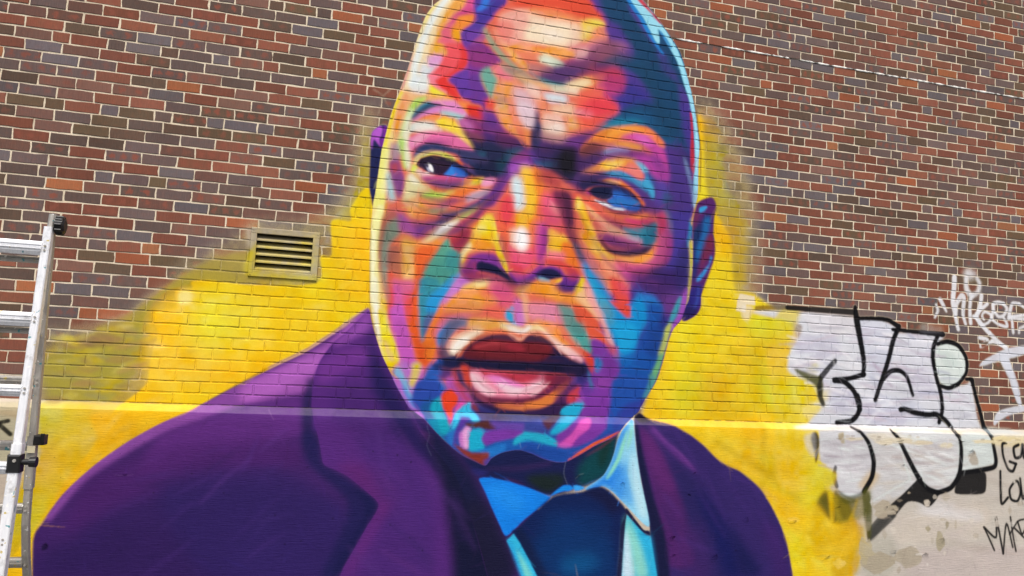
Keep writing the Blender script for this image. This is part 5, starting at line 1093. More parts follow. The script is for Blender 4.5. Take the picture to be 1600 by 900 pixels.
('p','6c2c74',21.8,0.5,[1076,2266,1156,2265,1225,2192,1159,2218,1046,2240,936,2216,950,2248]),
('p','8c3478',27,0.55,[1454,2548,1498,2487,1504,2375,1459,2275,1426,2256,1453,2386]),
('p','2c2044',14.1,0.8,[1866,2472,1939,2397,2045,2370,2168,2392,2274,2451,2222,2380,2081,2346,1957,2362,1885,2417]),
('p','4c2a5c',23.6,0.6,[1883,2474,2023,2470,2184,2443,2238,2439,2115,2387,1974,2391]),
('p','45296a',33.5,0.7,[2103,2229,2298,2261,2479,2292,2554,2248,2521,2128,2340,2098,2159,2151]),
('p','33306a',29.1,0.5,[2441,2339,2548,2433,2563,2248,2522,2111,2465,2174]),
('p','2d3f70',17.3,0.6,[709,2367,815,2415,936,2497,1040,2634,998,2519,878,2406,756,2363]),
('p','3f2a66',21.3,0.6,[557,2353,706,2413,814,2439,754,2386,634,2344]),
('p','7a2c54',17.3,0.6,[835,2331,942,2388,964,2421,931,2309,871,2265]),
('p','4a7c74',20.7,0.6,[350,2349,401,2430,437,2342,397,2262,374,2169]),
('p','7a4a58',20.7,0.5,[376,2139,398,2247,457,2267,448,2175,407,2112]),
('p','1f2450',16.8,0.8,[745,1530,836,1542,895,1583,928,1539,869,1491,762,1494]),
('p','b84a20',16.6,0.35,[614,1689,705,1679,752,1666,728,1559,684,1527,641,1615]),
('p','f6e8d0',12.7,0.6,[862,1611,905,1674,980,1724,1072,1760,982,1694,909,1614]),
('p','ffffff',11,0.6,[1270,1795,1328,1775,1391,1810,1360,1769,1312,1765]),
('p','203060',18.1,0.5,[1767,1578,1835,1573,1846,1518,1788,1500]),
('p','1a1638',6.98,0.7,[927,1569,1178,1561,1469,1556,1768,1554,1795,1524,1636,1517,1373,1521,1117,1522,913,1531]),
('p','5e1c2c',13.1,0.45,[971,1602,1108,1685,1300,1688,1496,1683,1597,1633,1369,1606,1113,1601]),
('p','7a2040',13.2,0.5,[1279,1463,1440,1485,1605,1476,1720,1497,1641,1400,1545,1349,1640,1431,1441,1454]),
('p','7d4a80',16.8,0.8,[383,2832,427,2855,456,2789,477,2723,479,2638,453,2584,418,2666,396,2748]),
('p','c0504a',16.8,0.6,[393,2808,429,2829,441,2771,408,2758]),
('p','9a8a9c',21.1,0.6,[384,2935,429,2958,450,2892,427,2850,386,2850]),
('s','56407a',17.3,0.75,[638,2722,741,2709,845,2721,921,2760],[8.55,29.3,29.5,12.2]),
('s','c0542e',17.3,0.7,[666,2680,743,2679,811,2695,862,2723],[6.84,18.9,19,8.7]),
('p','5c357c',22.2,0.8,[1105,2802,1164,2871,1202,2831,1144,2745,1079,2614,1009,2607,1074,2711]),
('s','2c4468',10.8,0.85,[515,3132,558,3190,623,3242,700,3252],[6.85,20.7,26,15.7]),
('p','1d4a60',22.3,0.7,[1099,2917,1169,2943,1174,2854,1122,2822]),
('p','2a6a80',22.1,0.6,[962,2963,1006,2977,1026,2944,982,2930]),
('p','5f3478',22.3,0.6,[977,3187,1066,3190,1132,3127,1071,3101,998,3118]),
('p','8a3468',17.7,0.6,[926,3136,980,3134,982,3089,929,3091]),
('s','6d2c50',8.8,0.5,[839,3115,895,3069,942,3004],[3.51,7.04,5.29]),
('p','e8c24a',17,0.4,[541,2773,575,2786,602,2746,560,2741]),
('s','b88a7a',12.7,0.5,[495,2571,578,2589,664,2580],[5.05,13.6,6.82]),
('p','c8a870',21.4,0.5,[662,2614,780,2636,732,2587,647,2579]),
('p','9a6a78',27.7,0.55,[1396,3161,1565,3150,1595,3122,1511,3093,1399,3111]),
('p','8a4a5c',23.5,0.75,[1703,3043,1776,3117,1852,3154,1901,3137,1816,3076,1723,3005]),
('p','c05a30',19,0.4,[1849,3219,1945,3259,1888,3205,1813,3149]),
('p','4a3a84',34.4,0.6,[2370,3105,2473,3079,2539,2954,2565,2767,2443,2754,2407,2901]),
('p','2f6f9c',14.4,0.6,[1900,2928,2016,2942,2116,2906,2218,2843,2260,2773,2219,2806,2118,2869,1978,2910]),
('p','2a5cae',19,0.6,[1963,2797,2062,2789,2142,2733,2144,2686,2007,2682,1928,2720]),
('p','182758',14.3,0.75,[1953,2823,2041,2819,2131,2769,2163,2716,2102,2765,2003,2792,1954,2791]),
('p','142048',9.4,0.7,[1809,2803,1904,2823,1953,2814,1946,2758,1888,2743,1830,2755]),
('p','6c2c50',18.6,0.6,[1694,2805,1743,2773,1792,2733,1735,2745,1677,2766]),
('p','7a3a86',29.2,0.6,[2229,3088,2331,3063,2374,2973,2335,2931,2262,3007]),
('p','c86a3a',18.8,0.5,[1821,2965,1897,2993,1860,2951,1747,2906]),
('p','f0d890',14.3,0.5,[1898,2984,1975,3002,2014,2993,1956,2976]),
('p','e2848a',19.2,0.5,[2073,3004,2143,2993,2175,2932,2125,2926,2055,2955]),
('s','9a5a4c',16.5,0.7,[374,2458,361,2347,363,2222,377,2106,402,1992],[19.9,29.8,29.7,28,21.4]),
('s','6a9488',20.7,0.65,[420,2428,396,2291,392,2174,412,2042,429,1911],[20,33.1,34.7,29.6,16.4]),
('p','6c4468',25.5,0.65,[535,2473,620,2456,720,2491,787,2524,739,2459,657,2417,590,2402]),
('p','2b3364',17.2,0.85,[697,2455,771,2496,838,2538,832,2498,757,2448]),
('p','8a4a6c',21.5,0.55,[666,2546,749,2580,833,2624,801,2577,718,2534]),
('s','f2ecec',17.2,0.7,[702,2374,775,2428,834,2464,867,2488],[8.5,25.7,20.7,6.91]),
('p','7a2c50',21.6,0.65,[863,2402,948,2440,934,2382,884,2343]),
('p','3f8a88',33.9,0.5,[688,2181,871,2265,886,2163,814,2072,683,1995,660,2095]),
('s','5a2a60',10.7,0.8,[886,2258,885,2172,910,2122,976,2092],[5.16,10.3,12,8.61]),
('p','8c3660',17.3,0.9,[921,2149,1008,2156,1105,2142,1195,2118,1124,2120,1020,2098,959,2094]),
('p','5a2870',12.9,0.5,[892,2198,934,2219,979,2205,982,2154,931,2133,899,2156]),
('p','c0604a',22,0.4,[1152,2420,1207,2398,1223,2260,1188,2257,1161,2342]),
('s','f8e47c',8.79,0.7,[1100,2502,1129,2391,1166,2290,1208,2206],[3.52,8.79,8.79,4.4]),
('p','b8506c',27.3,0.5,[1479,2601,1554,2573,1595,2505,1539,2509,1482,2539]),
('p','a84a7a',26.2,0.5,[1143,2097,1251,2071,1236,2018,1129,2027]),
('p','6a3a50',22,0.55,[1205,2102,1286,2078,1366,2114,1323,2059,1252,2045]),
('p','e8a048',21.6,0.5,[974,1973,1095,2008,1168,1961,1065,1920,960,1921]),
('p','7a3058',23.6,0.7,[1835,2628,1971,2605,2109,2572,2227,2593,2129,2554,1973,2557,1875,2585]),
('p','a89a78',23.5,0.6,[1877,2548,1993,2539,2072,2504,1975,2503]),
('s','2a8098',14.3,0.9,[2042,2541,2130,2526,2228,2549,2291,2594],[13.2,38,42.1,23.1]),
('p','4a5a74',18.3,0.75,[1665,2413,1713,2381,1749,2304,1732,2267,1698,2335]),
('p','b0607c',23.1,0.6,[1730,2428,1810,2327,1880,2243,1837,2239,1763,2323]),
('p','3a2a50',18.5,0.25,[1726,2518,1766,2476,1826,2400,1787,2415,1738,2465]),
('p','8a4a5a',23.3,0.45,[1778,2631,1837,2583,1878,2523,1840,2519,1790,2578]),
('p','f4d470',18.5,0.8,[1684,2722,1707,2729,1728,2672,1721,2635,1691,2668]),
('p','c24a54',18.5,0.6,[1650,2727,1678,2748,1677,2657,1705,2570,1669,2629]),
('s','f8b888',14,0.6,[1756,2684,1836,2619,1914,2572,1993,2534],[5.57,13,11.2,5.64]),
('p','30246a',28.9,0.45,[2279,2256,2428,2286,2529,2294,2521,2201,2401,2174]),
('s','8d4a90',14.2,0.5,[2213,2160,2262,2181,2322,2168],[7.57,13.3,9.54]),
('p','5f2a62',23.8,0.4,[2140,2272,2258,2273,2357,2290,2279,2238,2181,2230]),
('p','4a5a80',21.1,0.65,[784,1716,831,1786,888,1824,923,1809,859,1738,822,1652,789,1633]),
('p','2c3460',21,0.85,[765,1615,822,1652,859,1603,894,1572,793,1563]),
('p','c88a80',21.4,0.35,[968,1778,1054,1791,1005,1746,937,1725]),
('s','7a2848',8.52,0.6,[1017,1460,1075,1412,1147,1369],[5.09,10.2,6.84]),
('s','8a2c40',10.8,0.6,[1158,1481,1283,1453,1372,1448],[6.87,13.9,8.72]),
('s','f8e0e4',6.8,0.8,[1004,1476,1058,1412,1117,1362],[3.39,7.65,4.26]),
('s','f8dce4',7.82,0.7,[1197,1413,1340,1387,1499,1436],[3.44,8.68,4.4]),
('s','9a3a58',8.77,0.6,[1367,1377,1481,1418,1552,1464],[4.35,9.66,5.3]),
('s','f4c8cc',7.03,0.7,[1413,1347,1500,1402,1553,1447],[3.49,6.15,3.53]),
('s','6a2440',12.9,0.65,[1018,1351,1159,1302,1335,1297,1494,1343],[6.77,15.4,15.6,8.77]),
('s','d05a72',8.61,0.6,[1088,1493,1193,1491,1308,1485],[5.12,10.3,5.21]),
('s','3a1a34',8.78,0.6,[1281,1495,1460,1496,1623,1490],[6.93,12.3,7.12]),
('s','5a3050',8.58,0.7,[982,1685,1058,1722,1145,1739],[5.11,8.58,6.91]),
('s','3c2440',8.84,0.6,[1376,1733,1447,1750,1540,1703],[5.27,10.6,7.11]),
('s','c85a60',10.8,0.5,[1010,1645,1130,1681,1236,1682],[5.12,12.1,5.21]),
('s','4c1a28',10.8,0.6,[971,1588,1144,1586,1437,1588],[8.49,13.8,8.8]),
('p','d8a060',17.3,0.5,[1087,1836,1157,1832,1141,1796,1055,1783]),
('p','b86a9c',21.1,0,[701,1963,749,2017,767,1993,737,1940]),
('p','17407e',28.3,0.45,[2274,1837,2371,1879,2376,1752,2340,1642,2261,1638,2257,1746]),
('p','0d74b8',27.7,0.5,[2009,1661,2162,1687,2146,1597,2051,1575]),
('p','5a3a8c',22.5,0.45,[1772,1475,1845,1513,1885,1462,1851,1373,1776,1371]),
('p','6a2c80',22.9,0.35,[1916,1621,2010,1626,2034,1521,1959,1482]),
('s','8fd0e0',13.8,0.5,[1892,1957,1943,1871,1985,1776,1997,1714],[3.68,9.2,9.21,3.68]),
('p','201c48',13.5,0.6,[1710,1611,1786,1571,1808,1511,1752,1509,1694,1558]),
('s','6a4a5a',10.8,0.45,[524,2651,739,2605,953,2654,1103,2749],[12.7,34.3,35,13.3]),
('s','6a6a4a',10.7,0.4,[494,2588,658,2528,850,2547,1000,2615],[12.6,34.1,25.9,13.1]),
('s','8a4a44',10.8,0.4,[576,2486,789,2490,979,2582,1128,2707],[12.7,30.1,26.2,13.3]),
('s','5a3060',13.1,0.45,[1192,2768,1053,2603,886,2464,751,2400],[13.4,35.2,34.6,12.8]),
('s','7a3a2c',12.6,0.3,[572,1887,624,2058,671,2188,757,2302],[12.4,33.5,33.8,17]),
('s','5a2c54',13.9,0.35,[1706,2633,1809,2462,1936,2292,2110,2170],[13.9,32.4,32.6,14.1]),
('s','8a3a30',14.1,0.3,[1804,2575,1958,2339,2131,2240,2279,2251],[13.9,37.3,28.3,14.3]),
('p','8a5a40',29.2,0.35,[367,2499,537,2452,593,2224,497,2090,407,2209]),
('p','7a4a58',29.8,0.25,[824,1904,993,1958,1084,1878,916,1783,791,1734]),
('p','6a4a50',27.1,0.3,[1618,2001,1738,1920,1791,1791,1698,1786,1576,1910]),
('p','3a2a50',28.8,0.3,[2166,2633,2313,2694,2421,2471,2377,2282,2230,2225,2323,2416]),
('p','3a2858',16.5,0.6,[1118,1206,1327,1204,1485,1192,1375,1178,1200,1177]),
('p','241d4c',16.7,0.7,[1120,1213,1382,1213,1512,1220,1654,1229,1654,1220,1650,1204,1378,1193,1159,1193]),
('p','8a3a7c',18,0.7,[872,3691,999,3711,1064,3621,1027,3575,879,3573]),
('s','8a9a80',18.2,0.5,[982,3839,1017,3759,1091,3670,1195,3611],[9.95,23.9,26,16.1]),
('p','e8605c',22.8,0.5,[1039,3889,1148,3917,1174,3820,1116,3775,1054,3800]),
('p','7a4a5c',28.9,0.5,[1726,3776,1850,3900,1949,3874,1940,3809,1845,3742,1739,3726]),
('p','e8c0b8',23.8,0.5,[1620,3780,1714,3815,1716,3753,1633,3720]),
('p','a86a5c',23.2,0.5,[1265,3622,1366,3643,1470,3633,1451,3594,1328,3586]),
('p','64386a',23.4,0.5,[1459,3636,1561,3688,1741,3669,1722,3620,1599,3540,1516,3528,1391,3560,1369,3592]),
('s','3f8a90',11.6,0.8,[1365,3556,1444,3519,1517,3514,1579,3529],[4.06,13.3,13.3,5.15]),
('p','f4dcb0',18.9,0.6,[1568,3535,1682,3578,1767,3575,1705,3530,1601,3509]),
('p','b8d0b0',18.7,0.55,[1471,3496,1569,3505,1571,3469,1488,3463]),
('p','a83a70',28.8,0.55,[1776,3617,1903,3647,2013,3622,1961,3562,1832,3553]),
('p','e0404a',23.8,0.45,[1668,3417,1803,3467,1954,3457,1925,3380,1755,3357]),
('p','f2a040',18.8,0.5,[1423,3748,1610,3773,1606,3731,1456,3713]),
('s','e8f0c8',12.8,0.65,[507,3115,486,3030,485,2938,499,2832,512,2775],[7.64,21.3,21.2,19.7,9.08]),
('p','241a38',5.18,0.9,[560,2843,590,2881,657,2906,734,2904,828,2874,926,2807,870,2824,767,2867,658,2877,592,2842]),
('p','c8d04a',6.47,0.7,[567,2874,611,2910,678,2930,748,2927,819,2893,764,2906,679,2913,619,2896]),
('p','e0702c',6.54,0.8,[811,2898,835,2895,876,2864,844,2872]),
('p','2d5fb0',13.1,0.55,[798,2855,869,2836,903,2789,834,2781]),
('s','8a4a78',12.9,0.55,[598,2741,683,2728,775,2730,859,2755],[7.61,30.6,30.9,12.4]),
('s','3f3f70',13,0.55,[669,2697,754,2697,822,2714,883,2740],[6.12,18.5,17,6.22]),
('p','a0584c',22.1,0.5,[854,3101,933,3092,1006,3073,976,3038,896,3059]),
('p','b87ab8',17.6,0.55,[811,3171,882,3172,931,3135,909,3109,845,3124]),
('p','4a3a60',17.6,0.55,[824,2956,917,2959,1030,2918,1032,2886,937,2891,857,2921]),
('p','1f4a66',18,0.6,[1170,3006,1258,3029,1220,2972,1165,2934]),
('p','4a3560',28.1,0.5,[1702,3047,1804,3067,1865,3033,1774,2965,1705,2965]),
('p','6a3a2c',23.5,0.6,[1700,3087,1775,3138,1845,3105,1753,3040,1694,3037]),
('p','8a3048',27.4,0.65,[1391,2884,1490,2891,1560,2834,1554,2777,1445,2798,1395,2808]),
('p','1f7f9c',19.2,0.7,[1848,3243,1967,3321,2107,3348,2198,3326,2074,3303,1951,3270]),
('s','8a3a60',14.4,0.45,[1856,3049,1976,3082,2117,3097,2233,3086],[6.75,17,20.6,8.67]),
('p','6a3a8c',24.4,0.35,[2203,3166,2294,3135,2342,3056,2298,3034,2242,3095]),
('p','6a2c4c',17.8,0.65,[1589,1490,1730,1511,1673,1423,1605,1382,1553,1418]),
('p','2a2048',18,0.6,[1636,1583,1747,1579,1810,1543,1792,1504,1669,1508]),
('p','8a4040',12.9,0.5,[1131,1282,1265,1288,1392,1281,1266,1256]),
('s','4a2040',10.8,0.6,[1129,1318,1264,1306,1419,1319,1545,1382],[5.62,15.1,15.3,7.75]),
('s','3c2a3c',8.52,0.55,[896,1585,940,1633,1022,1688,1107,1716],[5.56,11.2,9.39,4.73]),
('p','b8745c',17.1,0.4,[973,1713,1066,1751,1143,1756,1068,1728,994,1687]),
('p','5a2030',13.1,0.5,[962,1588,1249,1593,1544,1598,1645,1588,1347,1574,1057,1569]),
('u',),
('s','e0602c',5.32,1,[1686,932,1761,975,1868,1041,1959,1082,2047,1127],[5.24,14.1,19.5,16.1,7.22]),
('s','7a2c50',8.92,0.7,[1816,964,1925,1025,2033,1105],[5.3,10.7,9.01]),
('s','2b2436',3.51,0.7,[2539,3628,2586,3459,2611,3298,2631,3156,2634,2869],[6.04,10.1,11,10,7.95]),
('s','7a4a80',3.77,0.5,[2452,1847,2415,1763,2353,1535,2253,1344],[4.77,6.65,6.58,4.64]),
('s','3a2a5a',3.29,0.7,[614,1231,627,1220,680,1177,781,1097,957,954,1121,887],[4.08,4.12,5.09,6.54,6.61,4.17]),
('s','2a2a60',3.25,0.7,[320,1870,337,1789,372,1685],[4.88,6.5,5.68]),
('s','4a4a44',4.1,0.5,[269,2616,296,2282,308,2034,316,1870],[6.21,8.22,8.16,6.1]),
('p','1c1730',6.78,0.9,[2207,1262,2247,1237,2272,1220,2290,1204,2208,1194,2179,1220,2170,1226]),
('s','5c5040',3.51,0.6,[-581,1255,-266,1460,-47,1586,138,1728,308,1861],[7.41,9.19,9.39,8.78,8.12]),
('s','5a3a34',3.38,0.55,[248,3297,309,3262,356,3182],[7.59,7.62,7.63]),
('s','5a3a34',3.39,0.5,[355,3312,309,3253,291,3147],[7.66,7.62,7.58]),
('p','cfc6c0',19.3,0.6,[-465,2303,-434,2317,-430,2205,-454,2192,-453,2240]),
('p','c9b8b4',20.8,0.5,[3435,1957,3572,2062,3969,2075,3998,1991,3999,1893,3772,1808,3441,1624,3385,1716]),
('p','e4c63c',20.4,1,[3221,1779,3549,1701,3719,1517,3890,1332,3918,1220,3896,1177,3916,1100,3752,771,3320,768,3269,1177,3291,1220,3285,1267]),
('p','efe2b0',15.4,0.5,[3528,1321,3775,1472,3891,1237,3871,1220,3786,1177,3693,1095,3623,1177,3614,1220]),
('pp','e8dcc4',5,0.8,[2979,2146,3101,2135,3108,2069,3033,2069,3029,2012,2950,2017,2959,2092]),
('p','efe8dc',15,0.5,[3002,2058,3087,2054,3057,1958,3004,1973]),
('p','d3d6de',13.3,1,[3082,2018,3283,2043,3558,2049,3969,2033,4056,2032,4203,2029,4351,1988,4381,1940,4791,1944,4745,1860,4713,1682,4774,1522,5022,1569,5070,1584,5130,1308,5161,1246,5161,1220,5126,1185,3505,1183,3569,1220,3625,1277,3679,1326,3650,1420,3580,1512,3400,1599,3411,1741,3478,1840,3504,1937,3366,1977]),
('p','d6d2d8',21,0.7,[3544,2036,3969,2026,3999,1930,3771,1880,3560,1941]),
('p','b9b6cc',25.9,0.6,[3492,1865,3799,1882,3843,1739,3633,1681,3467,1720]),
('p','d0d4e4',21.5,0.7,[3998,2016,4291,2009,4262,1834,4087,1751,4043,1822]),
('p','bcc0d4',26.8,0.6,[4116,1777,4292,1836,4293,1589,4117,1533]),
('p','d8dae6',21.9,0.7,[4381,1927,4699,1933,4698,1756,4441,1670,4351,1764]),
('p','bdb8cc',27.3,0.6,[4381,1692,4652,1679,4712,1507,4561,1427,4441,1595]),
('p','d8e4de',11.2,1,[4745,1860,4853,1891,4978,1834,5032,1722,4991,1606,4882,1538,4774,1559,4721,1682,4714,1782]),
('p','c2d2cc',22.4,0.6,[4744,1809,4868,1815,4961,1719,4836,1688]),
('p','e0c83a',25.5,0.8,[3297,2032,3488,2068,3463,1959,3383,1787,3303,1736]),
('p','d8c840',30.5,0.7,[3428,1553,3607,1537,3637,1419,3527,1368,3403,1434]),
('p','d9cb52',25.7,0.6,[3578,1654,3647,1681,3634,1585,3565,1594]),
('p','e6d060',30.7,0.55,[3443,1471,3607,1525,3678,1468,3775,1472,3707,1350,3583,1287,3446,1319]),
('p','bcb8d0',26,0.6,[3747,1471,3945,1490,4003,1360,3805,1306]),
('p','c4c8dc',26.8,0.6,[4060,1434,4501,1425,4651,1282,4119,1243]),
('p','b4b0c8',26.6,0.5,[4089,1363,4382,1348,4441,1227,4119,1231]),
('s','a4a0b0',16.8,0.5,[4850,1437,4990,1423,5115,1396],[11.1,30.8,11.3]),
('s','a4a0b0',16.8,0.45,[4834,1349,4989,1335,5130,1320],[11.1,30.8,11.3]),
('p','c4bdb2',13,1,[3679,1142,4463,1159,5564,1171,5542,37,4015,78,4019,423,4032,585,4102,772,3918,771,3806,864,3709,932]),
('p','cfc2ae',16.2,0.8,[3768,1205,5584,1195,5564,1177,5562,1082,3776,1097,3755,1177]),
('p','d9c8a4',21.6,0.8,[4278,1201,4936,1198,4915,1177,4915,1071,4316,1096,4272,1177]),
('p','e0cfa4',17.1,0.9,[5259,1164,5451,1177,5554,1183,5548,1177,5546,1095,5258,1102]),
('p','b3afa2',30.8,0.8,[4062,364,4289,396,4318,232,4261,117,4035,123]),
('p','c0b2ae',37.9,0.7,[4463,300,5531,308,5527,87,4462,113]),
('p','ccc0b2',32.2,0.6,[4346,560,5127,655,5124,411,4375,348]),
('p','e4e4e8',27.1,0.45,[4820,607,5095,582,5125,520,4910,522,4463,584]),
('p','d8d8dc',26.8,0.4,[4522,679,4850,655,4820,583,4580,583]),
('p','cdced2',10.2,1,[3637,1176,3660,1177,3956,1193,3972,1177,4057,1126,4126,985,4115,890,4045,749,3947,678,3849,690,3793,771,3778,910,3654,955]),
('p','c9c9c9',13.1,1,[3984,1194,4298,1190,4298,1177,4389,1061,4537,835,4346,702,4088,655,4060,702,4132,961,3984,1177]),
('p','cfd1d2',10.8,1,[4318,1180,4888,1181,4886,1177,4922,1071,4906,899,4806,776,4685,739,4581,775,4463,942]),
('p','cdd6d2',11.1,1,[4923,1169,5211,1163,5248,977,5224,952,4921,893]),
('s','d8d8da',15.4,0.7,[3972,1124,3980,959,3954,713],[12.9,25.8,12.8]),
('s','b0a8ac',12.8,0.4,[3665,1106,3859,1098,4085,1110],[7.59,20.5,10.4]),
('s','b2acac',13.5,0.4,[4404,1122,4627,1112,4900,1129],[7.99,21.6,11]),
('s','b4aaaa',13.2,0.35,[4157,1093,4273,1088,4375,1097],[7.85,18.5,7.97]),
('s','b0a8ac',12.8,0.4,[3671,1069,3860,1061,4086,1072],[7.59,20.5,10.4]),
('s','b2acac',13.5,0.4,[4428,1083,4626,1073,4899,1090],[7.99,21.6,11]),
('s','b4aaaa',13.2,0.35,[4157,1055,4273,1049,4384,1059],[7.84,18.4,7.96]),
('s','b0a8ac',12.8,0.4,[3677,1032,3860,1023,4086,1034],[7.59,20.5,10.4]),
('s','b2acac',13.5,0.4,[4451,1045,4626,1034,4899,1051],[8,21.6,11]),
('s','b4aaaa',13.2,0.35,[4158,1016,4273,1011,4392,1020],[7.84,18.4,7.96]),
('s','b0a8ac',12.8,0.4,[3683,995,3861,986,4086,996],[7.58,20.5,10.4]),
('s','b2acac',13.5,0.4,[4475,1007,4626,995,4899,1011],[8,21.5,11]),
('s','b4aaaa',13.2,0.35,[4158,978,4273,973,4401,982],[7.83,18.4,7.96]),
('s','b0a8ac',12.8,0.4,[3689,958,3861,948,4086,959],[7.58,20.4,10.4]),
('s','b2acac',13.5,0.4,[4498,969,4626,956,4898,972],[8.01,21.5,11]),
('s','b4aaaa',13.1,0.35,[4158,941,4273,935,4410,944],[7.82,18.4,7.95]),
('s','b0a8ac',12.8,0.4,[3695,921,3861,911,4087,921],[7.57,20.4,10.4]),
('s','b2acac',13.5,0.4,[4522,931,4626,917,4898,933],[8.01,21.5,11]),
('s','b4aaaa',13.1,0.35,[4158,903,4273,897,4419,905],[7.81,18.4,7.95]),
('s','b0a8ac',12.8,0.4,[3701,884,3862,874,4087,883],[7.57,20.4,10.4]),
('s','b2acac',13.5,0.4,[4546,892,4626,879,4898,894],[8.02,21.5,10.9]),
('s','b4aaaa',13.1,0.35,[4158,865,4273,859,4428,867],[7.81,18.4,7.95]),
('s','b0a8ac',12.8,0.4,[3707,847,3862,836,4087,845],[7.56,20.4,10.4]),
('s','b2acac',13.5,0.4,[4569,854,4626,840,4898,855],[8.02,21.5,10.9]),
('s','b4aaaa',13.1,0.35,[4158,827,4273,821,4436,829],[7.8,18.3,7.95]),
('s','b0a8ac',12.8,0.4,[3713,810,3862,799,4087,808],[7.56,20.4,10.3]),
('s','b2acac',13.5,0.4,[4593,816,4626,802,4897,816],[8.03,21.4,10.9]),
('s','b4aaaa',13.1,0.35,[4159,789,4274,783,4445,791],[7.79,18.3,7.94]),
('p','c9a86a',25.8,0.6,[3974,772,4087,890,4173,855,4088,749]),
('p','b5ab92',5.12,0.9,[3803,1156,3845,1169,3852,1145,3824,1110,3803,1121]),
('p','b0a690',5.34,0.9,[4419,1152,4456,1159,4456,1123,4434,1116]),
('p','b0a89a',5.54,0.95,[4999,1023,5053,1036,5084,999,5091,950,5037,939,4998,973]),
('p','dfe3e4',5.54,0.9,[4991,973,5030,1048,5084,1012,5038,1023]),
('p','ddd2b8',10.6,0.7,[4057,1162,4316,1168,4552,1112,4507,1087,4316,1108,4172,1093,4085,1127]),
('p','ddd2b8',10.9,0.6,[4702,1091,4823,1106,4838,1069,4747,1055]),
('s','b9832a',25.7,0,[4002,889,4030,819,3975,725],[18,20.6,17.9]),
('s','c8bcc8',9.38,0.5,[3714,1566,3818,1592,3938,1601],[7.59,15.3,6.17]),
('s','b0a2b4',9.79,0.57,[4230,1914,4350,1884,4470,1855],[12.5,25.3,10.2]),
('s','c8bcc8',9.28,0.7,[3568,1535,3677,1516,3801,1482],[13.1,26.4,10.6]),
('s','a8a8b4',9.7,0.64,[4331,1301,4425,1315,4522,1326],[14.8,29.8,12]),
('s','b0a2b4',9.53,0.63,[4101,1303,4174,1289,4240,1285],[9.18,18.4,7.41]),
('s','a4a6bc',10,0.59,[4732,1600,4843,1608,4962,1606],[11.5,23.2,9.37]),
('s','e2e8f0',10.1,0.54,[4947,1409,5021,1377,5087,1356],[16.2,32.5,13.1]),
('s','eceef6',9.97,0.5,[4493,1886,4631,1889,4777,1883],[13.1,26.4,10.7]),
('s','b0a2b4',9.83,0.67,[4357,1660,4501,1662,4649,1661],[7.5,15.1,6.12]),
('s','a4a6bc',9.42,0.3,[3837,1348,3989,1320,4126,1313],[11.7,23.7,9.55]),
('s','c8bcc8',9.25,0.44,[3553,1625,3616,1579,3675,1537],[9.35,18.7,7.52]),
('s','b0a2b4',9.59,0.57,[3889,1888,4031,1901,4162,1930],[10.7,21.6,8.73]),
('s','f2f0f6',9.77,0.69,[4326,1564,4430,1594,4530,1631],[11.5,23.1,9.3]),
('s','e2e8f0',9.65,0.43,[4073,1796,4159,1818,4239,1848],[10.4,21,8.46]),
('s','e2e8f0',9.52,0.6,[3971,1580,4059,1553,4138,1537],[10.5,21,8.45]),
('s','a4a6bc',9.61,0.65,[4107,1584,4187,1564,4272,1538],[10.7,21.4,8.61]),
('s','e2e8f0',9.37,0.39,[3741,1449,3863,1407,4000,1348],[13.3,26.9,10.8]),
('s','a4a6bc',9.35,0.58,[3631,1696,3739,1667,3853,1631],[7.91,15.9,6.41]),
('s','a4a6bc',9.32,0.39,[3685,1396,3806,1378,3926,1363],[8.96,18.1,7.28]),
('s','f2f0f6',9.26,0.66,[3562,1588,3638,1583,3707,1585],[14.4,28.8,11.6]),
('s','c8bcc8',9.44,0.41,[3893,1405,3996,1371,4098,1339],[11,22.1,8.9]),
('s','f2f0f6',9.52,0.38,[3911,1708,4008,1684,4096,1672],[11,22.1,8.88]),
('s','eceef6',9.59,0.61,[4116,1362,4228,1372,4336,1390],[16.5,33.3,13.4]),
('s','f2f0f6',10,0.66,[4740,1518,4850,1534,4965,1546],[10.3,20.8,8.4]),
('s','f2f0f6',9.99,0.68,[4825,1297,4888,1287,4952,1276],[15.5,31,12.5]),
('s','e2e8f0',9.36,0.35,[3602,1783,3714,1768,3828,1750],[11.8,23.9,9.61]),
('s','f2f0f6',9.66,0.63,[4266,1409,4330,1400,4402,1383],[15.8,31.6,12.7]),
('s','c8bcc8',10.1,0.47,[4862,1437,5007,1420,5148,1408],[7.58,15.3,6.18]),
('s','c8bcc8',10,0.32,[4644,1849,4713,1856,4776,1869],[10.7,21.5,8.64]),
('s','eceef6',9.34,0.52,[3579,1888,3643,1894,3702,1907],[16,32.2,12.9]),
('s','a4a6bc',9.73,0.48,[4154,1927,4242,1910,4336,1886],[10.2,20.5,8.25]),
('s','eceef6',9.36,0.46,[3522,2005,3641,1990,3759,1977],[14.4,28.9,11.7]),
('s','b0a2b4',9.74,0.62,[4327,1396,4441,1424,4559,1448],[11.4,23,9.28]),
('s','a4a6bc',9.39,0.59,[3867,1306,3951,1281,4042,1247],[7.18,14.4,5.8]),
('s','c8bcc8',9.23,0.67,[3427,1615,3561,1655,3684,1711],[10.3,20.8,8.39]),
('s','a8a8b4',9.61,0.3,[3969,1953,4055,1930,4135,1914],[12.3,24.6,9.91]),
('s','eceef6',9.26,0.31,[3445,1942,3510,1911,3569,1888],[7.14,14.3,5.75]),
('s','eceef6',9.27,0.32,[3517,1657,3622,1626,3734,1588],[9.52,19.2,7.72]),
('s','a4a6bc',9.98,0.67,[4595,1651,4722,1657,4864,1646],[16.7,33.6,13.6]),
('s','a8a8b4',9.41,0.62,[3581,1929,3726,1940,3874,1950],[13,26.3,10.6]),
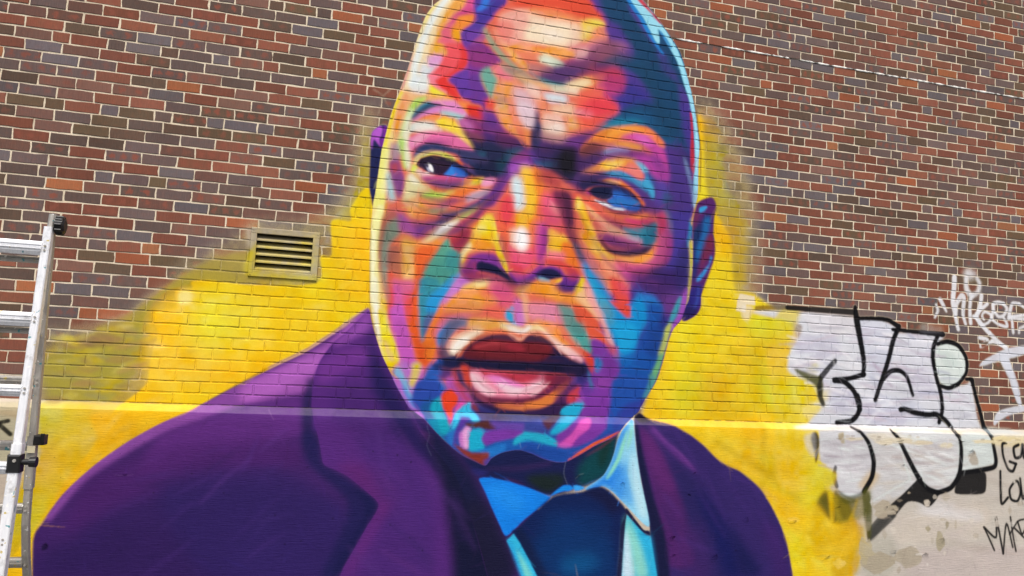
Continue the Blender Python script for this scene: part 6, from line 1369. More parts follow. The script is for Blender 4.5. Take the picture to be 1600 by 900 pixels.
('s','b0a2b4',9.58,0.65,[3986,1721,4082,1732,4179,1744],[7.93,16,6.43]),
('s','b0a2b4',9.74,0.68,[4238,1602,4374,1587,4524,1556],[13.9,27.9,11.3]),
('s','f2f0f6',9.37,0.36,[3574,1924,3679,1918,3779,1920],[11.1,22.4,9]),
('s','a8a8b4',9.61,0.6,[4167,1244,4295,1293,4416,1353],[12.3,24.8,10]),
('s','b0a2b4',9.52,0.38,[4040,1349,4117,1356,4195,1363],[7.32,14.7,5.92]),
('s','a8a8b4',9.8,0.5,[4277,1844,4381,1850,4489,1855],[15.7,31.6,12.7]),
('s','c8bcc8',9.79,0.7,[4327,1696,4436,1666,4540,1644],[12,24.1,9.71]),
('s','a8a8b4',9.92,0.6,[4693,1336,4758,1350,4818,1372],[16.4,33,13.2]),
('s','a8a8b4',9.78,0.58,[4489,1299,4563,1291,4642,1276],[9.82,19.7,7.93]),
('s','eceef6',9.4,0.34,[3636,1956,3712,1960,3782,1970],[7.87,15.8,6.36]),
('s','f2f0f6',9.5,0.57,[3934,1567,4021,1564,4110,1561],[11.2,22.5,9.07]),
('s','eceef6',9.95,0.58,[4611,1665,4688,1660,4758,1662],[10.6,21.3,8.55]),
('s','c8bcc8',9.93,0.7,[4612,1447,4733,1456,4863,1457],[15.3,30.9,12.5]),
('s','eceef6',9.49,0.6,[3897,1609,3991,1574,4086,1538],[13.4,26.9,10.8]),
('s','a8a8b4',9.86,0.49,[4455,1617,4577,1591,4690,1578],[9.1,18.3,7.38]),
('s','b0a2b4',9.25,0.53,[3490,1606,3617,1560,3741,1519],[12.8,25.8,10.4]),
('s','e2e8f0',9.85,0.54,[4451,1681,4519,1679,4584,1683],[14.4,28.9,11.6]),
('s','b0a2b4',9.63,0.51,[3997,1954,4074,1947,4159,1930],[7.7,15.5,6.22]),
('s','a4a6bc',9.35,0.51,[3749,1406,3845,1408,3935,1418],[12,24.2,9.73]),
('s','a8a8b4',9.74,0.38,[4309,1522,4413,1507,4527,1479],[16.1,32.3,13]),
('s','f2f0f6',9.54,0.53,[4014,1462,4121,1443,4232,1420],[8.49,17.1,6.89]),
('s','c8bcc8',9.38,0.64,[3583,1821,3708,1864,3841,1899],[10.4,21,8.48]),
('s','a8a8b4',10,0.6,[4830,1289,4955,1298,5068,1322],[13.8,27.8,11.2]),
('s','f2f0f6',9.23,0.51,[3380,1862,3489,1834,3592,1814],[7.86,15.8,6.37]),
('s','b0a2b4',9.71,0.35,[4242,1678,4304,1669,4365,1662],[12.1,24.3,9.75]),
('s','eceef6',9.41,0.31,[3835,1520,3897,1504,3966,1479],[11.4,22.9,9.2]),
('s','a8a8b4',9.81,0.36,[4375,1641,4465,1643,4559,1641],[10.5,21.1,8.51]),
('s','b0a2b4',9.98,0.59,[4541,1785,4686,1774,4820,1776],[16.6,33.6,13.5]),
('s','b0a2b4',9.41,0.59,[3664,1770,3793,1760,3927,1747],[13.6,27.4,11]),
('s','c8bcc8',9.73,0.59,[4208,1681,4326,1702,4447,1722],[10.2,20.5,8.28]),
('s','b0a2b4',9.62,0.39,[4027,1694,4156,1670,4291,1641],[11.4,23,9.29]),
('s','f2f0f6',9.69,0.57,[4116,1879,4193,1875,4272,1868],[8.88,17.8,7.17]),
('s','eceef6',9.27,0.6,[3535,1517,3662,1531,3796,1539],[10.6,21.4,8.63]),
('s','f2f0f6',9.22,0.4,[3432,1686,3526,1671,3611,1670],[7.11,14.3,5.76]),
('s','a4a6bc',9.61,0.42,[3932,1867,4079,1864,4217,1874],[12.8,25.8,10.4]),
('s','eceef6',9.45,0.32,[3715,1816,3840,1802,3971,1783],[12.9,26.1,10.5]),
('s','b0a2b4',9.68,0.32,[4030,1949,4152,1955,4275,1961],[7.38,14.9,6.01]),
('s','c8bcc8',9.77,0.5,[4450,1331,4529,1333,4608,1333],[16.8,33.7,13.5]),
('s','f2f0f6',9.48,0.66,[3901,1479,4020,1495,4127,1528],[10.8,21.7,8.75]),
('s','f2f0f6',9.28,0.65,[3544,1716,3628,1687,3703,1669],[13.2,26.6,10.7]),
('s','e2e8f0',9.28,0.6,[3623,1364,3744,1378,3857,1403],[10.1,20.3,8.2]),
('s','a8a8b4',9.75,0.62,[4351,1491,4441,1484,4540,1466],[12,24.1,9.71]),
('s','eceef6',9.86,0.49,[4458,1514,4597,1522,4734,1534],[7.88,15.9,6.42]),
('s','b0a2b4',10.1,0.63,[4872,1507,4955,1486,5048,1452],[11.2,22.6,9.08]),
('s','f2f0f6',9.48,0.55,[3827,1674,3952,1654,4064,1649],[16.3,32.8,13.2]),
('s','b0a2b4',9.2,0.51,[3318,1793,3457,1805,3597,1821],[8.84,17.9,7.21]),
('s','c8bcc8',10.1,0.71,[4870,1424,4935,1438,4999,1454],[15.6,31.3,12.6]),
('s','c8bcc8',9.28,0.59,[3702,1322,3763,1317,3828,1307],[11.2,22.6,9.06]),
('s','a4a6bc',9.26,0.65,[3524,1608,3618,1616,3706,1631],[13,26.1,10.5]),
('s','a8a8b4',9.72,0.57,[4349,1378,4425,1397,4502,1414],[12.5,25.1,10.1]),
('s','eceef6',9.56,0.55,[3874,1870,3998,1860,4115,1860],[10.6,21.3,8.59]),
('s','eceef6',9.39,0.41,[3655,1669,3783,1732,3915,1794],[10.1,20.4,8.24]),
('s','a8a8b4',9.44,0.53,[3832,1443,3966,1432,4103,1419],[13.9,28,11.3]),
('s','c8bcc8',9.5,0.71,[3991,1311,4127,1284,4264,1256],[16,32.3,13]),
('s','f2f0f6',9.62,0.42,[4165,1597,4208,1570,4257,1535],[15.8,31.6,12.7]),
('s','b0a2b4',9.67,0.32,[4236,1539,4295,1531,4358,1519],[14.4,28.9,11.6]),
('s','f2f0f6',9.7,0.36,[4108,1878,4207,1874,4308,1868],[16,32.2,12.9]),
('s','a4a6bc',9.94,0.7,[4564,1487,4727,1489,4877,1507],[17,34.4,13.9]),
('s','eceef6',9.52,0.49,[4093,1242,4146,1293,4203,1338],[16.2,32.5,13.1]),
('s','eceef6',10.1,0.31,[4853,1434,4944,1415,5030,1404],[9.93,20,8.03]),
('s','a4a6bc',9.89,0.71,[4440,1956,4488,1924,4531,1896],[17.1,34.3,13.7]),
('s','b0a2b4',9.91,0.68,[4696,1284,4755,1281,4823,1269],[9.23,18.5,7.44]),
('s','a8a8b4',10,0.41,[4764,1590,4850,1580,4936,1569],[14.2,28.6,11.5]),
('s','c8bcc8',9.2,0.54,[3402,1638,3516,1650,3619,1677],[13,26.2,10.6]),
('s','c8bcc8',9.99,0.68,[4634,1790,4696,1791,4765,1783],[12.3,24.7,9.92]),
('s','b0a2b4',9.61,0.46,[4065,1516,4210,1503,4353,1494],[14.9,30.1,12.1]),
('s','b0a2b4',9.86,0.49,[4355,1830,4495,1806,4628,1792],[8.33,16.8,6.78]),
('s','e2e8f0',9.47,0.56,[3858,1615,3955,1602,4046,1597],[15.1,30.3,12.2]),
('s','a4a6bc',9.73,0.31,[4203,1647,4351,1647,4495,1654],[8.22,16.6,6.7]),
('s','a4a6bc',9.61,0.38,[4122,1487,4238,1442,4362,1390],[11.4,23,9.28]),
('s','b0a2b4',9.49,0.53,[3923,1372,4064,1378,4213,1376],[15.9,32.1,13]),
('s','f2f0f6',9.2,0.61,[3409,1684,3497,1666,3585,1648],[15.1,30.3,12.2]),
('s','b0a2b4',9.9,0.41,[4351,1985,4495,1943,4633,1909],[16.9,34.1,13.8]),
('s','f2f0f6',9.7,0.36,[4130,1782,4229,1823,4337,1855],[7.67,15.5,6.23]),
('s','c8bcc8',9.91,0.36,[4449,1960,4520,1930,4585,1907],[9.28,18.6,7.48]),
('s','f2f0f6',9.77,0.71,[4226,1925,4303,1915,4381,1902],[14.9,29.9,12]),
('s','f2f0f6',9.5,0.3,[3805,1915,3888,1912,3981,1898],[15.7,31.6,12.7]),
('s','b0a2b4',9.6,0.34,[3943,1918,4043,1906,4144,1895],[7.77,15.6,6.29]),
('s','f2f0f6',9.94,0.52,[4582,1648,4677,1633,4777,1613],[12.7,25.6,10.3]),
('s','c8bcc8',9.7,0.7,[4287,1287,4433,1294,4565,1321],[8.93,18,7.28]),
('s','e2e8f0',9.41,0.31,[3898,1376,3955,1364,4016,1346],[12.8,25.7,10.3]),
('s','c8bcc8',10,0.42,[4761,1468,4911,1428,5062,1390],[14.3,28.8,11.6]),
('s','a8a8b4',9.62,0.43,[4122,1564,4202,1570,4280,1578],[11.5,23.2,9.33]),
('s','c8bcc8',9.5,0.44,[3889,1590,4031,1540,4162,1505],[15.9,32.1,12.9]),
('s','a4a6bc',9.32,0.49,[3617,1556,3734,1537,3853,1515],[9.23,18.6,7.5]),
('s','b0a2b4',9.64,0.72,[4139,1699,4226,1610,4312,1522],[16.7,33.5,13.4]),
('s','f2f0f6',9.21,0.71,[3444,1648,3521,1668,3601,1686],[9.03,18.2,7.31]),
('s','c8bcc8',9.58,0.46,[3928,1843,4035,1851,4145,1856],[15.5,31.3,12.6]),
('s','a4a6bc',9.56,0.39,[3936,1682,4046,1728,4158,1774],[8.1,16.3,6.59]),
('s','a4a6bc',9.51,0.38,[3978,1553,4044,1540,4113,1523],[7.88,15.8,6.35]),
('s','e2e8f0',9.48,0.35,[3821,1643,3947,1669,4079,1690],[9.05,18.3,7.37]),
('s','e2e8f0',9.58,0.67,[4144,1356,4225,1327,4301,1305],[8.96,18,7.23]),
('s','f2f0f6',9.54,0.51,[3999,1382,4140,1409,4296,1421],[11.6,23.3,9.43]),
('s','a8a8b4',9.58,0.59,[4035,1556,4143,1539,4264,1507],[11.3,22.7,9.15]),
('s','b0a2b4',9.24,0.57,[3513,1654,3573,1651,3635,1648],[6.99,14,5.64]),
('s','eceef6',9.76,0.32,[4448,1303,4513,1345,4575,1390],[10.4,21,8.42]),
('s','c8bcc8',9.62,0.66,[4159,1310,4300,1317,4432,1337],[8.86,17.9,7.23]),
('s','f2f0f6',9.76,0.54,[4178,1814,4330,1809,4482,1807],[13.6,27.5,11.1]),
('s','e2e8f0',9.49,0.66,[3895,1543,4003,1552,4103,1571],[10,20.2,8.14]),
('s','f2f0f6',10,0.51,[4610,1889,4676,1895,4745,1898],[11.8,23.7,9.51]),
('s','a4a6bc',9.26,0.51,[3484,1675,3610,1636,3729,1606],[9.79,19.7,7.95]),
('s','b0a2b4',9.48,0.39,[3936,1349,4067,1358,4204,1364],[7.58,15.3,6.18]),
('s','f2f0f6',9.47,0.54,[3807,1805,3898,1744,3995,1676],[9.03,18.1,7.29]),
('s','f2f0f6',9.36,0.59,[3766,1482,3840,1464,3911,1448],[13.2,26.6,10.7]),
('s','e2e8f0',9.69,0.66,[4228,1556,4311,1567,4403,1568],[10.8,21.8,8.77]),
('s','f2f0f6',9.65,0.46,[4164,1583,4248,1572,4329,1566],[15.8,31.8,12.8]),
('s','c8bcc8',9.68,0.61,[4137,1623,4263,1650,4393,1675],[8.29,16.7,6.76]),
('s','e2e8f0',9.84,0.36,[4301,1975,4406,1955,4512,1934],[15.7,31.5,12.7]),
('s','e2e8f0',9.21,0.67,[3391,1701,3507,1718,3622,1739],[15.8,31.8,12.8]),
('s','a4a6bc',10,0.48,[4634,1812,4697,1822,4757,1835],[14.2,28.6,11.5]),
('s','b0a6ae',7.67,0.43,[3674,1067,3813,1073,3960,1071],[11.8,23.9,9.67]),
('s','a49ca4',7.75,0.34,[3875,1091,3972,1077,4073,1061],[7.77,15.6,6.3]),
('s','a49ca4',7.6,0.47,[3633,925,3749,910,3857,908],[13.5,27.1,10.9]),
('s','ececf0',7.59,0.5,[3594,1032,3680,1027,3774,1012],[13.6,27.4,11]),
('s','b0a6ae',7.67,0.4,[3730,1050,3841,1037,3961,1013],[10.2,20.6,8.32]),
('s','b0a6ae',7.63,0.62,[3674,990,3773,985,3863,991],[6.93,13.9,5.61]),
('s','a49ca4',7.61,0.72,[3625,967,3757,936,3886,910],[7.37,14.9,5.99]),
('s','e2ecea',7.66,0.41,[3733,954,3856,945,3966,954],[10.7,21.6,8.73]),
('s','b0a6ae',7.67,0.51,[3817,879,3892,884,3973,882],[11.3,22.7,9.15]),
('s','a49ca4',7.73,0.39,[3910,986,3977,979,4042,977],[10.7,21.6,8.66]),
('s','b0a6ae',7.73,0.41,[3866,931,3983,927,4098,927],[11.6,23.4,9.43]),
('s','e2ecea',7.61,0.6,[3567,1101,3695,1110,3819,1126],[6.8,13.7,5.54]),
('s','e2ecea',7.67,0.37,[3758,832,3902,841,4042,857],[6.64,13.4,5.42]),
('s','ececf0',7.64,0.45,[3759,849,3851,843,3945,835],[7.89,15.9,6.39]),
('s','a49ca4',7.61,0.34,[3643,979,3758,957,3870,937],[10.4,21,8.48]),
('s','e2ecea',7.64,0.58,[3753,890,3834,879,3916,868],[9.76,19.6,7.89]),
('s','ececf0',7.72,0.42,[3912,903,3980,912,4047,920],[12.7,25.4,10.2]),
('s','ececf0',7.62,0.51,[3709,918,3789,912,3874,900],[10.3,20.7,8.34]),
('s','e2ecea',7.68,0.68,[3805,1052,3861,1043,3926,1025],[9.99,20.1,8.05]),
('s','ececf0',7.62,0.47,[3700,926,3785,937,3880,939],[8.53,17.2,6.91]),
('s','b0a6ae',7.74,0.56,[3862,1100,3942,1100,4018,1106],[9.37,18.8,7.58]),
('s','ececf0',7.63,0.48,[3821,699,3884,703,3944,711],[6.63,13.3,5.35]),
('s','a49ca4',7.71,0.63,[3850,875,3966,897,4089,911],[6.35,12.8,5.17]),
('s','e2ecea',7.75,0.5,[3914,1073,3984,1061,4054,1048],[8.33,16.7,6.72]),
('s','b0a6ae',7.61,0.43,[3630,1015,3740,999,3859,975],[11,22.1,8.91]),
('s','a49ca4',7.67,0.46,[3840,738,3944,729,4051,718],[9.59,19.3,7.78]),
('s','b0a6ae',7.75,0.4,[3867,1003,4017,985,4168,969],[9.35,18.9,7.63]),
('s','e2ecea',7.68,0.51,[3868,804,3939,815,4010,826],[12.4,24.8,9.99]),
('s','ececf0',7.67,0.71,[3786,864,3895,876,4019,873],[7.4,14.9,6.02]),
('s','e2ecea',7.65,0.72,[3829,717,3923,707,4009,708],[13,26.2,10.5]),
('s','a49ca4',7.7,0.43,[3868,913,3932,921,3995,932],[10.6,21.3,8.58]),
('s','a49ca4',7.65,0.4,[3633,1090,3772,1119,3924,1136],[8.03,16.2,6.56]),
('s','a49ca4',7.78,0.64,[3937,999,4052,1003,4170,1004],[10.8,21.7,8.76]),
('s','a49ca4',7.64,0.39,[3673,1099,3762,1081,3846,1070],[10.8,21.8,8.75]),
('s','b0a6ae',7.72,0.49,[3749,1095,3895,1106,4051,1107],[8.27,16.7,6.76]),
('s','a49ca4',7.61,0.63,[3676,993,3747,986,3814,985],[9.47,19,7.65]),
('s','e2e2e2',9.51,0.26,[4310,879,4386,872,4467,860],[11.4,22.8,9.18]),
('s','b6acac',9.41,0.36,[4129,909,4211,902,4298,889],[9.02,18.1,7.29]),
('s','b6acac',9.55,0.34,[4281,1002,4402,987,4526,970],[7.98,16.1,6.49]),
('s','d2c4ac',9.48,0.32,[4213,922,4306,931,4399,941],[10.1,20.2,8.15]),
('s','b6acac',9.39,0.4,[4068,900,4178,907,4293,909],[14.2,28.6,11.5]),
('s','d2c4ac',9.42,0.4,[4151,794,4271,799,4387,811],[14.5,29.3,11.8]),
('s','d2c4ac',9.4,0.36,[4017,1130,4118,1124,4228,1108],[6.46,13,5.24]),
('s','b6acac',9.54,0.44,[4290,996,4376,1009,4468,1018],[14.6,29.3,11.8]),
('s','e2e2e2',9.38,0.42,[4092,904,4175,875,4256,851],[10.6,21.2,8.53]),
('s','d2c4ac',9.52,0.39,[4319,925,4391,903,4468,875],[13.1,26.4,10.6]),
('s','b6acac',9.43,0.41,[4121,997,4202,996,4286,993],[7.78,15.7,6.3]),
('s','b6acac',9.48,0.36,[4199,1052,4260,1057,4319,1065],[9.24,18.6,7.45]),
('s','d2c4ac',9.43,0.29,[4204,766,4303,759,4397,760],[12.4,25.1,10.1]),
('s','e2e2e2',9.46,0.53,[4188,997,4278,952,4376,900],[7.97,16,6.44]),
('s','e2e2e2',9.53,0.23,[4255,1047,4338,1049,4422,1051],[7.93,16,6.42]),
('s','b6acac',9.45,0.28,[4208,922,4262,927,4319,929],[12.9,25.9,10.4]),
('s','eef0f0',8.05,0.45,[4461,901,4583,931,4717,949],[8.42,17,6.86]),
('s','eef0f0',8.09,0.37,[4576,1052,4629,1017,4689,973],[6.78,13.6,5.45]),
('s','b8aaa4',8.06,0.54,[4459,947,4595,951,4738,948],[12.2,24.6,9.91]),
('s','e2ece8',8.03,0.69,[4398,1002,4524,1001,4654,997],[12.1,24.3,9.81]),
('s','eef0f0',8.11,0.47,[4617,926,4721,910,4834,884],[7.51,15.1,6.09]),
('s','b8aaa4',8.06,0.38,[4484,1051,4572,1046,4651,1051],[10.1,20.4,8.19]),
('s','aea6aa',8.2,0.61,[4743,1015,4853,1009,4953,1017],[11.7,23.6,9.5]),
('s','eef0f0',8.17,0.4,[4675,1012,4790,1011,4913,1001],[11.8,23.8,9.59]),
('s','e2ece8',7.98,0.67,[4242,1097,4417,1042,4593,988],[12.7,25.7,10.4]),
('s','b8aaa4',8.15,0.65,[4670,1030,4758,1001,4853,964],[12.1,24.4,9.81]),
('s','b8aaa4',8.04,0.52,[4418,1061,4528,1030,4641,997],[11.2,22.5,9.05]),
('s','e2ece8',8.16,0.57,[4725,835,4836,846,4942,864],[8.16,16.4,6.63]),
('s','eef0f0',8.08,0.52,[4476,978,4633,992,4776,1027],[12.8,25.9,10.5]),
('s','b8aaa4',8.19,0.43,[4652,973,4837,981,5010,1006],[14.7,29.8,12.1]),
('s','e2ece8',8,0.41,[4443,883,4532,849,4616,822],[14.8,29.7,11.9]),
('s','e2ece8',8.07,0.67,[4543,884,4658,841,4780,792],[8.07,16.2,6.54]),
('s','e2ece8',8.09,0.66,[4525,1000,4647,976,4766,957],[9,18.1,7.31]),
('s','b8aaa4',8.08,0.53,[4440,1098,4595,1069,4744,1049],[10.1,20.5,8.26]),
('s','b8aaa4',8.17,0.66,[4647,888,4821,914,4993,947],[11.4,23.2,9.38]),
('s','eef0f0',7.96,0.38,[4226,1158,4358,1114,4486,1075],[7.56,15.2,6.14]),
('s','eef0f0',8.02,0.34,[4420,807,4580,798,4753,776],[9.86,19.9,8.06]),
('s','eef0f0',8.09,0.67,[4614,804,4713,810,4807,821],[8.01,16.1,6.49]),
('s','aea6aa',8.09,0.56,[4504,1096,4606,1097,4720,1086],[14,28.3,11.4]),
('s','eef0f0',8.18,0.49,[4721,1038,4799,1011,4875,987],[8.01,16.1,6.46]),
('s','aea6aa',8.17,0.53,[4677,1071,4766,1062,4859,1049],[14.8,29.7,12]),
('s','eef0f0',8.08,0.47,[4485,1150,4569,1142,4654,1133],[8.57,17.2,6.93]),
('s','eef0f0',8.16,0.35,[4660,893,4816,902,4972,913],[14.1,28.4,11.5]),
('s','e2ece8',8.16,0.66,[4636,983,4779,996,4934,998],[7.45,15,6.08]),
('s','b8aaa4',8,0.5,[4334,1086,4422,1116,4508,1150],[9.1,18.3,7.37]),
('s','eef0f0',8.14,0.31,[4553,1052,4734,1027,4902,1022],[7.38,14.9,6.03]),
('s','e2ece8',8.06,0.57,[4356,1148,4533,1134,4708,1125],[12.2,24.7,9.99]),
('s','aea6aa',8.14,0.57,[4631,1012,4736,999,4840,987],[7.81,15.7,6.33]),
('s','b8aaa4',8.03,0.7,[4418,1028,4536,1002,4668,960],[10.7,21.6,8.7]),
('s','aea6aa',8.06,0.39,[4542,796,4679,770,4811,750],[12.8,25.9,10.4]),
('s','aea6aa',8.14,0.6,[4638,1028,4746,989,4843,963],[12.5,25.1,10.1]),
('s','b8aaa4',8.07,0.61,[4609,773,4688,771,4759,779],[7.9,15.9,6.38]),
('s','b8aaa4',8.01,0.33,[4453,830,4560,830,4672,825],[9.8,19.7,7.96]),
('s','e2ece8',8.15,0.56,[4688,883,4803,899,4909,930],[7.39,14.9,6]),
('s','aea6aa',7.99,0.66,[4306,989,4482,954,4645,938],[12.3,24.9,10.1]),
('s','b8aaa4',8.07,0.59,[4561,877,4653,872,4758,854],[10.2,20.4,8.23]),
('s','e2ece8',8.03,0.66,[4419,1116,4492,1096,4567,1074],[9.9,19.9,7.99]),
('s','e2ece8',8.08,0.34,[4412,1115,4579,1137,4734,1177],[9.6,19.4,7.93]),
('s','b8aaa4',7.98,0.56,[4278,991,4433,993,4578,1008],[14.3,28.9,11.7]),
('s','eef0f0',7.99,0.39,[4355,873,4502,894,4652,915],[11.3,22.8,9.22]),
('s','c2ccc8',9.91,0.25,[4835,1103,4922,1099,5018,1084],[11.7,23.5,9.44]),
('s','c2ccc8',10.1,0.34,[5088,1087,5185,1091,5291,1084],[14.7,29.5,11.9]),
('s','c2ccc8',9.98,0.41,[5005,1052,5055,1029,5103,1010],[6.8,13.6,5.47]),
('s','e4f0ec',10,0.38,[4994,1073,5092,1055,5191,1035],[9.65,19.4,7.81]),
('s','e4f0ec',9.9,0.37,[4872,900,4964,917,5065,925],[14.5,29.2,11.7]),
('s','c2ccc8',9.94,0.43,[4880,1122,4972,1101,5064,1080],[7.74,15.6,6.26]),
('s','e4f0ec',10,0.31,[4980,1073,5073,1062,5172,1043],[11.6,23.4,9.4]),
('s','e4f0ec',10.1,0.32,[5148,1005,5231,970,5311,939],[11.4,22.9,9.18]),
('s','e4f0ec',10,0.53,[5038,1092,5121,1076,5201,1066],[8.2,16.5,6.62]),
('s','e4f0ec',9.97,0.55,[4931,1078,5027,1076,5112,1086],[10.5,21.1,8.5]),
('s','a69a90',27.7,0.34,[4932,876,5092,886,5263,886],[26,52.5,21.2]),
('s','a69a90',28,0.26,[5319,250,5483,273,5649,297],[17.3,34.9,14.1]),
('s','a69a90',28,0.42,[5066,853,5284,806,5508,755],[18.5,37.4,15.2]),
('s','bcb2ae',26.2,0.28,[4355,126,4529,119,4697,122],[23.6,47.7,19.3]),
('s','a69a90',27.3,0.3,[4986,316,5098,295,5204,282],[25.8,51.9,20.9]),
('s','cdbfb2',27.1,0.4,[4678,893,4772,818,4869,738],[18.6,37.4,15]),
('s','a69a90',26,0.24,[4071,690,4251,653,4432,616],[16.9,34.2,13.8]),
('s','bcb2ae',27.1,0.24,[4879,352,4966,390,5056,425],[19.2,38.7,15.6]),
('s','cdbfb2',28.4,0.28,[5261,940,5475,914,5678,904],[18.6,37.8,15.3]),
('s','bcb2ae',26.5,0.36,[4481,160,4698,153,4934,129],[28.5,57.8,23.5]),
('s','c8bcb4',27.3,0.33,[4834,625,4993,565,5150,509],[30.5,61.5,24.8]),
('s','a69a90',27.1,0.41,[4792,358,4993,326,5189,304],[24.1,48.8,19.8]),
('s','bcb2ae',27.7,0.21,[5021,772,5161,737,5318,684],[22.3,44.9,18.1]),
('s','bcb2ae',28.4,0.25,[5297,1000,5459,985,5623,969],[21.2,42.7,17.3]),
('s','cdbfb2',25.9,0.18,[4249,104,4390,133,4549,142],[24.2,48.8,19.8]),
('s','c8bcb4',27,0.24,[4615,729,4772,657,4936,579],[30.3,61.2,24.7]),
('s','bcb2ae',26.7,0.26,[4574,503,4718,459,4874,403],[17.8,35.9,14.5]),
('s','cdbfb2',27.1,0.32,[4683,702,4816,686,4961,658],[20.7,41.8,16.9]),
('s','bcb2ae',25.9,0.38,[4001,476,4216,493,4425,524],[16.2,32.8,13.3]),
('s','c8bcb4',27.1,0.33,[4826,459,4948,370,5084,265],[18.3,36.7,14.8]),
('s','bcb2ae',27.7,0.34,[5141,241,5313,236,5493,223],[26.4,53.3,21.6]),
('s','bcb2ae',26.9,0.35,[4725,420,4834,401,4955,369],[30,60.4,24.3]),
('s','c8bcb4',26.8,0.36,[4577,741,4675,715,4770,693],[14.7,29.5,11.9]),
('s','bcb2ae',27.3,0.21,[4811,626,4937,645,5080,645],[23.7,47.7,19.3]),
('s','bcb2ae',28.4,0.18,[5248,1064,5413,1020,5563,994],[24.5,49.5,20]),
('s','c8bcb4',27.6,0.23,[5159,246,5281,230,5405,211],[26.2,52.8,21.3]),
('s','a69a90',27.8,0.3,[5052,653,5241,676,5426,709],[24.6,49.9,20.2]),
('s','c8bcb4',27.9,0.25,[5002,947,5226,858,5440,782],[16.2,32.8,13.3]),
('s','cdbfb2',27.7,0.29,[5022,570,5208,579,5406,576],[28.6,57.8,23.4]),
('s','c8bcb4',28.3,0.21,[5246,1015,5369,1013,5508,993],[22.7,45.8,18.5]),
('s','c8bcb4',26.4,0.26,[4452,246,4631,148,4798,65],[27.5,55.5,22.4]),
('s','bcb2ae',27.1,0.39,[4819,403,4947,454,5070,514],[32.6,65.8,26.6]),
('s','c8bcb4',27.3,0.34,[4929,267,5094,223,5260,180],[21.9,44.2,17.9]),
('s','bcb2ae',28.1,0.26,[5202,732,5397,740,5584,762],[23.1,46.8,18.9]),
('s','17171b',5.11,0.6,[3122,2050,3378,2071,3558,2073],[34.6,38.4,38.9]),
('s','17171b',4.7,0.95,[3378,2071,3670,2071,3969,2073],[35.2,45.7,50]),
('s','17171b',4.79,1,[3976,2113,3991,2015,4028,1846,4058,1701,4052,1597],[40,56.6,49.9,43.2,36.4]),
('s','17171b',4.72,1,[4059,1604,3930,1568,3796,1550],[43,39.4,45.5]),
('s','17171b',4.86,1,[3998,2028,4144,2037,4276,2033,4373,1989],[33.3,37,40.7,44.4]),
('s','17171b',4.85,1,[4381,1990,4329,1887,4277,1711,4219,1562,4162,1413],[41,44.1,43.8,40.1,36.5]),
('s','17171b',4.97,1,[4321,1961,4561,1956,4799,1951],[30.6,38,49.1]),
('s','17171b',4.99,1,[4745,1935,4706,1845,4701,1732,4736,1595,4774,1484,4788,1360,4757,1260],[38.4,41.7,41.6,38.1,38.1,38,37.8]),
('s','17171b',5.07,1,[4745,1872,4838,1896,4947,1870,5024,1772,5023,1658,4944,1566],[34.9,42.1,42.4,39,35.3,35.1]),
('s','17171b',5.02,1,[4944,1566,4851,1531,4766,1547],[38.6,38.3,34.6]),
('s','17171b',4.71,1,[3796,1544,3888,1536,3974,1467,4025,1337],[32.5,42.5,42.7,39.4]),
('s','17171b',4.86,1,[4205,1537,4292,1632,4381,1648,4456,1596,4508,1462],[30,40.4,37.3,34,30.6]),
('s','17171b',5.19,0.9,[3801,1695,3745,1638,3676,1563],[39.1,42.2,48.4]),
('p','4a4c22',15.4,0.7,[3455,1619,3579,1571,3662,1563,3691,1516,3678,1421,3650,1479,3594,1524,3496,1568]),
('s','55561f',8.21,0.75,[3455,1613,3565,1571,3649,1538,3670,1492,3671,1420,3700,1368],[17.8,51.2,77.2,64.3,43.7,33.4]),
('s','17171b',6.18,0.75,[3676,1563,3666,1491,3675,1421,3700,1362],[22.6,41.8,41.8,35.3]),
('s','17171b',5.09,1,[5023,1607,5078,1609,5086,1584],[35.3,38.9,31.9]),
('s','17171b',5.09,1,[5078,1597,5116,1472,5162,1334,5192,1234,5207,1220,5213,1177,5227,1164],[38.9,38.9,42.4,45.9,41.9,37.4,35.2]),
('s','17171b',4.7,1,[4003,1444,4025,1373,4004,1300,3947,1250,3820,1235],[36.1,39.4,42.6,42.4,38.7]),
('s','17171b',4.93,1,[4396,1348,4441,1352,4531,1328,4651,1316,4727,1321,4819,1274,4873,1220,4874,1214,4884,1177,4908,1157],[43.7,40.5,44.1,41,44.7,44.9,39.9,40,37.1,34.4]),
('s','17171b',4.91,1,[4908,1157,4927,1071,4921,948,4898,850,4821,764,4700,727],[27.5,37.8,41.1,44.4,44.1,40.3]),
('s','17171b',4.82,1,[4700,727,4611,757,4544,811],[43.7,40.1,36.7]),
('s','17171b',4.66,1,[3935,1204,3988,1177,4000,1172,4071,1091,4115,961,4101,843,4031,737],[21.9,28.5,29.2,35.8,42.3,42.1,41.8]),
('s','3a3d18',10.2,0.7,[4059,760,4003,702,3891,672,3794,724],[28.4,51.3,63.6,50.6]),
('s','17171b',4.78,1,[4280,1195,4287,1177,4338,1132,4419,1001,4478,906,4537,823],[16,21.8,33.1,39.9,43.2,46.7]),
('s','17171b',5.02,1,[5219,1176,5245,1077,5264,977,5240,927,5098,901,4928,881],[24.6,35.1,38.6,42,41.6,37.7]),
('p','17171b',5.5,0.96,[4898,880,5130,895,5168,852,5159,741,5096,716,4896,716,4859,740,4882,825]),
('p','17171b',4.76,0.97,[4507,822,4551,847,4566,787,4700,715,4670,655,4610,619,4522,655,4419,655,4317,561,4274,537,4252,620,4375,714]),
('p','4a4a48',6.2,0.9,[4217,596,4281,561,4317,549,4090,376,4061,445,4145,538]),
('p','3a3a38',7.73,0.5,[4061,445,4103,468,4231,584,4274,549,4090,376]),
('p','cfc4b4',4.27,0.95,[4573,667,4618,673,4625,631,4588,625]),
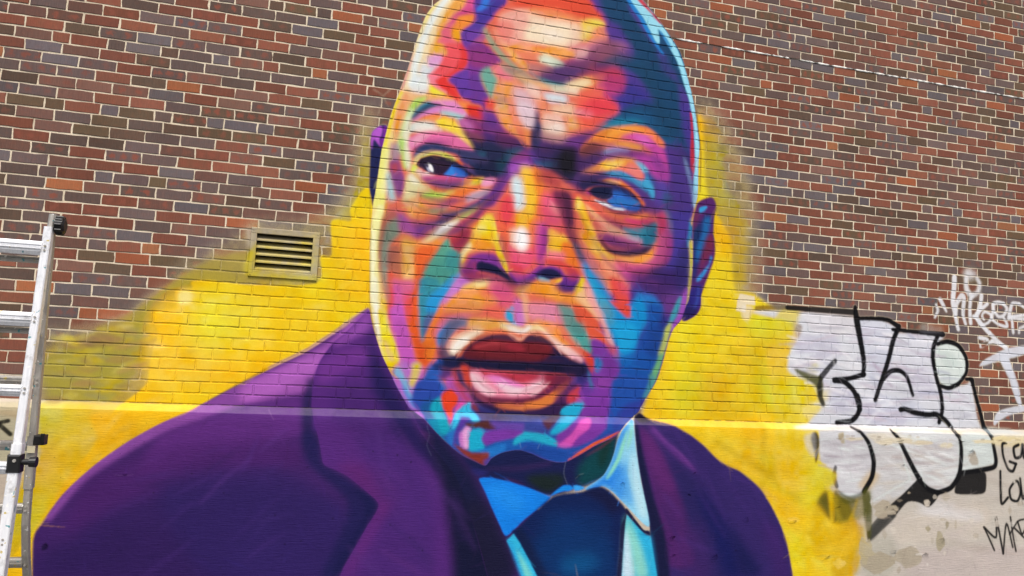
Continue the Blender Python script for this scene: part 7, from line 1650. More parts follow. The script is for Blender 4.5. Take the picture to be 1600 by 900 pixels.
('p','b9ad98',4.18,0.9,[4274,631,4317,631,4339,602,4317,590]),
('s','c9bdb0',5.36,0.5,[4521,488,4759,583,4851,703],[5.28,5.38,5.43]),
('p','6b6a20',20.3,0.75,[3617,655,3697,747,3794,713,3975,678,4088,749,4089,585,4032,539,3893,505,3782,505,3658,586]),
('p','4f5020',15,0.7,[3630,644,3698,724,3767,609,3782,505,3686,563]),
('p','55541e',15.2,0.5,[3808,678,3975,667,3948,585,3851,528]),
('p','55561f',10.3,0.8,[4017,713,4073,737,4103,585,4090,387,4047,469]),
('s','f5c81e',15.1,0.7,[3696,816,3739,713,3755,517],[12.6,37.8,25.1]),
('s','d8b420',15.2,0.6,[3975,678,3920,539,3866,447],[10.2,20.3,12.6]),
('s','17171b',5.07,0.75,[3781,910,3768,840,3793,771],[28.6,34.8,34.8]),
('p','d8b838',20.2,0.8,[3792,864,3668,886,3655,816,3752,771,3779,817]),
('p','1c1c20',7.56,0.9,[3569,1139,3610,1163,3638,1117,3636,1024,3613,937,3598,1000]),
('p','d2d0cc',15.1,0.6,[3508,1126,3596,1157,3611,1047,3599,977,3530,1046]),
('p','3a3a3c',15.1,0.5,[3562,1127,3610,1152,3618,1047,3584,1047]),
('p','c9a824',30.3,0.85,[3920,539,4033,481,4034,307,3952,125,3759,130,3784,357]),
('p','e4b824',30.1,0.8,[3603,655,3783,483,3977,469,3950,331,3785,220,3594,314]),
('s','c8c8c4',6.27,0.7,[4463,846,4259,738,4088,655],[10.6,13.1,10.3]),
('s','d8e4e0',6.36,0.6,[4375,1013,4419,894,4448,822],[10.6,18.5,13.3]),
('s','d8e4e0',6.28,0.5,[4448,822,4288,750,4116,667],[10.6,15.7,12.9]),
('p','a9bcc2',16.5,0.5,[5176,1221,5317,1220,5593,1218,5554,1183,5265,1177,5227,1176]),
('p','dfe2ea',28.9,0.75,[5001,2478,5061,2496,5129,2481,5128,2432,5060,2399,5001,2429]),
('s','e8eaf0',11.5,0.85,[5026,2417,5025,2369,5038,2314,5084,2276],[37.8,44.6,48,44.7]),
('s','e8eaf0',11.6,0.85,[5084,2276,5144,2315,5162,2379,5137,2426],[43,44.9,41.6,38.1]),
('s','e8eaf0',5.69,0.95,[4912,2415,4907,2326,4896,2215,4914,2120,4947,1999],[49.5,49.4,42.4,37.3,33.9]),
('s','e8eaf0',5.7,0.92,[4922,2121,4931,2204,4982,2269,5003,2250,4994,2125,5018,2045],[33.9,39.1,51.2,42.7,34.1,28.9]),
('s','e8eaf0',5.73,0.92,[5071,2254,5062,2157,5069,2055],[34.3,34.2,34.2]),
('s','e8eaf0',5.77,0.92,[5178,2290,5169,2220,5134,2121,5099,2112],[39.8,39.7,37.8,34.3]),
('s','e8eaf0',5.78,0.92,[5238,2224,5177,2179,5125,2134],[31.2,34.5,30.9]),
('s','e8eaf0',5.76,0.92,[5133,2093,5167,2054,5226,2009,5260,1990],[30.9,27.5,25.9,29.4]),
('s','e8eaf0',5.78,0.92,[5202,2094,5181,2124,5211,2157,5262,2143,5279,2116,5244,2072,5193,2052,5158,2060],[24.1,22.4,22.5,24.3,26,25.9,25.8,24.1]),
('s','e8eaf0',5.83,0.92,[5279,2116,5297,2173,5298,2228,5350,2242,5402,2235],[34.7,34.8,34.8,34.9,31.5]),
('s','e8eaf0',5.85,0.9,[5402,2235,5437,2196,5401,2138,5349,2127,5314,2160],[29.8,29.8,31.5,29.6,26.1]),
('s','e8eaf0',5.84,0.92,[5288,2096,5348,2065,5434,2049,5426,2090,5405,2117],[26,24.3,26.2,29.7,26.2]),
('s','e8eaf0',5.9,0.92,[5453,2120,5490,2241,5561,2246],[38.6,35.2,31.9]),
('s','e8eaf0',5.94,0.92,[5561,2246,5614,2221,5666,2197],[30.1,26.6,26.7]),
('s','e8eaf0',5.91,0.92,[5462,2131,5630,2159],[29.8,26.6]),
('s','e8eaf0',5.92,0.85,[5506,2123,5594,2122,5647,2125],[26.4,26.5,26.6]),
('s','e8eaf0',5.88,0.92,[5484,2129,5499,2004],[31.6,29.8]),
('s','e8eaf0',5.91,0.85,[5628,2068,5566,2043,5557,2007],[26.5,26.4,26.4]),
('s','e8eaf0',5.61,0.9,[4732,2183,4748,2137,4719,2081],[25.2,30.2,25.1]),
('s','e8eaf0',5.64,0.92,[4769,2230,4802,2181,4831,2135],[37,33.7,20.2]),
('p','8a8a96',27.9,0.6,[4592,2019,4739,2008,4805,1978,4592,1965]),
('s','e8eaf0',5.78,0.92,[5123,2111,5234,2002,5426,1870],[41.8,35.6,32.6]),
('s','e8eaf0',5.75,0.9,[5153,1945,5233,1931,5184,1883,5168,1882,5281,1920],[32.1,35.5,38.6,35.3,25.9]),
('s','e8eaf0',5.8,0.9,[5281,1927,5426,1883],[29.1,32.6]),
('p','d3d8e4',6.96,0.93,[5150,1715,5199,1768,5345,1840,5476,1885,5624,1906,5623,1841,5474,1794,5343,1762,5230,1731]),
('p','d3d8e4',6.97,0.93,[5360,1776,5441,1793,5504,1640,5567,1462,5582,1385,5517,1460,5439,1637]),
('p','d3d8e4',6.97,0.9,[5360,1789,5442,1806,5552,1564,5558,1423,5517,1460,5471,1626]),
('p','d3d8e4',6.9,0.93,[5500,1408,5615,1418,5614,1373,5434,1329,5336,1276,5296,1249,5289,1287,5338,1365]),
('s','17171b',3.96,1,[5369,1116,5329,1109,5336,1016,5382,916,5430,898,5463,955],[19.1,26.7,22.9,22.9,26.8,23]),
('s','17171b',3.97,1,[5463,955,5399,973],[23,22.9]),
('s','17171b',3.99,1,[5490,1106,5441,1080,5456,1005,5512,1018,5530,1107],[27,26.9,26.9,27,27.1]),
('s','17171b',4.01,1,[5530,1107,5544,1006,5577,1019],[27.1,27,27.1]),
('s','17171b',3.92,1,[5306,897,5308,766,5315,643,5379,692],[22.8,26.5,22.6,22.7]),
('s','17171b',3.96,1,[5444,817,5396,754,5410,680,5474,667,5507,742,5477,817,5444,817],[22.9,22.8,22.8,22.9,23,23,22.9]),
('s','17171b',3.98,1,[5501,842,5530,680,5590,830],[23,23,23.1]),
('s','17171b',3.85,1,[5239,288,5186,386,5140,465],[16.7,16.7,16.7]),
('s','17171b',3.87,1,[5140,465,5256,385,5258,544,5325,262],[18.6,18.7,18.7,18.7]),
('s','17171b',3.9,1,[5325,262,5360,494,5420,309],[16.8,17,16.9]),
('s','17171b',3.92,1,[5400,543,5422,408,5451,278],[17,17,17]),
('s','17171b',3.93,1,[5390,408,5471,506,5535,524],[15.1,15.2,15.3]),
('s','17171b',3.93,1,[5438,457,5533,382],[17,17.1]),
('s','17171b',3.95,1,[5471,506,5517,407,5567,505],[17.1,17.1,17.2]),
('p','b3ad92',10,0.95,[-1717,1204,-1495,1207,-1484,1177,-1457,867,-1673,864,-1705,1177]),
('p','c0b393',10,0.7,[-1715,1200,-1525,1201,-1524,1177,-1529,1154,-1702,1144,-1705,1177]),
('p','a8825a',13.4,0.35,[-1672,1158,-1529,1154,-1533,1114,-1669,1128]),
('s','26261f',2.66,0.95,[-1665,1092,-1627,1102],[21.6,23.3]),
('s','26261f',2.66,0.95,[-1681,1092,-1608,1028],[24.9,23.3]),
('p','d2ba4c',20.3,0.45,[-1499,1168,-1352,1159,-1397,1028,-1446,956,-1480,937]),
('pp','d8ccb0',3.18,0.9,[4476,1121,4467,1113,4457,1100,4364,1098,4278,1094,4231,1107,4173,1111,4238,1121,4195,1125,4272,1134,4365,1133,4437,1134,4445,1131]),
('pp','d4c6a8',3.22,0.9,[4665,1105,4658,1099,4635,1091,4565,1089,4519,1086,4478,1092,4424,1095,4415,1105,4496,1109,4519,1123,4565,1123,4593,1119,4638,1116]),
('pp','ddd0b4',3.15,0.9,[4277,1097,4292,1089,4257,1083,4219,1077,4193,1080,4165,1084,4154,1091,4111,1098,4146,1106,4177,1113,4218,1116,4263,1114,4292,1104]),
('pp','d9ceb2',3.28,0.9,[4843,1094,4860,1087,4839,1083,4801,1069,4761,1073,4730,1076,4729,1087,4735,1095,4753,1105,4774,1110,4802,1106,4840,1107,4837,1103]),
('pp','e2d2a8',3.36,0.9,[5288,1127,5321,1120,5272,1114,5178,1112,5120,1112,5044,1110,5065,1120,5040,1125,5019,1129,5130,1141,5178,1139,5223,1138,5289,1137]),
('pp','dcca9c',3.4,0.9,[5481,1151,5486,1138,5429,1133,5377,1128,5315,1133,5303,1137,5254,1141,5222,1151,5269,1164,5320,1174,5376,1168,5456,1173,5464,1161]),
('pp','a89c84',3.07,0.9,[3850,1136,3853,1126,3842,1121,3834,1110,3825,1103,3809,1113,3805,1130,3803,1140,3818,1147,3821,1154,3833,1153,3841,1164,3848,1149]),
('pp','d8ccb2',3.1,0.9,[4027,1121,4011,1115,4007,1112,3956,1110,3910,1103,3895,1110,3874,1114,3834,1121,3889,1127,3902,1133,3951,1132,4003,1131,4018,1129]),
('pp','a89f88',3.2,0.9,[4768,362,4768,331,4738,305,4721,285,4701,294,4688,318,4683,351,4683,384,4690,396,4696,441,4722,442,4742,419,4752,384]),
('pp','a59c84',3.19,0.9,[4638,459,4633,448,4619,441,4612,430,4603,439,4595,448,4584,456,4585,466,4593,477,4603,474,4612,487,4619,475,4624,471]),
('pp','aaa08c',3.07,0.9,[4312,209,4258,176,4223,162,4176,136,4122,132,4083,155,4013,194,3998,232,4042,269,4102,277,4174,299,4251,271,4311,251]),
('pp','aca290',3.13,0.9,[4556,251,4549,216,4513,191,4444,171,4394,168,4359,209,4294,233,4310,277,4347,310,4399,318,4448,333,4500,317,4533,283]),
('pp','9c937f',3.23,0.9,[4802,486,4801,468,4797,467,4791,463,4784,453,4775,461,4777,477,4770,493,4774,501,4784,520,4790,511,4801,510,4806,497]),
('pp','b9ae9c',3.12,0.9,[4320,584,4315,573,4317,568,4281,565,4248,564,4211,575,4191,579,4194,591,4240,598,4253,604,4278,601,4306,598,4309,591]),
('pp','b0a592',3.11,0.9,[4298,608,4240,589,4240,551,4199,536,4159,540,4119,565,4139,595,4103,624,4124,634,4169,659,4199,678,4250,663,4273,634]),
('pp','b4ab9c',3.32,0.9,[5066,1009,5069,992,5059,978,5041,970,5023,981,5010,976,5009,998,4998,1015,5012,1027,5029,1036,5043,1063,5056,1049,5073,1027]),
('pp','b3a88c',3.06,0.9,[4106,306,4139,277,4075,257,4058,199,4022,210,4007,264,3991,289,3995,330,3992,358,4015,413,4057,367,4081,392,4106,343]),
('pp','e2c254',3,0.9,[3883,218,3866,200,3851,191,3831,180,3808,177,3784,200,3767,210,3763,230,3788,236,3805,255,3828,254,3853,237,3869,236]),
('pp','d9b93c',2.98,0.9,[3838,264,3787,260,3776,256,3719,255,3666,260,3631,262,3621,266,3609,271,3649,274,3657,283,3712,283,3758,280,3822,269]),
('pp','f0cc4a',2.94,0.9,[3487,532,3483,522,3460,516,3436,520,3413,523,3392,520,3384,530,3370,537,3390,548,3417,547,3435,553,3459,548,3471,543]),
('pp','2c1d4c',2,0.9,[-1361,411,-1361,399,-1364,396,-1374,397,-1380,392,-1391,394,-1392,406,-1392,415,-1388,423,-1383,428,-1377,436,-1365,429,-1357,419]),
('pp','b1a58e',3.08,0.9,[3862,1099,3860,1089,3864,1082,3852,1083,3843,1084,3832,1084,3824,1093,3826,1104,3834,1109,3840,1121,3850,1121,3862,1118,3861,1108]),
('p','d6c030',11.7,0.6,[-441,2157,-400,2161,-395,2045,-15,2043,-16,2010,-433,2010]),
('p','cdb63a',15.7,0.3,[-401,2229,-37,2245,-28,2070,-388,2054]),
('pp','b8a890',2.57,0.501397,[3916,1127,3907,1122,3882,1121,3864,1123,3868,1128,3882,1129,3915,1129]),
('pp','d8ccb4',2.68,0.474424,[4535,1140,4531,1135,4513,1135,4498,1138,4492,1142,4511,1144,4535,1145]),
('pp','8a7c6c',2.62,0.309095,[4184,1120,4172,1115,4150,1111,4133,1116,4135,1121,4150,1125,4168,1124]),
('pp','8a7c6c',2.7,0.35941,[4645,1139,4642,1136,4635,1135,4627,1137,4632,1141,4636,1142,4644,1141]),
('pp','8a7c6c',2.82,0.684826,[5339,1138,5317,1131,5287,1132,5263,1135,5272,1140,5290,1143,5315,1144]),
('pp','8a7c6c',2.66,0.662224,[4388,1135,4380,1132,4358,1129,4345,1132,4332,1136,4358,1140,4381,1137]),
('pp','e0d6c4',2.85,0.415452,[5484,1140,5468,1134,5441,1133,5426,1135,5409,1141,5438,1149,5470,1147]),
('pp','e0d6c4',2.69,0.341658,[4604,1136,4597,1134,4578,1132,4570,1134,4561,1137,4579,1138,4590,1138]),
('pp','e0d6c4',2.79,0.543017,[5117,1141,5109,1137,5092,1137,5084,1139,5081,1143,5094,1144,5112,1145]),
('pp','8a7c6c',2.79,0.446232,[5157,1140,5151,1134,5129,1130,5113,1136,5119,1144,5130,1150,5150,1148]),
('pp','b8a890',2.57,0.56082,[3910,1143,3895,1135,3869,1135,3848,1137,3843,1144,3864,1147,3888,1148]),
('pp','8a7c6c',2.56,0.637929,[3827,1119,3818,1115,3801,1114,3791,1116,3777,1120,3799,1122,3825,1123]),
('pp','b8a890',2.61,0.317762,[4147,1145,4130,1141,4105,1139,4087,1142,4091,1146,4110,1152,4134,1148]),
('pp','b8a890',2.68,0.534854,[4540,1147,4527,1142,4513,1139,4503,1142,4504,1148,4514,1155,4532,1151]),
('pp','b8a890',2.74,0.527594,[4866,1134,4843,1130,4815,1129,4781,1131,4800,1134,4814,1137,4837,1137]),
('pp','8a7c6c',2.86,0.480143,[5520,1146,5511,1141,5481,1139,5462,1142,5454,1147,5479,1151,5506,1150]),
('pp','8a7c6c',2.58,0.426367,[3957,1123,3943,1117,3916,1117,3890,1118,3896,1125,3915,1127,3940,1129]),
('pp','e0d6c4',2.66,0.557638,[4408,1135,4397,1129,4379,1127,4360,1130,4368,1136,4376,1142,4399,1139]),
('pp','e0d6c4',2.84,0.503277,[5438,1127,5424,1118,5389,1117,5359,1121,5373,1130,5388,1132,5421,1131]),
('pp','8a7c6c',2.62,0.602719,[4185,1138,4176,1132,4161,1130,4147,1134,4142,1140,4161,1146,4177,1145]),
('pp','8a7c6c',2.58,0.674922,[3950,1142,3944,1137,3924,1135,3912,1139,3912,1144,3924,1146,3946,1145]),
('pp','e0d6c4',2.67,0.362514,[4475,1144,4468,1141,4459,1139,4454,1142,4451,1146,4460,1150,4468,1148]),
('pp','d6ccbe',2.73,0.620513,[5076,387,5067,370,5057,368,5044,379,5042,387,5040,404,5057,407,5072,404]),
('pp','a69a88',2.83,0.457627,[5540,647,5521,630,5502,625,5477,628,5459,647,5482,659,5503,664,5526,659]),
('pp','ddd6cc',2.8,0.378785,[5447,489,5437,478,5419,465,5398,471,5393,489,5395,504,5420,511,5442,504]),
('pp','b0a490',2.7,0.439577,[4826,696,4796,669,4777,664,4755,670,4745,696,4744,711,4777,736,4809,713]),
('pp','ddd6cc',2.64,0.667403,[4613,192,4609,183,4605,179,4597,186,4595,192,4597,202,4605,205,4612,199]),
('pp','a69a88',2.73,0.416918,[5094,388,5085,382,5064,380,5047,384,5044,389,5046,392,5064,397,5087,394]),
('pp','ddd6cc',2.58,0.483217,[4104,659,4105,647,4097,629,4091,642,4091,659,4092,681,4097,679,4105,672]),
('pp','a69a88',2.56,0.321711,[4096,484,4087,454,4071,442,4041,468,4030,485,4052,515,4070,514,4090,514]),
('pp','d6ccbe',2.63,0.673546,[4501,333,4499,327,4493,321,4484,323,4481,334,4486,340,4493,344,4499,342]),
('pp','a69a88',2.59,0.5521,[4365,158,4355,144,4342,130,4329,138,4322,159,4331,173,4342,186,4357,185]),
('pp','a69a88',2.8,0.479545,[5416,591,5405,566,5394,559,5384,573,5376,591,5381,610,5395,630,5412,608]),
('pp','d6ccbe',2.68,0.520248,[4698,696,4689,682,4675,682,4664,677,4652,696,4664,714,4675,715,4684,712]),
('pp','ddd6cc',2.68,0.398941,[4761,516,4762,504,4744,499,4732,500,4729,516,4730,528,4745,536,4758,536]),
('pp','b0a490',2.64,0.683222,[4454,725,4444,720,4434,717,4427,716,4420,725,4423,730,4434,738,4446,731]),
('pp','d6ccbe',2.67,0.596586,[4784,274,4776,266,4764,255,4753,267,4747,275,4757,288,4765,294,4775,285]),
('pp','a69a88',2.62,0.457526,[4384,669,4364,663,4352,655,4332,662,4321,669,4334,677,4352,679,4368,676]),
('pp','b0a490',2.7,0.584376,[4878,487,4881,460,4868,451,4856,465,4858,487,4861,515,4869,526,4880,511]),
('pp','d6ccbe',2.6,0.598472,[4324,450,4310,425,4292,420,4278,433,4262,451,4272,472,4292,474,4309,469]),
('pp','ddd6cc',2.63,0.656941,[4574,269,4559,264,4528,264,4498,265,4493,271,4505,275,4529,281,4553,277]),
('pp','d6ccbe',2.73,0.664892,[5044,517,5037,503,5018,493,5007,502,4990,517,5006,532,5018,542,5038,533]),
('pp','d6ccbe',2.61,0.350632,[4283,694,4273,682,4253,671,4226,684,4221,694,4226,713,4253,718,4274,708]),
('pp','b0a490',2.68,0.552346,[4789,526,4766,519,4749,513,4727,515,4721,526,4721,533,4749,539,4770,533]),
('pp','a69a88',2.58,0.43626,[4242,421,4235,404,4217,382,4201,406,4191,421,4199,451,4216,460,4228,436]),
('pp','d6ccbe',2.77,0.625662,[5285,488,5283,469,5264,468,5238,464,5243,489,5246,505,5265,524,5294,510]),
('pp','a69a88',2.66,0.39814,[4664,372,4664,361,4650,343,4639,354,4636,372,4637,394,4650,390,4664,389]),
('pp','a69a88',2.73,0.441193,[5092,408,5082,392,5058,391,5037,388,5033,408,5042,420,5058,422,5073,419]),
('s','8f96b4',2.04,0.28,[732,1188,730,1177,730,1124,746,1076,733,1015,766,947],[2.6,2.7,2.69,2.69,2.68,2.68]),
('s','b8c6d2',2.18,0.28,[1672,923,1663,844,1693,768],[3.14,3.13,3.13]),
('s','c4d4e8',2.13,0.28,[1347,1039,1357,1006],[3.58,3.58]),
('s','b8cce0',2.15,0.28,[1484,1034,1472,1004],[3.1,3.1]),
('s','b8c4c8',2.19,0.28,[1746,811,1772,836,1803,845],[3.15,3.16,3.16]),
('s','351f50',1.98,0.28,[515,813,529,714],[3.1,3.09]),
('s','c8b0cc',1.89,0.28,[-246,1205,-230,1177,-226,1169,-210,1147],[2.41,2.49,2.49,2.49]),
('s','5a86b4',2.24,0.28,[2088,796,2103,762,2086,719],[2.96,2.96,2.95]),
('s','9a7ab0',1.74,0.28,[-1056,811,-1002,807,-962,815],[2.5,2.51,2.52]),
('s','241c4c',2.31,0.28,[2314,720,2705,730],[2.73,2.81]),
('s','b8901c',2.45,0.28,[3263,986,3260,881,3272,822],[2.94,2.94,2.93]),
('s','b89428',2.52,0.28,[3643,742,3863,734],[3,3.05]),
('pp','22163c',1.6,0.75,[556,948,553,943,549,942,545,945,545,951,549,955,554,951]),
('pp','22163c',1.61,0.75,[645,906,641,900,637,899,633,902,631,907,636,910,642,911]),
('pp','22163c',1.58,0.75,[402,969,401,964,396,964,391,968,392,972,396,973,402,972]),
('pp','22163c',1.52,0.75,[12,866,9,861,6,862,1,864,1,868,5,871,10,869]),
('pp','22163c',1.5,0.75,[8,428,5,423,0,424,-5,426,-3,430,0,431,4,433]),
('pp','22163c',1.49,0.75,[-154,580,-156,577,-160,574,-164,578,-165,582,-160,585,-156,584]),
('pp','22163c',1.49,0.75,[-86,410,-86,407,-91,405,-95,408,-95,413,-92,415,-86,415]),
('pp','22163c',1.53,0.75,[186,560,185,557,179,556,175,557,176,562,179,564,185,563]),
('pp','22163c',1.58,0.75,[539,519,539,514,533,514,527,517,528,521,533,523,537,523]),
('pp','22163c',1.59,0.75,[663,439,662,435,658,434,656,437,655,441,657,446,664,442]),
('pp','22163c',1.6,0.75,[750,359,748,355,744,355,740,357,740,362,743,363,749,363]),
('pp','22163c',1.46,0.75,[-454,711,-456,706,-460,707,-465,709,-465,714,-461,715,-458,715]),
('pp','22163c',1.44,0.75,[-642,822,-643,818,-647,817,-650,819,-651,824,-647,827,-644,825]),
('pp','22163c',1.41,0.75,[-840,710,-840,706,-845,704,-848,708,-850,712,-846,714,-841,716]),
('pp','22163c',1.86,0.75,[2718,458,2718,454,2712,454,2705,455,2708,462,2710,463,2717,464]),
('pp','22163c',1.89,0.75,[2973,324,2971,320,2965,320,2958,321,2962,327,2966,331,2972,329]),
]
FLAKES = [(2.622, 0.857, 0.024, 0.012, 0.3, 0.008), (2.459, 0.414, 0.06, 0.03, 0.5, 0.016), (2.478, 0.298, 0.04, 0.014, 0.5, 0.008), (2.797, 0.275, 0.06, 0.04, 0.9, 0.009), (3.039, 0.535, 0.04, 0.04, 0.4, 0.006), (2.591, 0.708, 0.008, 0.026, 1.2, 0.006), (3.42, 0.519, 0.06, 0.02, 0.2, 0.008), (3.703, 0.258, 0.07, 0.018, 0.5, 0.009), (5.025, 1.033, 0.05, 0.06, 1.0, 0.012), (4.375, 0.931, 0.03, 0.016, 0.3, 0.008), (4.586, 0.26, 0.04, 0.06, 1.2, 0.01), (4.728, 0.367, 0.06, 0.05, 0.6, 0.01), (4.289, 0.294, 0.05, 0.03, 0.2, 0.009), (3.798, 0.623, 0.05, 0.016, 0.3, 0.008), (4.622, 0.655, 0.024, 0.024, 0.2, 0.01), (4.225, 0.617, 0.03, 0.02, 0.5, 0.008), (-1.022, 0.811, 0.06, 0.01, 0.1, 0.004), (-1.378, 0.421, 0.026, 0.026, 0.5, 0.006), (1.754, 0.828, 0.04, 0.014, 0.4, 0.005), (2.089, 0.779, 0.024, 0.04, 1.3, 0.006), (4.351, 1.118, 0.06, 0.014, 0.1, 0.009), (4.2, 1.082, 0.05, 0.016, 0.2, 0.008), (4.915, 1.12, 0.07, 0.014, 0.1, 0.008)]

TX = 3.0                                    # mm per texel
IX0, IZ0, IX1, IZ1 = -2600, 0, 6700, 4600
IW, IH = int((IX1 - IX0) / TX), int((IZ1 - IZ0) / TX)
def cr(pts,closed,n=6):
    p=np.asarray(pts,float);N=len(p)
    if N<3: return p
    if closed: a,b,c,d=np.roll(p,1,0),p,np.roll(p,-1,0),np.roll(p,-2,0)
    else:
        q=np.vstack([2*p[0]-p[1],p,2*p[-1]-p[-2]]);a,b,c,d=q[:-3],q[1:-2],q[2:-1],q[3:]
    t=(np.arange(n)/n)[None,:,None];a,b,c,d=[v[:,None,:] for v in(a,b,c,d)]
    T=.5 # tension: mild
    m1=(c-a)*.4;m2=(d-b)*.4
    o=(2*t**3-3*t**2+1)*b+(t**3-2*t**2+t)*m1+(-2*t**3+3*t**2)*c+(t**3-t**2)*m2
    o=o.reshape(-1,p.shape[1])
    return o if closed else np.vstack([o,p[-1]])
def fill(pts,x0,y0,w,h,ss=1):
    m=np.zeros((h,w),np.float32)
    x=pts[:,0]-x0;y=pts[:,1]-y0
    x2=np.roll(x,-1);y2=np.roll(y,-1)
    lo=max(0,int(np.floor(y.min()-.5)));hi=min(h,int(np.ceil(y.max()+.5)))
    for r in range(lo,hi):
        yc=r+.5
        k=(y<=yc)!=(y2<=yc)
        if not k.any(): continue
        xs=np.sort(x[k]+(yc-y[k])/(y2[k]-y[k])*(x2[k]-x[k]))
        for a,b in zip(xs[::2],xs[1::2]):
            a=max(a,0);b=min(b,w)
            if b<=a: continue
            ia=int(a);ib=int(b)
            if ia==ib: m[r,ia]+=b-a
            else:
                m[r,ia]+=ia+1-a
                m[r,ia+1:ib]+=1
                if ib<w: m[r,ib]+=b-ib
    return np.clip(m,0,1)
def box(m,r):
    # fractional box blur of radius r (texels), both axes
    k=int(r);f=r-k
    for ax in(0,1):
        n=m.shape[ax]
        pad=[(0,0),(0,0)];pad[ax]=(k+2,k+1)
        c=np.cumsum(np.pad(m,pad),axis=ax,dtype=np.float32)
        sl=lambda a:[slice(a,a+n),slice(None)][::1] if ax==0 else [slice(None),slice(a,a+n)]
        i0=k+2
        full=c[tuple(sl(i0+k))]-c[tuple(sl(i0-k-1))]
        if f>1e-3:
            outer=c[tuple(sl(i0+k+1))]-c[tuple(sl(i0-k-2))] if k+1+i0+n<=c.shape[ax] else full
            s=full*(1-f)+outer*f; m=s/((2*k+1)*(1-f)+(2*k+3)*f)
        else: m=full/(2*k+1)
    return m
def stroke_poly(p,w):
    q=cr(np.column_stack([p,w]),False,6)
    xy=q[:,:2];hw=np.maximum(q[:,2],.1)/2
    d=np.gradient(xy,axis=0);d/=np.linalg.norm(d,axis=1)[:,None]+1e-9
    n=np.column_stack([-d[:,1],d[:,0]])
    L=xy+n*hw[:,None];R=xy-n*hw[:,None]
    def cap(c,dr,r):
        a=np.arctan2(dr[1],dr[0]);th=a+np.linspace(np.pi/2,-np.pi/2,7)[1:-1]
        return c+r*np.column_stack([np.cos(th),np.sin(th)])
    return np.vstack([L,cap(xy[-1],d[-1],hw[-1]),R[::-1],cap(xy[0],-d[0],hw[0])])
def paint(shapes,W,H,img,alpha):
    clip=None
    for s in shapes:
        if s['t']=='u': clip=None;continue
        if s['t']=='c':
            q=cr(s['p'],True);clip=box(fill(q,0,0,W,H),.6);continue
        if s['t']=='p': polys=[cr(s['p'],True) if s.get('s',1) and len(s['p'])>3 else np.asarray(s['p'],float)]
        else:
            polys=[stroke_poly(np.asarray(s['p'],float),np.asarray(s['w'],float))]
        q=polys[0];b=s['b']
        pad=int(2.2*b+3)
        x0=max(0,int(q[:,0].min())-pad);x1=min(W,int(q[:,0].max())+pad+2)
        y0=max(0,int(q[:,1].min())-pad);y1=min(H,int(q[:,1].max())+pad+2)
        if x1<=x0+2 or y1<=y0+2: continue
        if s['t']=='s':  # nonzero fill: union of quads to survive self overlap
            n=len(q); m=fill(q,x0,y0,x1-x0,y1-y0)
        else: m=fill(q,x0,y0,x1-x0,y1-y0)
        if b>.2:
            r=b*.58
            m=box(box(box(m,r),r),r) if b>1 else box(box(m,r),r)
        m=m*s['a']
        if clip is not None: m=m*clip[y0:y1,x0:x1]
        m=m[...,None]
        c=np.array([int(s['c'][i:i+2],16)/255 for i in(0,2,4)],np.float32)
        c=np.where(c<=.04045,c/12.92,((c+.055)/1.055)**2.4).astype(np.float32)
        v=img[y0:y1,x0:x1];v+=(c-v)*m
        a=alpha[y0:y1,x0:x1];a+=(1-a)*m[...,0]


def value_noise(w, h, cell, seed):
    r = np.random.default_rng(seed)
    gw, gh = int(w / cell) + 3, int(h / cell) + 3
    g = r.random((gh, gw)).astype(np.float32)
    xs = np.arange(w) / cell; ys = np.arange(h) / cell
    xi = xs.astype(int); yi = ys.astype(int); xf = (xs - xi); yf = (ys - yi)
    xf = (xf * xf * (3 - 2 * xf)).astype(np.float32); yf = (yf * yf * (3 - 2 * yf)).astype(np.float32)[:, None]
    a = g[yi][:, xi] * (1 - xf) + g[yi][:, xi + 1] * xf
    b = g[yi + 1][:, xi] * (1 - xf) + g[yi + 1][:, xi + 1] * xf
    return a * (1 - yf) + b * yf

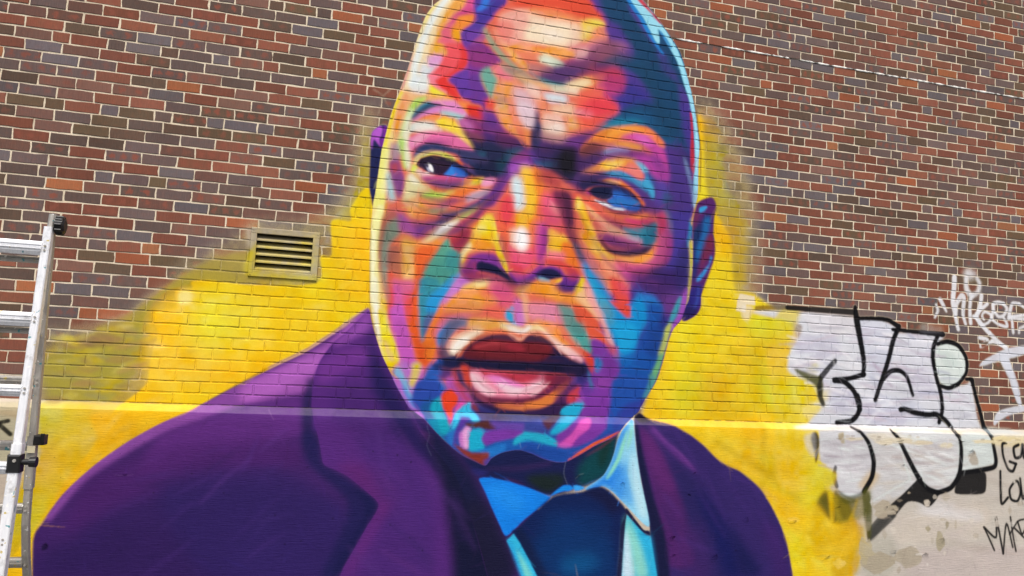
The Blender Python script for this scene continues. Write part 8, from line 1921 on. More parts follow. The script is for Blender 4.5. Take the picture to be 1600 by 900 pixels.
def flow_strokes(img, al, shapes):
    # short overlapping can and brush passes that drag neighbouring colours along the forms
    r = np.random.default_rng(42)
    lum = img @ np.array([.3, .5, .2], np.float32)
    lum = box(box(lum, 3), 3)
    gy, gx = np.gradient(lum)
    ang = np.arctan2(gy, gx) + np.pi / 2
    mag = np.hypot(gx, gy)
    na = value_noise(IW, IH, 40, 91) * 6.28
    head = max((q['p'] for q in shapes if q['t'] == 'c'), key=len)
    hm = fill(cr(head, True), 0, 0, IW, IH)
    ys, xs = np.nonzero(hm > .5)
    ya, xa = np.nonzero((al > .97) & (hm < .5))
    for n, (yy, xx), ln, wd, op in ((3400, (ys, xs), (7, 20), (1.6, 4.6), (.22, .6)), (2300, (ya, xa), (10, 34), (1.6, 5), (.12, .34))):
        pick = r.integers(0, len(yy), n)
        for k in pick:
            y, x = int(yy[k]), int(xx[k])
            th = ang[y, x] if mag[y, x] > .0012 else na[y, x]
            th += r.normal(0, .22); L = r.uniform(*ln); w = r.uniform(*wd)
            d = np.array([np.cos(th), np.sin(th)]); nrm = np.array([-d[1], d[0]])
            o = r.normal(0, 2.2)
            sy, sx = int(np.clip(y + nrm[1] * o + d[1] * L * .4, 0, IH - 1)), int(np.clip(x + nrm[0] * o + d[0] * L * .4, 0, IW - 1))
            c = img[sy, sx] * (1 + r.normal(0, .13)) * (1 + r.normal(0, .05, 3))
            bend = r.normal(0, .12) * L
            p = np.array([(x, y) - d * L, (x, y) + nrm * bend, (x, y) + d * L])
            q = stroke_poly(p, np.array([w * .4, w, w * .3]))
            x0, x1 = max(0, int(q[:, 0].min()) - 3), min(IW, int(q[:, 0].max()) + 4)
            y0, y1 = max(0, int(q[:, 1].min()) - 3), min(IH, int(q[:, 1].max()) + 4)
            if x1 - x0 < 3 or y1 - y0 < 3: continue
            m = fill(q, x0, y0, x1 - x0, y1 - y0)
            b = r.uniform(.5, 1.3)
            m = box(box(m, b), b) * r.uniform(*op)
            m *= hm[y0:y1, x0:x1] if wd[1] == 4.6 else 1 - hm[y0:y1, x0:x1]
            v = img[y0:y1, x0:x1]; v += (np.clip(c, 0, 1).astype(np.float32) - v) * m[..., None]

def bake_paint():
    img = np.zeros((IH, IW, 3), np.float32); img[:] = lin('c2b49c')
    al = np.zeros((IH, IW), np.float32)
    r0 = np.random.default_rng(77)
    shapes = []
    for d in PAINT:
        if d[0] == 'u': shapes.append(dict(t='u')); continue
        pts = np.array(d[1] if d[0] == 'c' else d[4], float).reshape(-1, 2)
        pts = (pts - (IX0, IZ0)) / TX
        if d[0] == 'c': shapes.append(dict(t='c', p=pts)); continue
        e = dict(t=d[0][0], c=d[1], b=max(d[2] / TX, .35), a=d[3], p=pts, s=0 if d[0] == 'pp' else 1)
        if d[0] == 's': e['w'] = np.array(d[5], float) / TX
        shapes.append(e)
    paint(shapes, IW, IH, img, al)
    flow_strokes(img, al, shapes)
    # richer pigment: firmer darks and lights
    sr = np.where(img <= .0031308, img * 12.92, 1.055 * np.maximum(img, 1e-6) ** (1 / 2.4) - .055)
    lum = sr.mean(-1, keepdims=True)
    sr = lum + (sr - lum) * .97
    sr = np.clip(sr - .032 * np.sin(2 * np.pi * np.clip(sr, 0, 1)), .012, 1)
    img[:] = np.where(sr <= .04045, sr / 12.92, ((sr + .055) / 1.055) ** 2.4)
    # streaks and cloudiness of rolled and sprayed paint
    n1 = value_noise(IW, IH, 60, 1); n2 = value_noise(IW, IH, 17, 2); n3 = value_noise(IW, IH, 4, 3)
    img *= (.93 + .10 * n1 + .05 * n2 + .05 * (n3 - .2))[..., None]
    # the yellow was mixed unevenly: ochre, orange and greenish passes
    ym = ((img[..., 0] > .5) & (img[..., 1] > .28) & (img[..., 2] < .16)).astype(np.float32)
    ym = box(ym, 2)
    h1 = value_noise(IW, IH, 95, 51) - .5; h2 = value_noise(IW, IH, 33, 52) - .5; h3 = value_noise(IW, IH, 12, 53) - .5
    img[..., 1] *= 1 + ym * (.26 * h1 + .18 * h2 + .08 * h3)
    img[..., 0] *= 1 + ym * (-.12 * h1 + .08 * h2)
    img[..., 2] *= 1 + ym * 1.2 * (h2 + h3)
    # thin coats are blotchy
    bl = value_noise(IW, IH, 26, 14) * .6 + value_noise(IW, IH, 9, 15) * .4
    al = np.clip(al + al * (1 - al) * 2.4 * (bl - .5), 0, 1)
    # roller streaks and grain on the smooth base
    st = np.repeat(value_noise(IW // 24 + 1, IH, 2.2, 16), 24, axis=1)[:, :IW] - .5
    gr = r0.random((IH, IW)).astype(np.float32) - .5
    low = (np.arange(IH) * TX + IZ0 < (ZT * 1000 - 45)).astype(np.float32)[:, None]
    img *= (1 + low * (.05 * st + .06 * gr))[..., None]
    # joint lines: shade along brick edges painted in dark, plus bare crevices
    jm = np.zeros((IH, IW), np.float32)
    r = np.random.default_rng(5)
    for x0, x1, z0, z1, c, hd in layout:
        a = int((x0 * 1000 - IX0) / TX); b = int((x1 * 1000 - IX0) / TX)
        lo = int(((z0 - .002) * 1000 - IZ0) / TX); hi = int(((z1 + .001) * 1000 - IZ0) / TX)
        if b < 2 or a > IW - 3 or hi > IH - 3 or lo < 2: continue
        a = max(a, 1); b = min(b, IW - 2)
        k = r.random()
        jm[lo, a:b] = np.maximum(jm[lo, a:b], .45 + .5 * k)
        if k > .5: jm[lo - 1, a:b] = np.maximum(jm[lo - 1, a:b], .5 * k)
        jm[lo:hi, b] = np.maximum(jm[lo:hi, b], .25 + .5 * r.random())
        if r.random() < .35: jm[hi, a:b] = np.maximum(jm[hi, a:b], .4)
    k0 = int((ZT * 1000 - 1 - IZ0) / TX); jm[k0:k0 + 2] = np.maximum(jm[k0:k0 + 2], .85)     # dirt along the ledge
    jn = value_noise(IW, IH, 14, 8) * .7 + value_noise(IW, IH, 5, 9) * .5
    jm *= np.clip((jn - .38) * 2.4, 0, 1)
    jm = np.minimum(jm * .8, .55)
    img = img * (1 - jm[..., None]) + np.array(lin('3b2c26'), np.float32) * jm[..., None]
    # pits in the concrete base
    pit = r.random((IH, IW)) < .00028
    zz = (np.arange(IH) * TX + IZ0 < (ZT * 1000 - 60))[:, None]
    pit = (pit & zz).astype(np.float32)
    pit = np.maximum(pit, np.roll(pit, 1, 1) * .7)
    img *= (1 - .65 * pit)[..., None]
    img = np.clip(img * .82, 0, 1)
    out = np.empty((IH, IW, 4), np.float32)
    out[..., :3] = np.where(img <= .0031308, img * 12.92, 1.055 * np.maximum(img, 1e-6) ** (1 / 2.4) - .055)
    out[..., 3] = np.clip(al, 0, 1)
    im = bpy.data.images.new('mural_paint', IW, IH, alpha=True, float_buffer=False)
    im.alpha_mode = 'CHANNEL_PACKED'
    im.pixels.foreach_set(out.ravel()); im.update(); im.pack()
    return im

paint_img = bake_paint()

# ------------------------------------------------------------------ materials
def new_mat(name):
    m = bpy.data.materials.new(name); m.use_nodes = True
    nt = m.node_tree; return m, nt, nt.nodes, nt.links, nt.nodes['Principled BSDF']

def nd(N, t, **k):
    n = N.new(t)
    for a, v in k.items(): setattr(n, a, v)
    return n

def mixc(N, L, f, a, b, mode='MIX'):
    m = nd(N, 'ShaderNodeMix', data_type='RGBA', blend_type=mode)
    for s, v in ((m.inputs[0], f), (m.inputs[6], a), (m.inputs[7], b)):
        if hasattr(v, 'links'): L.new(v, s)
        else: s.default_value = v if not isinstance(v, (list, tuple)) else (list(v) + [1])[:4]
    return m.outputs[2]

def mth(N, L, op, a, b=None, c=None, clamp=False):
    m = nd(N, 'ShaderNodeMath', operation=op, use_clamp=clamp)
    for i, v in enumerate((a, b, c)):
        if v is None: continue
        if hasattr(v, 'links'): L.new(v, m.inputs[i])
        else: m.inputs[i].default_value = v
    return m.outputs[0]

def noise(N, L, vec, scale, detail=3, rough=.55, stretch=None):
    n = nd(N, 'ShaderNodeTexNoise'); n.inputs['Scale'].default_value = scale
    n.inputs['Detail'].default_value = detail; n.inputs['Roughness'].default_value = rough
    if stretch:
        mp = nd(N, 'ShaderNodeMapping'); mp.inputs['Scale'].default_value = stretch
        L.new(vec, mp.inputs[0]); vec = mp.outputs[0]
    L.new(vec, n.inputs['Vector']); return n.outputs[0]

def ramp(N, L, f, a, b):
    m = nd(N, 'ShaderNodeMapRange'); m.inputs[1].default_value = a; m.inputs[2].default_value = b
    L.new(f, m.inputs[0]); return m.outputs[0]

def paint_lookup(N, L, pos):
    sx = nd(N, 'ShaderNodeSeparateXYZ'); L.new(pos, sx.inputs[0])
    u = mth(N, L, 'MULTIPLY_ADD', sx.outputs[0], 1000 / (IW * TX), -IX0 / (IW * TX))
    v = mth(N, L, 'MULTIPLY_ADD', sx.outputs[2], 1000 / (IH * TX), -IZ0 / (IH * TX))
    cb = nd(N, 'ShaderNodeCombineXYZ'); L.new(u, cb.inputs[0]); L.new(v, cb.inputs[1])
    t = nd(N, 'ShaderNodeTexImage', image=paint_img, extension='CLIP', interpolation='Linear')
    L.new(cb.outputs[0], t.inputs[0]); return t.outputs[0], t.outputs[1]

def wall_mat(name, kind):
    m, nt, N, L, B = new_mat(name)
    geo = nd(N, 'ShaderNodeNewGeometry'); pos = geo.outputs['Position']
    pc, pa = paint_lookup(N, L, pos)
    fine = noise(N, L, pos, 260, 4, .6)
    if kind == 'brick':
        at = nd(N, 'ShaderNodeAttribute', attribute_name='tone')
        uv = nd(N, 'ShaderNodeAttribute', attribute_name='buv')
        su = nd(N, 'ShaderNodeSeparateXYZ'); L.new(uv.outputs['Vector'], su.inputs[0])
        streak = noise(N, L, pos, 1, 3, .6, (170, 20, 16))
        blot = noise(N, L, pos, 34, 4, .65)
        base = mixc(N, L, ramp(N, L, streak, .3, .72), at.outputs['Color'], (.76, .75, .75), 'MULTIPLY')
        base = mixc(N, L, mth(N, L, 'MULTIPLY', ramp(N, L, blot, .48, .7), .5), base, mixc(N, L, 1.0, base, (1.3, .98, .86), 'MULTIPLY'))
        # scorched bricks keep two or three redder kiss marks
        x = mth(N, L, 'SUBTRACT', mth(N, L, 'FRACT', mth(N, L, 'MULTIPLY', su.outputs[0], su.outputs[2])), .5)
        y = mth(N, L, 'SUBTRACT', su.outputs[1], .5)
        x = mth(N, L, 'MULTIPLY', x, mth(N, L, 'DIVIDE', 3.0, su.outputs[2]))
        r = mth(N, L, 'SQRT', mth(N, L, 'ADD', mth(N, L, 'MULTIPLY', x, x), mth(N, L, 'MULTIPLY', y, y)))
        r = mth(N, L, 'ADD', r, mth(N, L, 'MULTIPLY', mth(N, L, 'SUBTRACT', blot, .5), 1.7))
        sp = mth(N, L, 'MULTIPLY', mth(N, L, 'SUBTRACT', 1.0, ramp(N, L, r, .14, .40), clamp=True), at.outputs['Alpha'])
        base = mixc(N, L, sp, base, lin('8c5142'))
        wash = noise(N, L, pos, 1, 4, .6, (1.6, 1, .55))
        base = mixc(N, L, ramp(N, L, wash, .3, .7), mixc(N, L, 1.0, base, (.84, .83, .82), 'MULTIPLY'), mixc(N, L, 1.0, base, (1.08, 1.07, 1.06), 'MULTIPLY'))
        spk = ramp(N, L, noise(N, L, pos, 420, 2, .5), .68, .74)
        base = mixc(N, L, mth(N, L, 'MULTIPLY', spk, .5), base, (.05, .04, .04))
        rough0, bs, bd = .82, .55, .0016
        hgt = mth(N, L, 'ADD', streak, mth(N, L, 'MULTIPLY', fine, .6))
    elif kind == 'mortar':
        sand = noise(N, L, pos, 520, 3, .7)
        big = noise(N, L, pos, 5, 4, .6)
        base = mixc(N, L, ramp(N, L, sand, .3, .75), lin('d6c7ac'), lin('e9dec9'))
        base = mixc(N, L, mth(N, L, 'MULTIPLY', ramp(N, L, big, .42, .75), .45), base, lin('ab987c'))
        rough0, bs, bd = .95, .7, .002
        hgt = mth(N, L, 'ADD', sand, noise(N, L, pos, 90, 3, .6))
    elif kind in ('plinth', 'ledge'):
        big = noise(N, L, pos, 3, 5, .6)
        base = mixc(N, L, ramp(N, L, big, .3, .7), lin('b3a596'), lin('c4b8a6'))
        rough0, bs, bd = .7, .8, .0036
        hgt = mth(N, L, 'ADD', noise(N, L, pos, 1, 4, .6, (16, 60, 190)), mth(N, L, 'MULTIPLY', noise(N, L, pos, 14, 4, .6), 1.1))
    else:   # sprayed sheet metal
        base = mixc(N, L, ramp(N, L, noise(N, L, pos, 40, 3), .3, .7), lin('8f8880'), lin('a59c92'))
        rough0, bs, bd = .5, .2, .0008
        hgt = fine
    # spray dust breaks up thin coats
    dust = noise(N, L, pos, 150, 3, .7)
    edge = mth(N, L, 'MULTIPLY', mth(N, L, 'MULTIPLY', pa, mth(N, L, 'SUBTRACT', 1.0, pa)), 5.0)
    a2 = mth(N, L, 'ADD', pa, mth(N, L, 'MULTIPLY', edge, mth(N, L, 'SUBTRACT', dust, .5)), clamp=True)
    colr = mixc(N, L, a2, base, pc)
    if kind == 'ledge':      # uneven pale tint painted in for the sky light the slope catches
        pale = ramp(N, L, noise(N, L, pos, 9, 5, .65), .25, .8)
        colr = mixc(N, L, mth(N, L, 'MULTIPLY_ADD', pale, .10, .03), colr, lin('bdb3b0'))
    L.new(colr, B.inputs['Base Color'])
    ro = mth(N, L, 'MULTIPLY_ADD', a2, (.55 if kind in ('plinth', 'ledge') else .58) - rough0, rough0)
    ro = mth(N, L, 'ADD', ro, mth(N, L, 'MULTIPLY', mth(N, L, 'SUBTRACT', dust, .5), .25), clamp=True)
    L.new(ro, B.inputs['Roughness'])
    B.inputs['Specular IOR Level'].default_value = .09
    bp = nd(N, 'ShaderNodeBump'); bp.inputs['Distance'].default_value = bd
    L.new(mth(N, L, 'MULTIPLY_ADD', a2, -bs * .2, bs), bp.inputs['Strength'])
    L.new(hgt, bp.inputs['Height']); L.new(bp.outputs[0], B.inputs['Normal'])
    return m

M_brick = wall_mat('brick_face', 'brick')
M_mortar = wall_mat('mortar', 'mortar')
M_plinth = wall_mat('painted_concrete', 'plinth')
M_ledge = wall_mat('skylit_painted_concrete', 'ledge')
M_vent = wall_mat('sprayed_sheet_metal', 'vent')

def plain(name, hexc, rough=.5, metal=0., var=.12, scale=30, bump=.0, spec=.4):
    m, nt, N, L, B = new_mat(name)
    tc = nd(N, 'ShaderNodeNewGeometry').outputs['Position']
    n = noise(N, L, tc, scale, 4, .6)
    c = lin(hexc)
    L.new(mixc(N, L, n, [v * (1 - var) for v in c], [min(1, v * (1 + var)) for v in c]), B.inputs['Base Color'])
    B.inputs['Roughness'].default_value = rough; B.inputs['Metallic'].default_value = metal
    B.inputs['Specular IOR Level'].default_value = spec
    if bump:
        bp = nd(N, 'ShaderNodeBump'); bp.inputs['Distance'].default_value = bump; bp.inputs['Strength'].default_value = .6
        L.new(noise(N, L, tc, scale * 3, 4, .65), bp.inputs['Height']); L.new(bp.outputs[0], B.inputs['Normal'])
    return m

M_dark = plain('dark_duct', '16140f', .9, 0, .2)
M_gap = plain('open_joint', '2a2420', .95, 0, .3, 80)
M_seal = plain('white_sealant', 'f2f1ea', .55, 0, .08, 120, .001)
M_black = plain('black_plastic', '1b1b1d', .42, 0, .2, 60)
M_tape = plain('masking_tape', 'd8cfae', .7, 0, .1, 60)
M_rubber = plain('grey_rubber', '2c2c2c', .8, 0, .2, 60)
M_ground = plain('asphalt', '4a4946', .9, 0, .25, 6, .004)

def alu(name, c0, c1, metal, rough):
    m, nt, N, L, B = new_mat(name)
    pos = nd(N, 'ShaderNodeNewGeometry').outputs['Position']
    br = noise(N, L, pos, 1, 4, .6, (120, 120, 9))
    grime = ramp(N, L, noise(N, L, pos, 22, 5, .65), .52, .7)
    c = mixc(N, L, ramp(N, L, br, .3, .7), lin(c0), lin(c1))
    c = mixc(N, L, mth(N, L, 'MULTIPLY', grime, .45), c, lin('77736c'))
    # paint specks: teal, ochre, white
    for sd, h, t in ((31, '2f8f96', .70), (47, 'c9b45c', .715), (61, 'f4f4f0', .69)):
        v = noise(N, L, pos, sd, 2, .4)
        c = mixc(N, L, mth(N, L, 'MULTIPLY', ramp(N, L, v, t, t + .015), .85), c, lin(h))
    L.new(c, B.inputs['Base Color'])
    B.inputs['Metallic'].default_value = metal
    L.new(mth(N, L, 'MULTIPLY_ADD', br, .25, rough - .12), B.inputs['Roughness'])
    bp = nd(N, 'ShaderNodeBump'); bp.inputs['Distance'].default_value = .0006; bp.inputs['Strength'].default_value = .5
    L.new(br, bp.inputs['Height']); L.new(bp.outputs[0], B.inputs['Normal'])
    return m
M_alu = alu('worn_aluminium', 'dcdfe4', 'f2f3f5', .15, .40)
M_alu2 = alu('dull_shaded_aluminium', 'a19d96', 'b5b1a9', .35, .5)  # greyer copy: rear half's shade put into its colour; also brackets and rivets

# ------------------------------------------------------------------ ground
g = mesh_obj('ground', [(-120, -160, 0), (120, -160, 0), (120, .4, 0), (-120, .4, 0)], [(0, 1, 2, 3)], M_ground)
tag(g, kind='structure')

# ------------------------------------------------------------------ brick wall
wall = empty('brick_wall', (2.0, 0, ZT))
tag(wall, 'red and grey brick wall carrying a giant painted portrait of a man in a purple suit', 'brick wall')

PAL = {'grey': ['76696a', '7c7070', '6e6462', '817474', '6b605c', '776866'],
       'blue': ['74747c', '6c6d74', '7d7b82'],
       'brown': ['6f6154', '756551', '655a50', '776852', '6e5c50'],
       'red': ['9c5e4b', 'a56853', '905748', 'a86c59', '975d4d', '8a5547'],
       'orange': ['c0704c', 'c87c52', 'bb6c4a', 'c28058'],
       'mauve': ['8c6a60', '957066', '83625a']}
def tone(x, z, hd, r):
    t = min(1, max(0, (x + .3) / 3.6))
    wts = [('grey', .29 - .06 * t), ('blue', .07 - .0 * t), ('brown', .15 + .02 * t), ('red', .27 + .09 * t), ('orange', .032 + .012 * t), ('mauve', .17 - .04 * t)]
    if hd: wts = [('grey', .3), ('blue', .25), ('brown', .12), ('red', .06), ('orange', .07), ('mauve', .2)]
    k = r.random() * sum(w for _, w in wts)
    for n, w in wts:
        k -= w
        if k <= 0: break
    c = np.array(lin(r.choice(PAL[n])))
    c = .74 * c * r.uniform(.86, 1.15) * np.array([r.uniform(.97, 1.03), 1, r.uniform(.96, 1.04)])
    c = .76 * c + .24 * .72 * np.array(lin('8a6756'))
    spot = 0.
    if n in ('grey', 'mauve', 'brown', 'blue') and not hd and r.random() < .36: spot = r.uniform(.3, .85)
    if n == 'red' and r.random() < .25: spot = .6
    return (*c, spot), r.choice([2, 3, 2, 2.6])

def brick_geo(x0, x1, z0, z1, r):
    # outline of ten points, three rings: face, arris, root behind the mortar
    w = x1 - x0
    out = [(x0, z0), (x0 + w * .36, z0), (x0 + w * .68, z0), (x1, z0), (x1, (z0 + z1) / 2), (x1, z1), (x0 + w * .64, z1), (x0 + w * .3, z1), (x0, z1), (x0, (z0 + z1) / 2)]
    out = [(x + r.gauss(0, .0016), z + r.gauss(0, .0013)) for x, z in out]
    cx, cz = (x0 + x1) / 2, (z0 + z1) / 2
    proud = max(-.0004, min(.0016, r.gauss(.0003, .0006))); tx, tz = max(-.006, min(.006, r.gauss(0, .003))), r.gauss(0, .008)
    e = .0016 + r.random() * .0010
    v = []
    for x, z in out:
        ix = x + (e if x < cx else -e) * (1 if abs(x - cx) > w * .4 else 0); iz = z + (e if z < cz - .004 else -e if z > cz + .004 else 0)
        v.append((ix, -(proud + tx * (x - cx) + tz * (z - cz)), iz))
    for x, z in out: v.append((x, -(proud + tx * (x - cx) + tz * (z - cz)) + .0016, z))
    for x, z in out: v.append((x, .016, z))
    f = [tuple(range(10))]
    for q in (0, 10):
        for k in range(10):
            k2 = (k + 1) % 10
            f.append((q + k, q + 10 + k, q + 10 + k2, q + k2))
    uv = [((x - x0) / w, (z - z0) / (z1 - z0)) for x, y, z in v]
    return v, f, uv

def add_brick_attrs(me, tones, uvs):
    a = me.attributes.new('tone', 'FLOAT_COLOR', 'POINT'); a.data.foreach_set('color', np.asarray(tones, np.float32).ravel())
    b = me.attributes.new('buv', 'FLOAT_VECTOR', 'POINT'); b.data.foreach_set('vector', np.asarray(uvs, np.float32).ravel())

def project(x, y, z):
    q = np.array([x, y, z]) - CAM
    c = RC.T @ np.array([q[0], -q[2], q[1]])
    return 800 + 1155.8 * c[0] / c[2], 450 + 1155.8 * c[1] / c[2], c[2]

score = []
for i, (x0, x1, z0, z1, c, hd) in enumerate(layout):
    pts = [project(x, 0, z) for x in (x0, x1) for z in (z0, z1)]
    inside = all(0 <= p[0] <= 1600 and 0 <= p[1] <= 900 for p in pts)
    ar = (max(p[0] for p in pts) - min(p[0] for p in pts)) * (z1 - z0) / pts[0][2]
    score.append((ar if inside else 0, i))
single = set(i for s, i in sorted(score, reverse=True)[:300])
rv, rf, rt, ru = [], [], [], []
for i, (x0, x1, z0, z1, c, hd) in enumerate(layout):
    r = random.Random(1000 + i)
    tn, ns = tone((x0 + x1) / 2, z0, hd, r)
    v, f, uv = brick_geo(x0, x1, z0, z1, r)
    uv = [(a, b, ns) for a, b in uv]
    if i in single:
        cx, cz = (x0 + x1) / 2, (z0 + z1) / 2
        me = bpy.data.meshes.new('brick'); me.from_pydata([(a - cx, b, q - cz) for a, b, q in v], [], f)
        me.materials.append(M_brick); add_brick_attrs(me, [tn] * len(v), uv)
        o = bpy.data.objects.new('brick', me); col.objects.link(o)
        o.parent = wall; o.location = Vector((cx, 0, cz)) - wall.location
    else:
        n = len(rv); rv += v; rf += [tuple(k + n for k in q) for q in f]; rt += [tn] * len(v); ru += uv
rest = mesh_obj('brickwork', rv, rf, M_brick, wall); rest['kind'] = 'stuff'
add_brick_attrs(rest.data, rt, ru)

# mortar bed: uneven sheet just behind the brick faces
nx, nz = 420, 168
xs = np.linspace(X0, X1, nx); zs = np.linspace(ZT, ZT + NC * H, nz)
gx, gz = np.meshgrid(xs, zs)
dy = .0027 + .0012 * (value_noise(nx, nz, 2.2, 21) - .5) + .0008 * (value_noise(nx, nz, 9, 22) - .5)
mv = np.stack([gx, dy, gz], -1).reshape(-1, 3)
mf = []
for a in range(nz - 1):
    for b in range(nx - 1):
        cx, cz = (xs[b] + xs[b + 1]) / 2, (zs[a] + zs[a + 1]) / 2
        if VO[0] - .008 < cx < VO[1] + .008 and VO[2] - .008 < cz < VO[3] + .008: continue
        k = a * nx + b; mf.append((k, k + 1, k + nx + 1, k + nx))
mesh_obj('mortar', mv.tolist(), mf, M_mortar, wall, True)

# movement joint above the seventh header course: dark open gap with remains of white sealant
zj = ZT + 41 * H
gp = MB(); x = 2.35
while x < X1:
    l = rnd.uniform(.05, .16)
    h = rnd.uniform(.0028, .0046)
    gp.box(x, min(x + l, X1), -.0012, .01, zj - .0030 - rnd.uniform(0, .001), zj - .003 + h); x += l
gp.build('open_joint', M_gap, wall)
sb = MB(); x = 2.40
while x < X1:
    l = rnd.uniform(.03, .28)
    if rnd.random() < .84:
        n = max(4, int(l / .018)); top = []; bot = []
        for k in range(n + 1):
            xx = x + l * k / n; t = max(0., math.sin(math.pi * k / n)) ** .4
            hh = (.0036 + .0042 * rnd.random()) * t + .0008
            top.append((xx, zj + hh * .9 + rnd.gauss(0, .0007))); bot.append((xx, zj - hh + rnd.gauss(0, .0007)))
        v = [(a, -.0018, b) for a, b in top] + [(a, -.0055 - rnd.random() * .002, (b + d) / 2) for (a, b), (_, d) in zip(top, bot)] + [(a, -.0018, b) for a, b in bot]
        f = []
        for k in range(n):
            f.append((k, k + 1, n + 1 + k + 1, n + 1 + k)); f.append((n + 1 + k, n + 2 + k, 2 * n + 3 + k, 2 * n + 2 + k))
        sb.add(v, [tuple(reversed(q)) for q in f])
    x += l
sb.build('sealant_bead', M_seal, wall, True)

# ------------------------------------------------------------------ concrete base with sloping top
PD, LH = .04, .043
base = empty('concrete_base', (2.0, -PD, 0))
tag(base, 'projecting concrete base with sloping ledge under the brickwork, painted over and peeling', 'wall base')
def strip(name, prof, x0, x1, seg, mat, amp):
    n = int((x1 - x0) / seg); v = []; f = []; m = len(prof)
    nz_ = value_noise(n + 1, m * 4, 3, 33)
    for i in range(n + 1):
        xx = x0 + (x1 - x0) * i / n
        for k, (y, z) in enumerate(prof):
            a = amp * (nz_[k * 4, i] - .5) if 0 < k < m - 1 else 0
            v.append((xx, y + a, z - a * .6))
    for i in range(n):
        for k in range(m - 1):
            a = i * m + k; f.append((a, a + m, a + m + 1, a + 1))
    return mesh_obj(name, v, f, mat, base, True)
led = strip('ledge', [(.006, ZT + .0035), (-.0012, ZT), (-PD * .5, ZT - LH * .5), (-PD + .0015, ZT - LH + .0015)], X0, X1, .05, M_ledge, .0025)
led.data.polygons.foreach_set('use_smooth', [False] * len(led.data.polygons))
zb = [ZT - LH + .0015, ZT - LH - .004] + [ZT - LH - .06 - k * .2 for k in range(5)] + [0.0]
strip('face', [(-PD + .0015, zb[0]), (-PD, zb[1])] + [(-PD, z) for z in zb[2:]], X0, X1, .1, M_plinth, .0018)

# curled flakes and chips of old paint lifting off the base
def wall_pt(px, pz): return px, pz
for (x, z, w, h, rot, lift) in FLAKES:
    n = 5; v = []; f = []
    r = random.Random(int(x * 1000))
    for i in range(n + 1):
        t = i / n
        for s_ in (-1, 1):
            a = (t - .5) * w; b = s_ * h * (.5 - .35 * abs(t - .4)) * r.uniform(.7, 1.2)
            xx = x + a * math.cos(rot) - b * math.sin(rot); zz = z + a * math.sin(rot) + b * math.cos(rot)
            v.append((xx, -PD - .0012 - lift * t * t * (1.2 if s_ > 0 else .6), zz))
    for i in range(n): f.append((2 * i, 2 * i + 2, 2 * i + 3, 2 * i + 1))
    k = len(v); v += [(a, b + .0009, c) for a, b, c in v]
    f += [tuple(q + k for q in reversed(g_)) for g_ in f[:n]]
    for i in range(n):
        f.append((2 * i, 2 * i + k, 2 * i + 2 + k, 2 * i + 2)); f.append((2 * i + 1, 2 * i + 3, 2 * i + 3 + k, 2 * i + 1 + k))
    mesh_obj('paint_flake', v, f, M_plinth, base)

# ------------------------------------------------------------------ louvred vent
vent = empty('wall_vent', ((VF[0] + VF[1]) / 2, 0, VF[2]))
tag(vent, 'louvred metal wall vent oversprayed with yellow paint beside the shoulder', 'vent')
fr = MB(); d0, d1 = -.011, .004
fr.box(VF[0], VF[1], d0, d1, VO[3], VF[3], .003); fr.box(VF[0], VF[1], d0, d1, VF[2], VO[2], .003)
fr.box(VF[0], VO[0], d0 + .0006, d1, VO[2] - .002, VO[3] + .002, .0025); fr.box(VO[1], VF[1], d0 + .0006, d1, VO[2] - .002, VO[3] + .002, .0025)
fr.build('frame', M_vent, vent)
bx = MB(); e = .006; D = .12
x0, x1, z0, z1 = VO[0] - e, VO[1] + e, VO[2] - e, VO[3] + e
bx.add([(x, y, z) for y in (.002, D) for x, z in ((x0, z0), (x1, z0), (x1, z1), (x0, z1))],
       [(4, 5, 6, 7), (0, 4, 7, 3), (1, 2, 6, 5), (0, 1, 5, 4), (3, 7, 6, 2)])
bx.build('duct', M_dark, vent)
ns = 5; ph = (VO[3] - VO[2]) / ns
for k in range(ns):
    zt = VO[3] - k * ph + .004
    s = MB()
    prof = [(-.004, zt - ph * .86 - .008), (-.004, zt - ph * .86), (.050, zt - .004), (.052, zt - .006), (-.001, zt - ph * .86 - .004), (-.001, zt - ph * .86 - .008)]
    v = [(x, y, z) for x in (VO[0] - .002, VO[1] + .002) for y, z in prof]
    n = len(prof); f = [tuple(range(n)), tuple(reversed(range(n, 2 * n)))] + [(q, q + n, (q + 1) % n + n, (q + 1) % n) for q in range(n)]
    s.add(v, f).build('slat', M_vent, vent)
for x, z in ((VF[0] + .012, VF[3] - .014), (VF[1] - .012, VF[3] - .014), (VF[0] + .012, VF[2] + .014), (VF[1] - .012, VF[2] + .014)):
    MB().tube((x, d0 - .002, z), (x, d0 + .002, z), .004, 10, .005).build('screw', M_vent, vent)

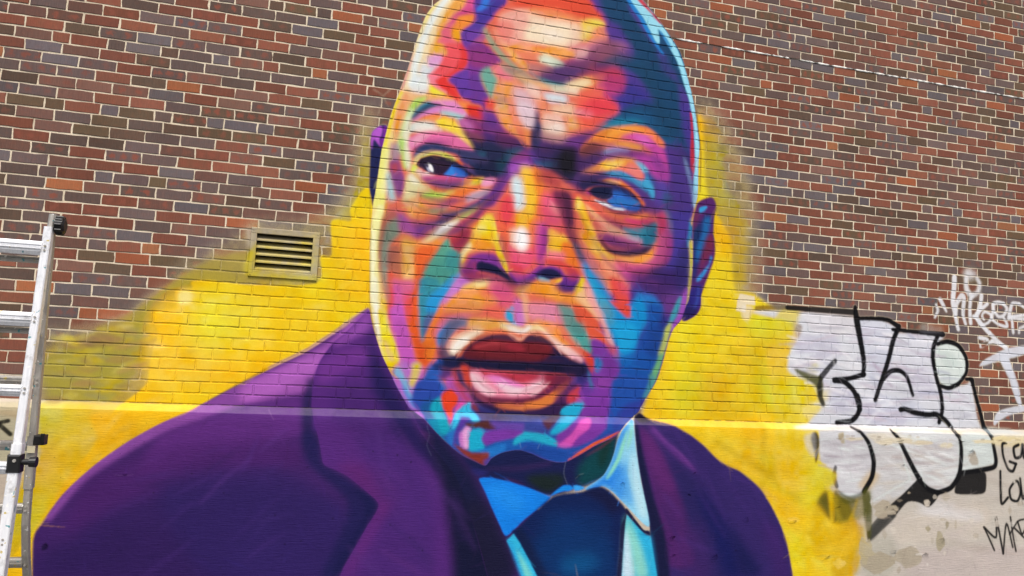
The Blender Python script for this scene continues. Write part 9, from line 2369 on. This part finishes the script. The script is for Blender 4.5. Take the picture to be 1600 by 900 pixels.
# ------------------------------------------------------------------ folding aluminium ladder
LX = -1.2; LW = .46                         # right-hand stile and width
lad = empty('folding_ladder', (LX - LW / 2, -1.1, 0))
tag(lad, 'paint-spattered aluminium folding ladder standing open at the left edge of the wall', 'ladder')
def rectp(w, d, b=.004):
    a, c = w / 2, d / 2
    return [(-a + b, -c), (a - b, -c), (a, -c + b), (a, c - b), (a - b, c), (-a + b, c), (-a, c - b), (-a, -c + b)]
def fy(z): return -1.063 - (2.075 - z) * .0845       # front stile
RP = [(-1.03, 2.05), (-1.004, 1.6), (-.985, 1.30), (-.970, 1.05), (-.960, .86), (-.948, .74), (-.905, .60), (-.85, .47), (-.81, .30), (-.785, .02)]
def ry(z):
    for (y0, a), (y1, b) in zip(RP, RP[1:]):
        if b <= z <= a: return y0 + (y1 - y0) * (a - z) / (a - b)
    return RP[-1][0]
for sgn, X in ((1, LX), (-1, LX - LW)):
    st = MB().sweep([(X, fy(z), z) for z in (2.075, 1.4, .7, .03)], rectp(.034, .042)).build('front_stile', M_alu, lad)
    MB().sweep([(X, fy(z) - .0, z) for z in (1.12, .7, .25)], rectp(.041, .049)).build('outer_sleeve', M_alu, lad)
    MB().sweep([(X - sgn * .0, y, z) for y, z in RP], rectp(.028, .036)).build('rear_stile', M_alu2, lad)
    MB().sweep([(X, ry(z), z) for z in (1.135, 1.0, .90)], rectp(.035, .043)).build('rear_sleeve', M_alu2, lad)
    # hinge at the head
    hb = MB().sweep([(X + sgn * .004, -1.045, 2.068), (X + sgn * .006, -1.04, 2.136)], rectp(.03, .05, .008)).build('hinge_bracket', M_alu2, lad)
    kn = MB()
    kn.tube((X + sgn * .020, -1.04, 2.09), (X + sgn * .052, -1.04, 2.09), .040, 22)
    kn.tube((X + sgn * .052, -1.04, 2.09), (X + sgn * .058, -1.04, 2.09), .034, 22, .026)
    for k in range(10):
        a = k * math.pi / 5
        y, z = -1.04 + .040 * math.cos(a), 2.09 + .040 * math.sin(a)
        kn.tube((X + sgn * .024, y, z), (X + sgn * .050, y, z), .006, 8)
    kn.build('hinge_knob', M_black, lad)
    # lock handles
    zc = 1.042
    lk = MB().box(X - .026, X + .026, fy(zc) - .034, fy(zc) + .024, zc - .040, zc + .036, .006)
    lk.tube((X + sgn * .02, fy(zc) - .012, zc + .004), (X + sgn * .062, fy(zc) - .012, zc + .004), .0125, 14)
    lk.tube((X + sgn * .056, fy(zc) - .012, zc + .004), (X + sgn * .082, fy(zc) - .012, zc + .004), .021, 16, .023)
    lko = lk.build('lock_handle', M_black, lad)
    MB().tube((X + .004, fy(zc) - .038, zc + .012), (X + .004, fy(zc) - .033, zc + .012), .007, 12).build('rivet', M_alu2, lko)
    zc = 1.118
    lk = MB().box(X + sgn * .030 - .022, X + sgn * .030 + .022, ry(zc) - .028, ry(zc) + .03, zc - .022, zc + .022, .006)
    lk.box(X + sgn * .046 - .008, X + sgn * .046 + .008, ry(zc) - .034, ry(zc) - .02, zc - .008, zc + .03, .003)
    lk.build('lock_handle', M_black, lad)
    # feet
    MB().box(X - .03, X + .03, fy(0) - .035, fy(0) + .035, 0, .05, .008).build('foot', M_rubber, lad)
    MB().box(X - .03, X + .03, RP[-1][0] - .035, RP[-1][0] + .035, 0, .05, .008).build('foot', M_rubber, lad)
MB().box(LX - .012, LX + .020, ry(1.07) - .030, ry(1.07) - .026, 1.062, 1.092).build('tape', M_tape, lad)
def rung(z, yc, mat, h=.030, d=.046):
    prof = [(yc - d / 2, z + h * .5), (yc - d / 2 + .004, z + h * .62), (yc + d / 2 - .004, z + h * .62), (yc + d / 2, z + h * .5),
            (yc + d / 2, z - h * .30), (yc + d * .18, z - h * .62), (yc - d * .32, z - h * .62), (yc - d / 2, z - h * .30), (yc - d / 2 - .003, z + h * .12)]
    n = len(prof); v = [(x, y, q) for x in (LX - LW + .012, LX - .012) for y, q in prof]
    f = [tuple(range(n)), tuple(reversed(range(n, 2 * n)))] + [(q, q + n, (q + 1) % n + n, (q + 1) % n) for q in range(n)]
    o = MB().add(v, f).build('rung', mat, lad)
    for sx in (LX, LX - LW):
        for dz in (-.008, .012):
            ys = yc - (.023 if mat is M_alu else .020)
            MB().tube((sx, ys - .0035, z + dz), (sx, ys + .004, z + dz), .0048, 8).build('rivet', M_alu2, o)
    for k in (.28, .62):
        zz = z + h * (k - .35)
        MB().box(LX - LW + .014, LX - .014, yc - d / 2 - .0052, yc - d / 2 - .0008, zz, zz + .003).build('tread_ridge', mat, o)
    return o
for z in (1.975, 1.655, 1.345, 1.02, .72, .42, .14): rung(z, fy(z), M_alu, .05 if z > 1.5 else .04)
for z in (1.925, 1.605): rung(z - .0, fy(z) + .052, M_alu2, .022, .03)
for z in (1.38, 1.09, .81, .555, .30): rung(z, ry(z), M_alu2, .034, .036)
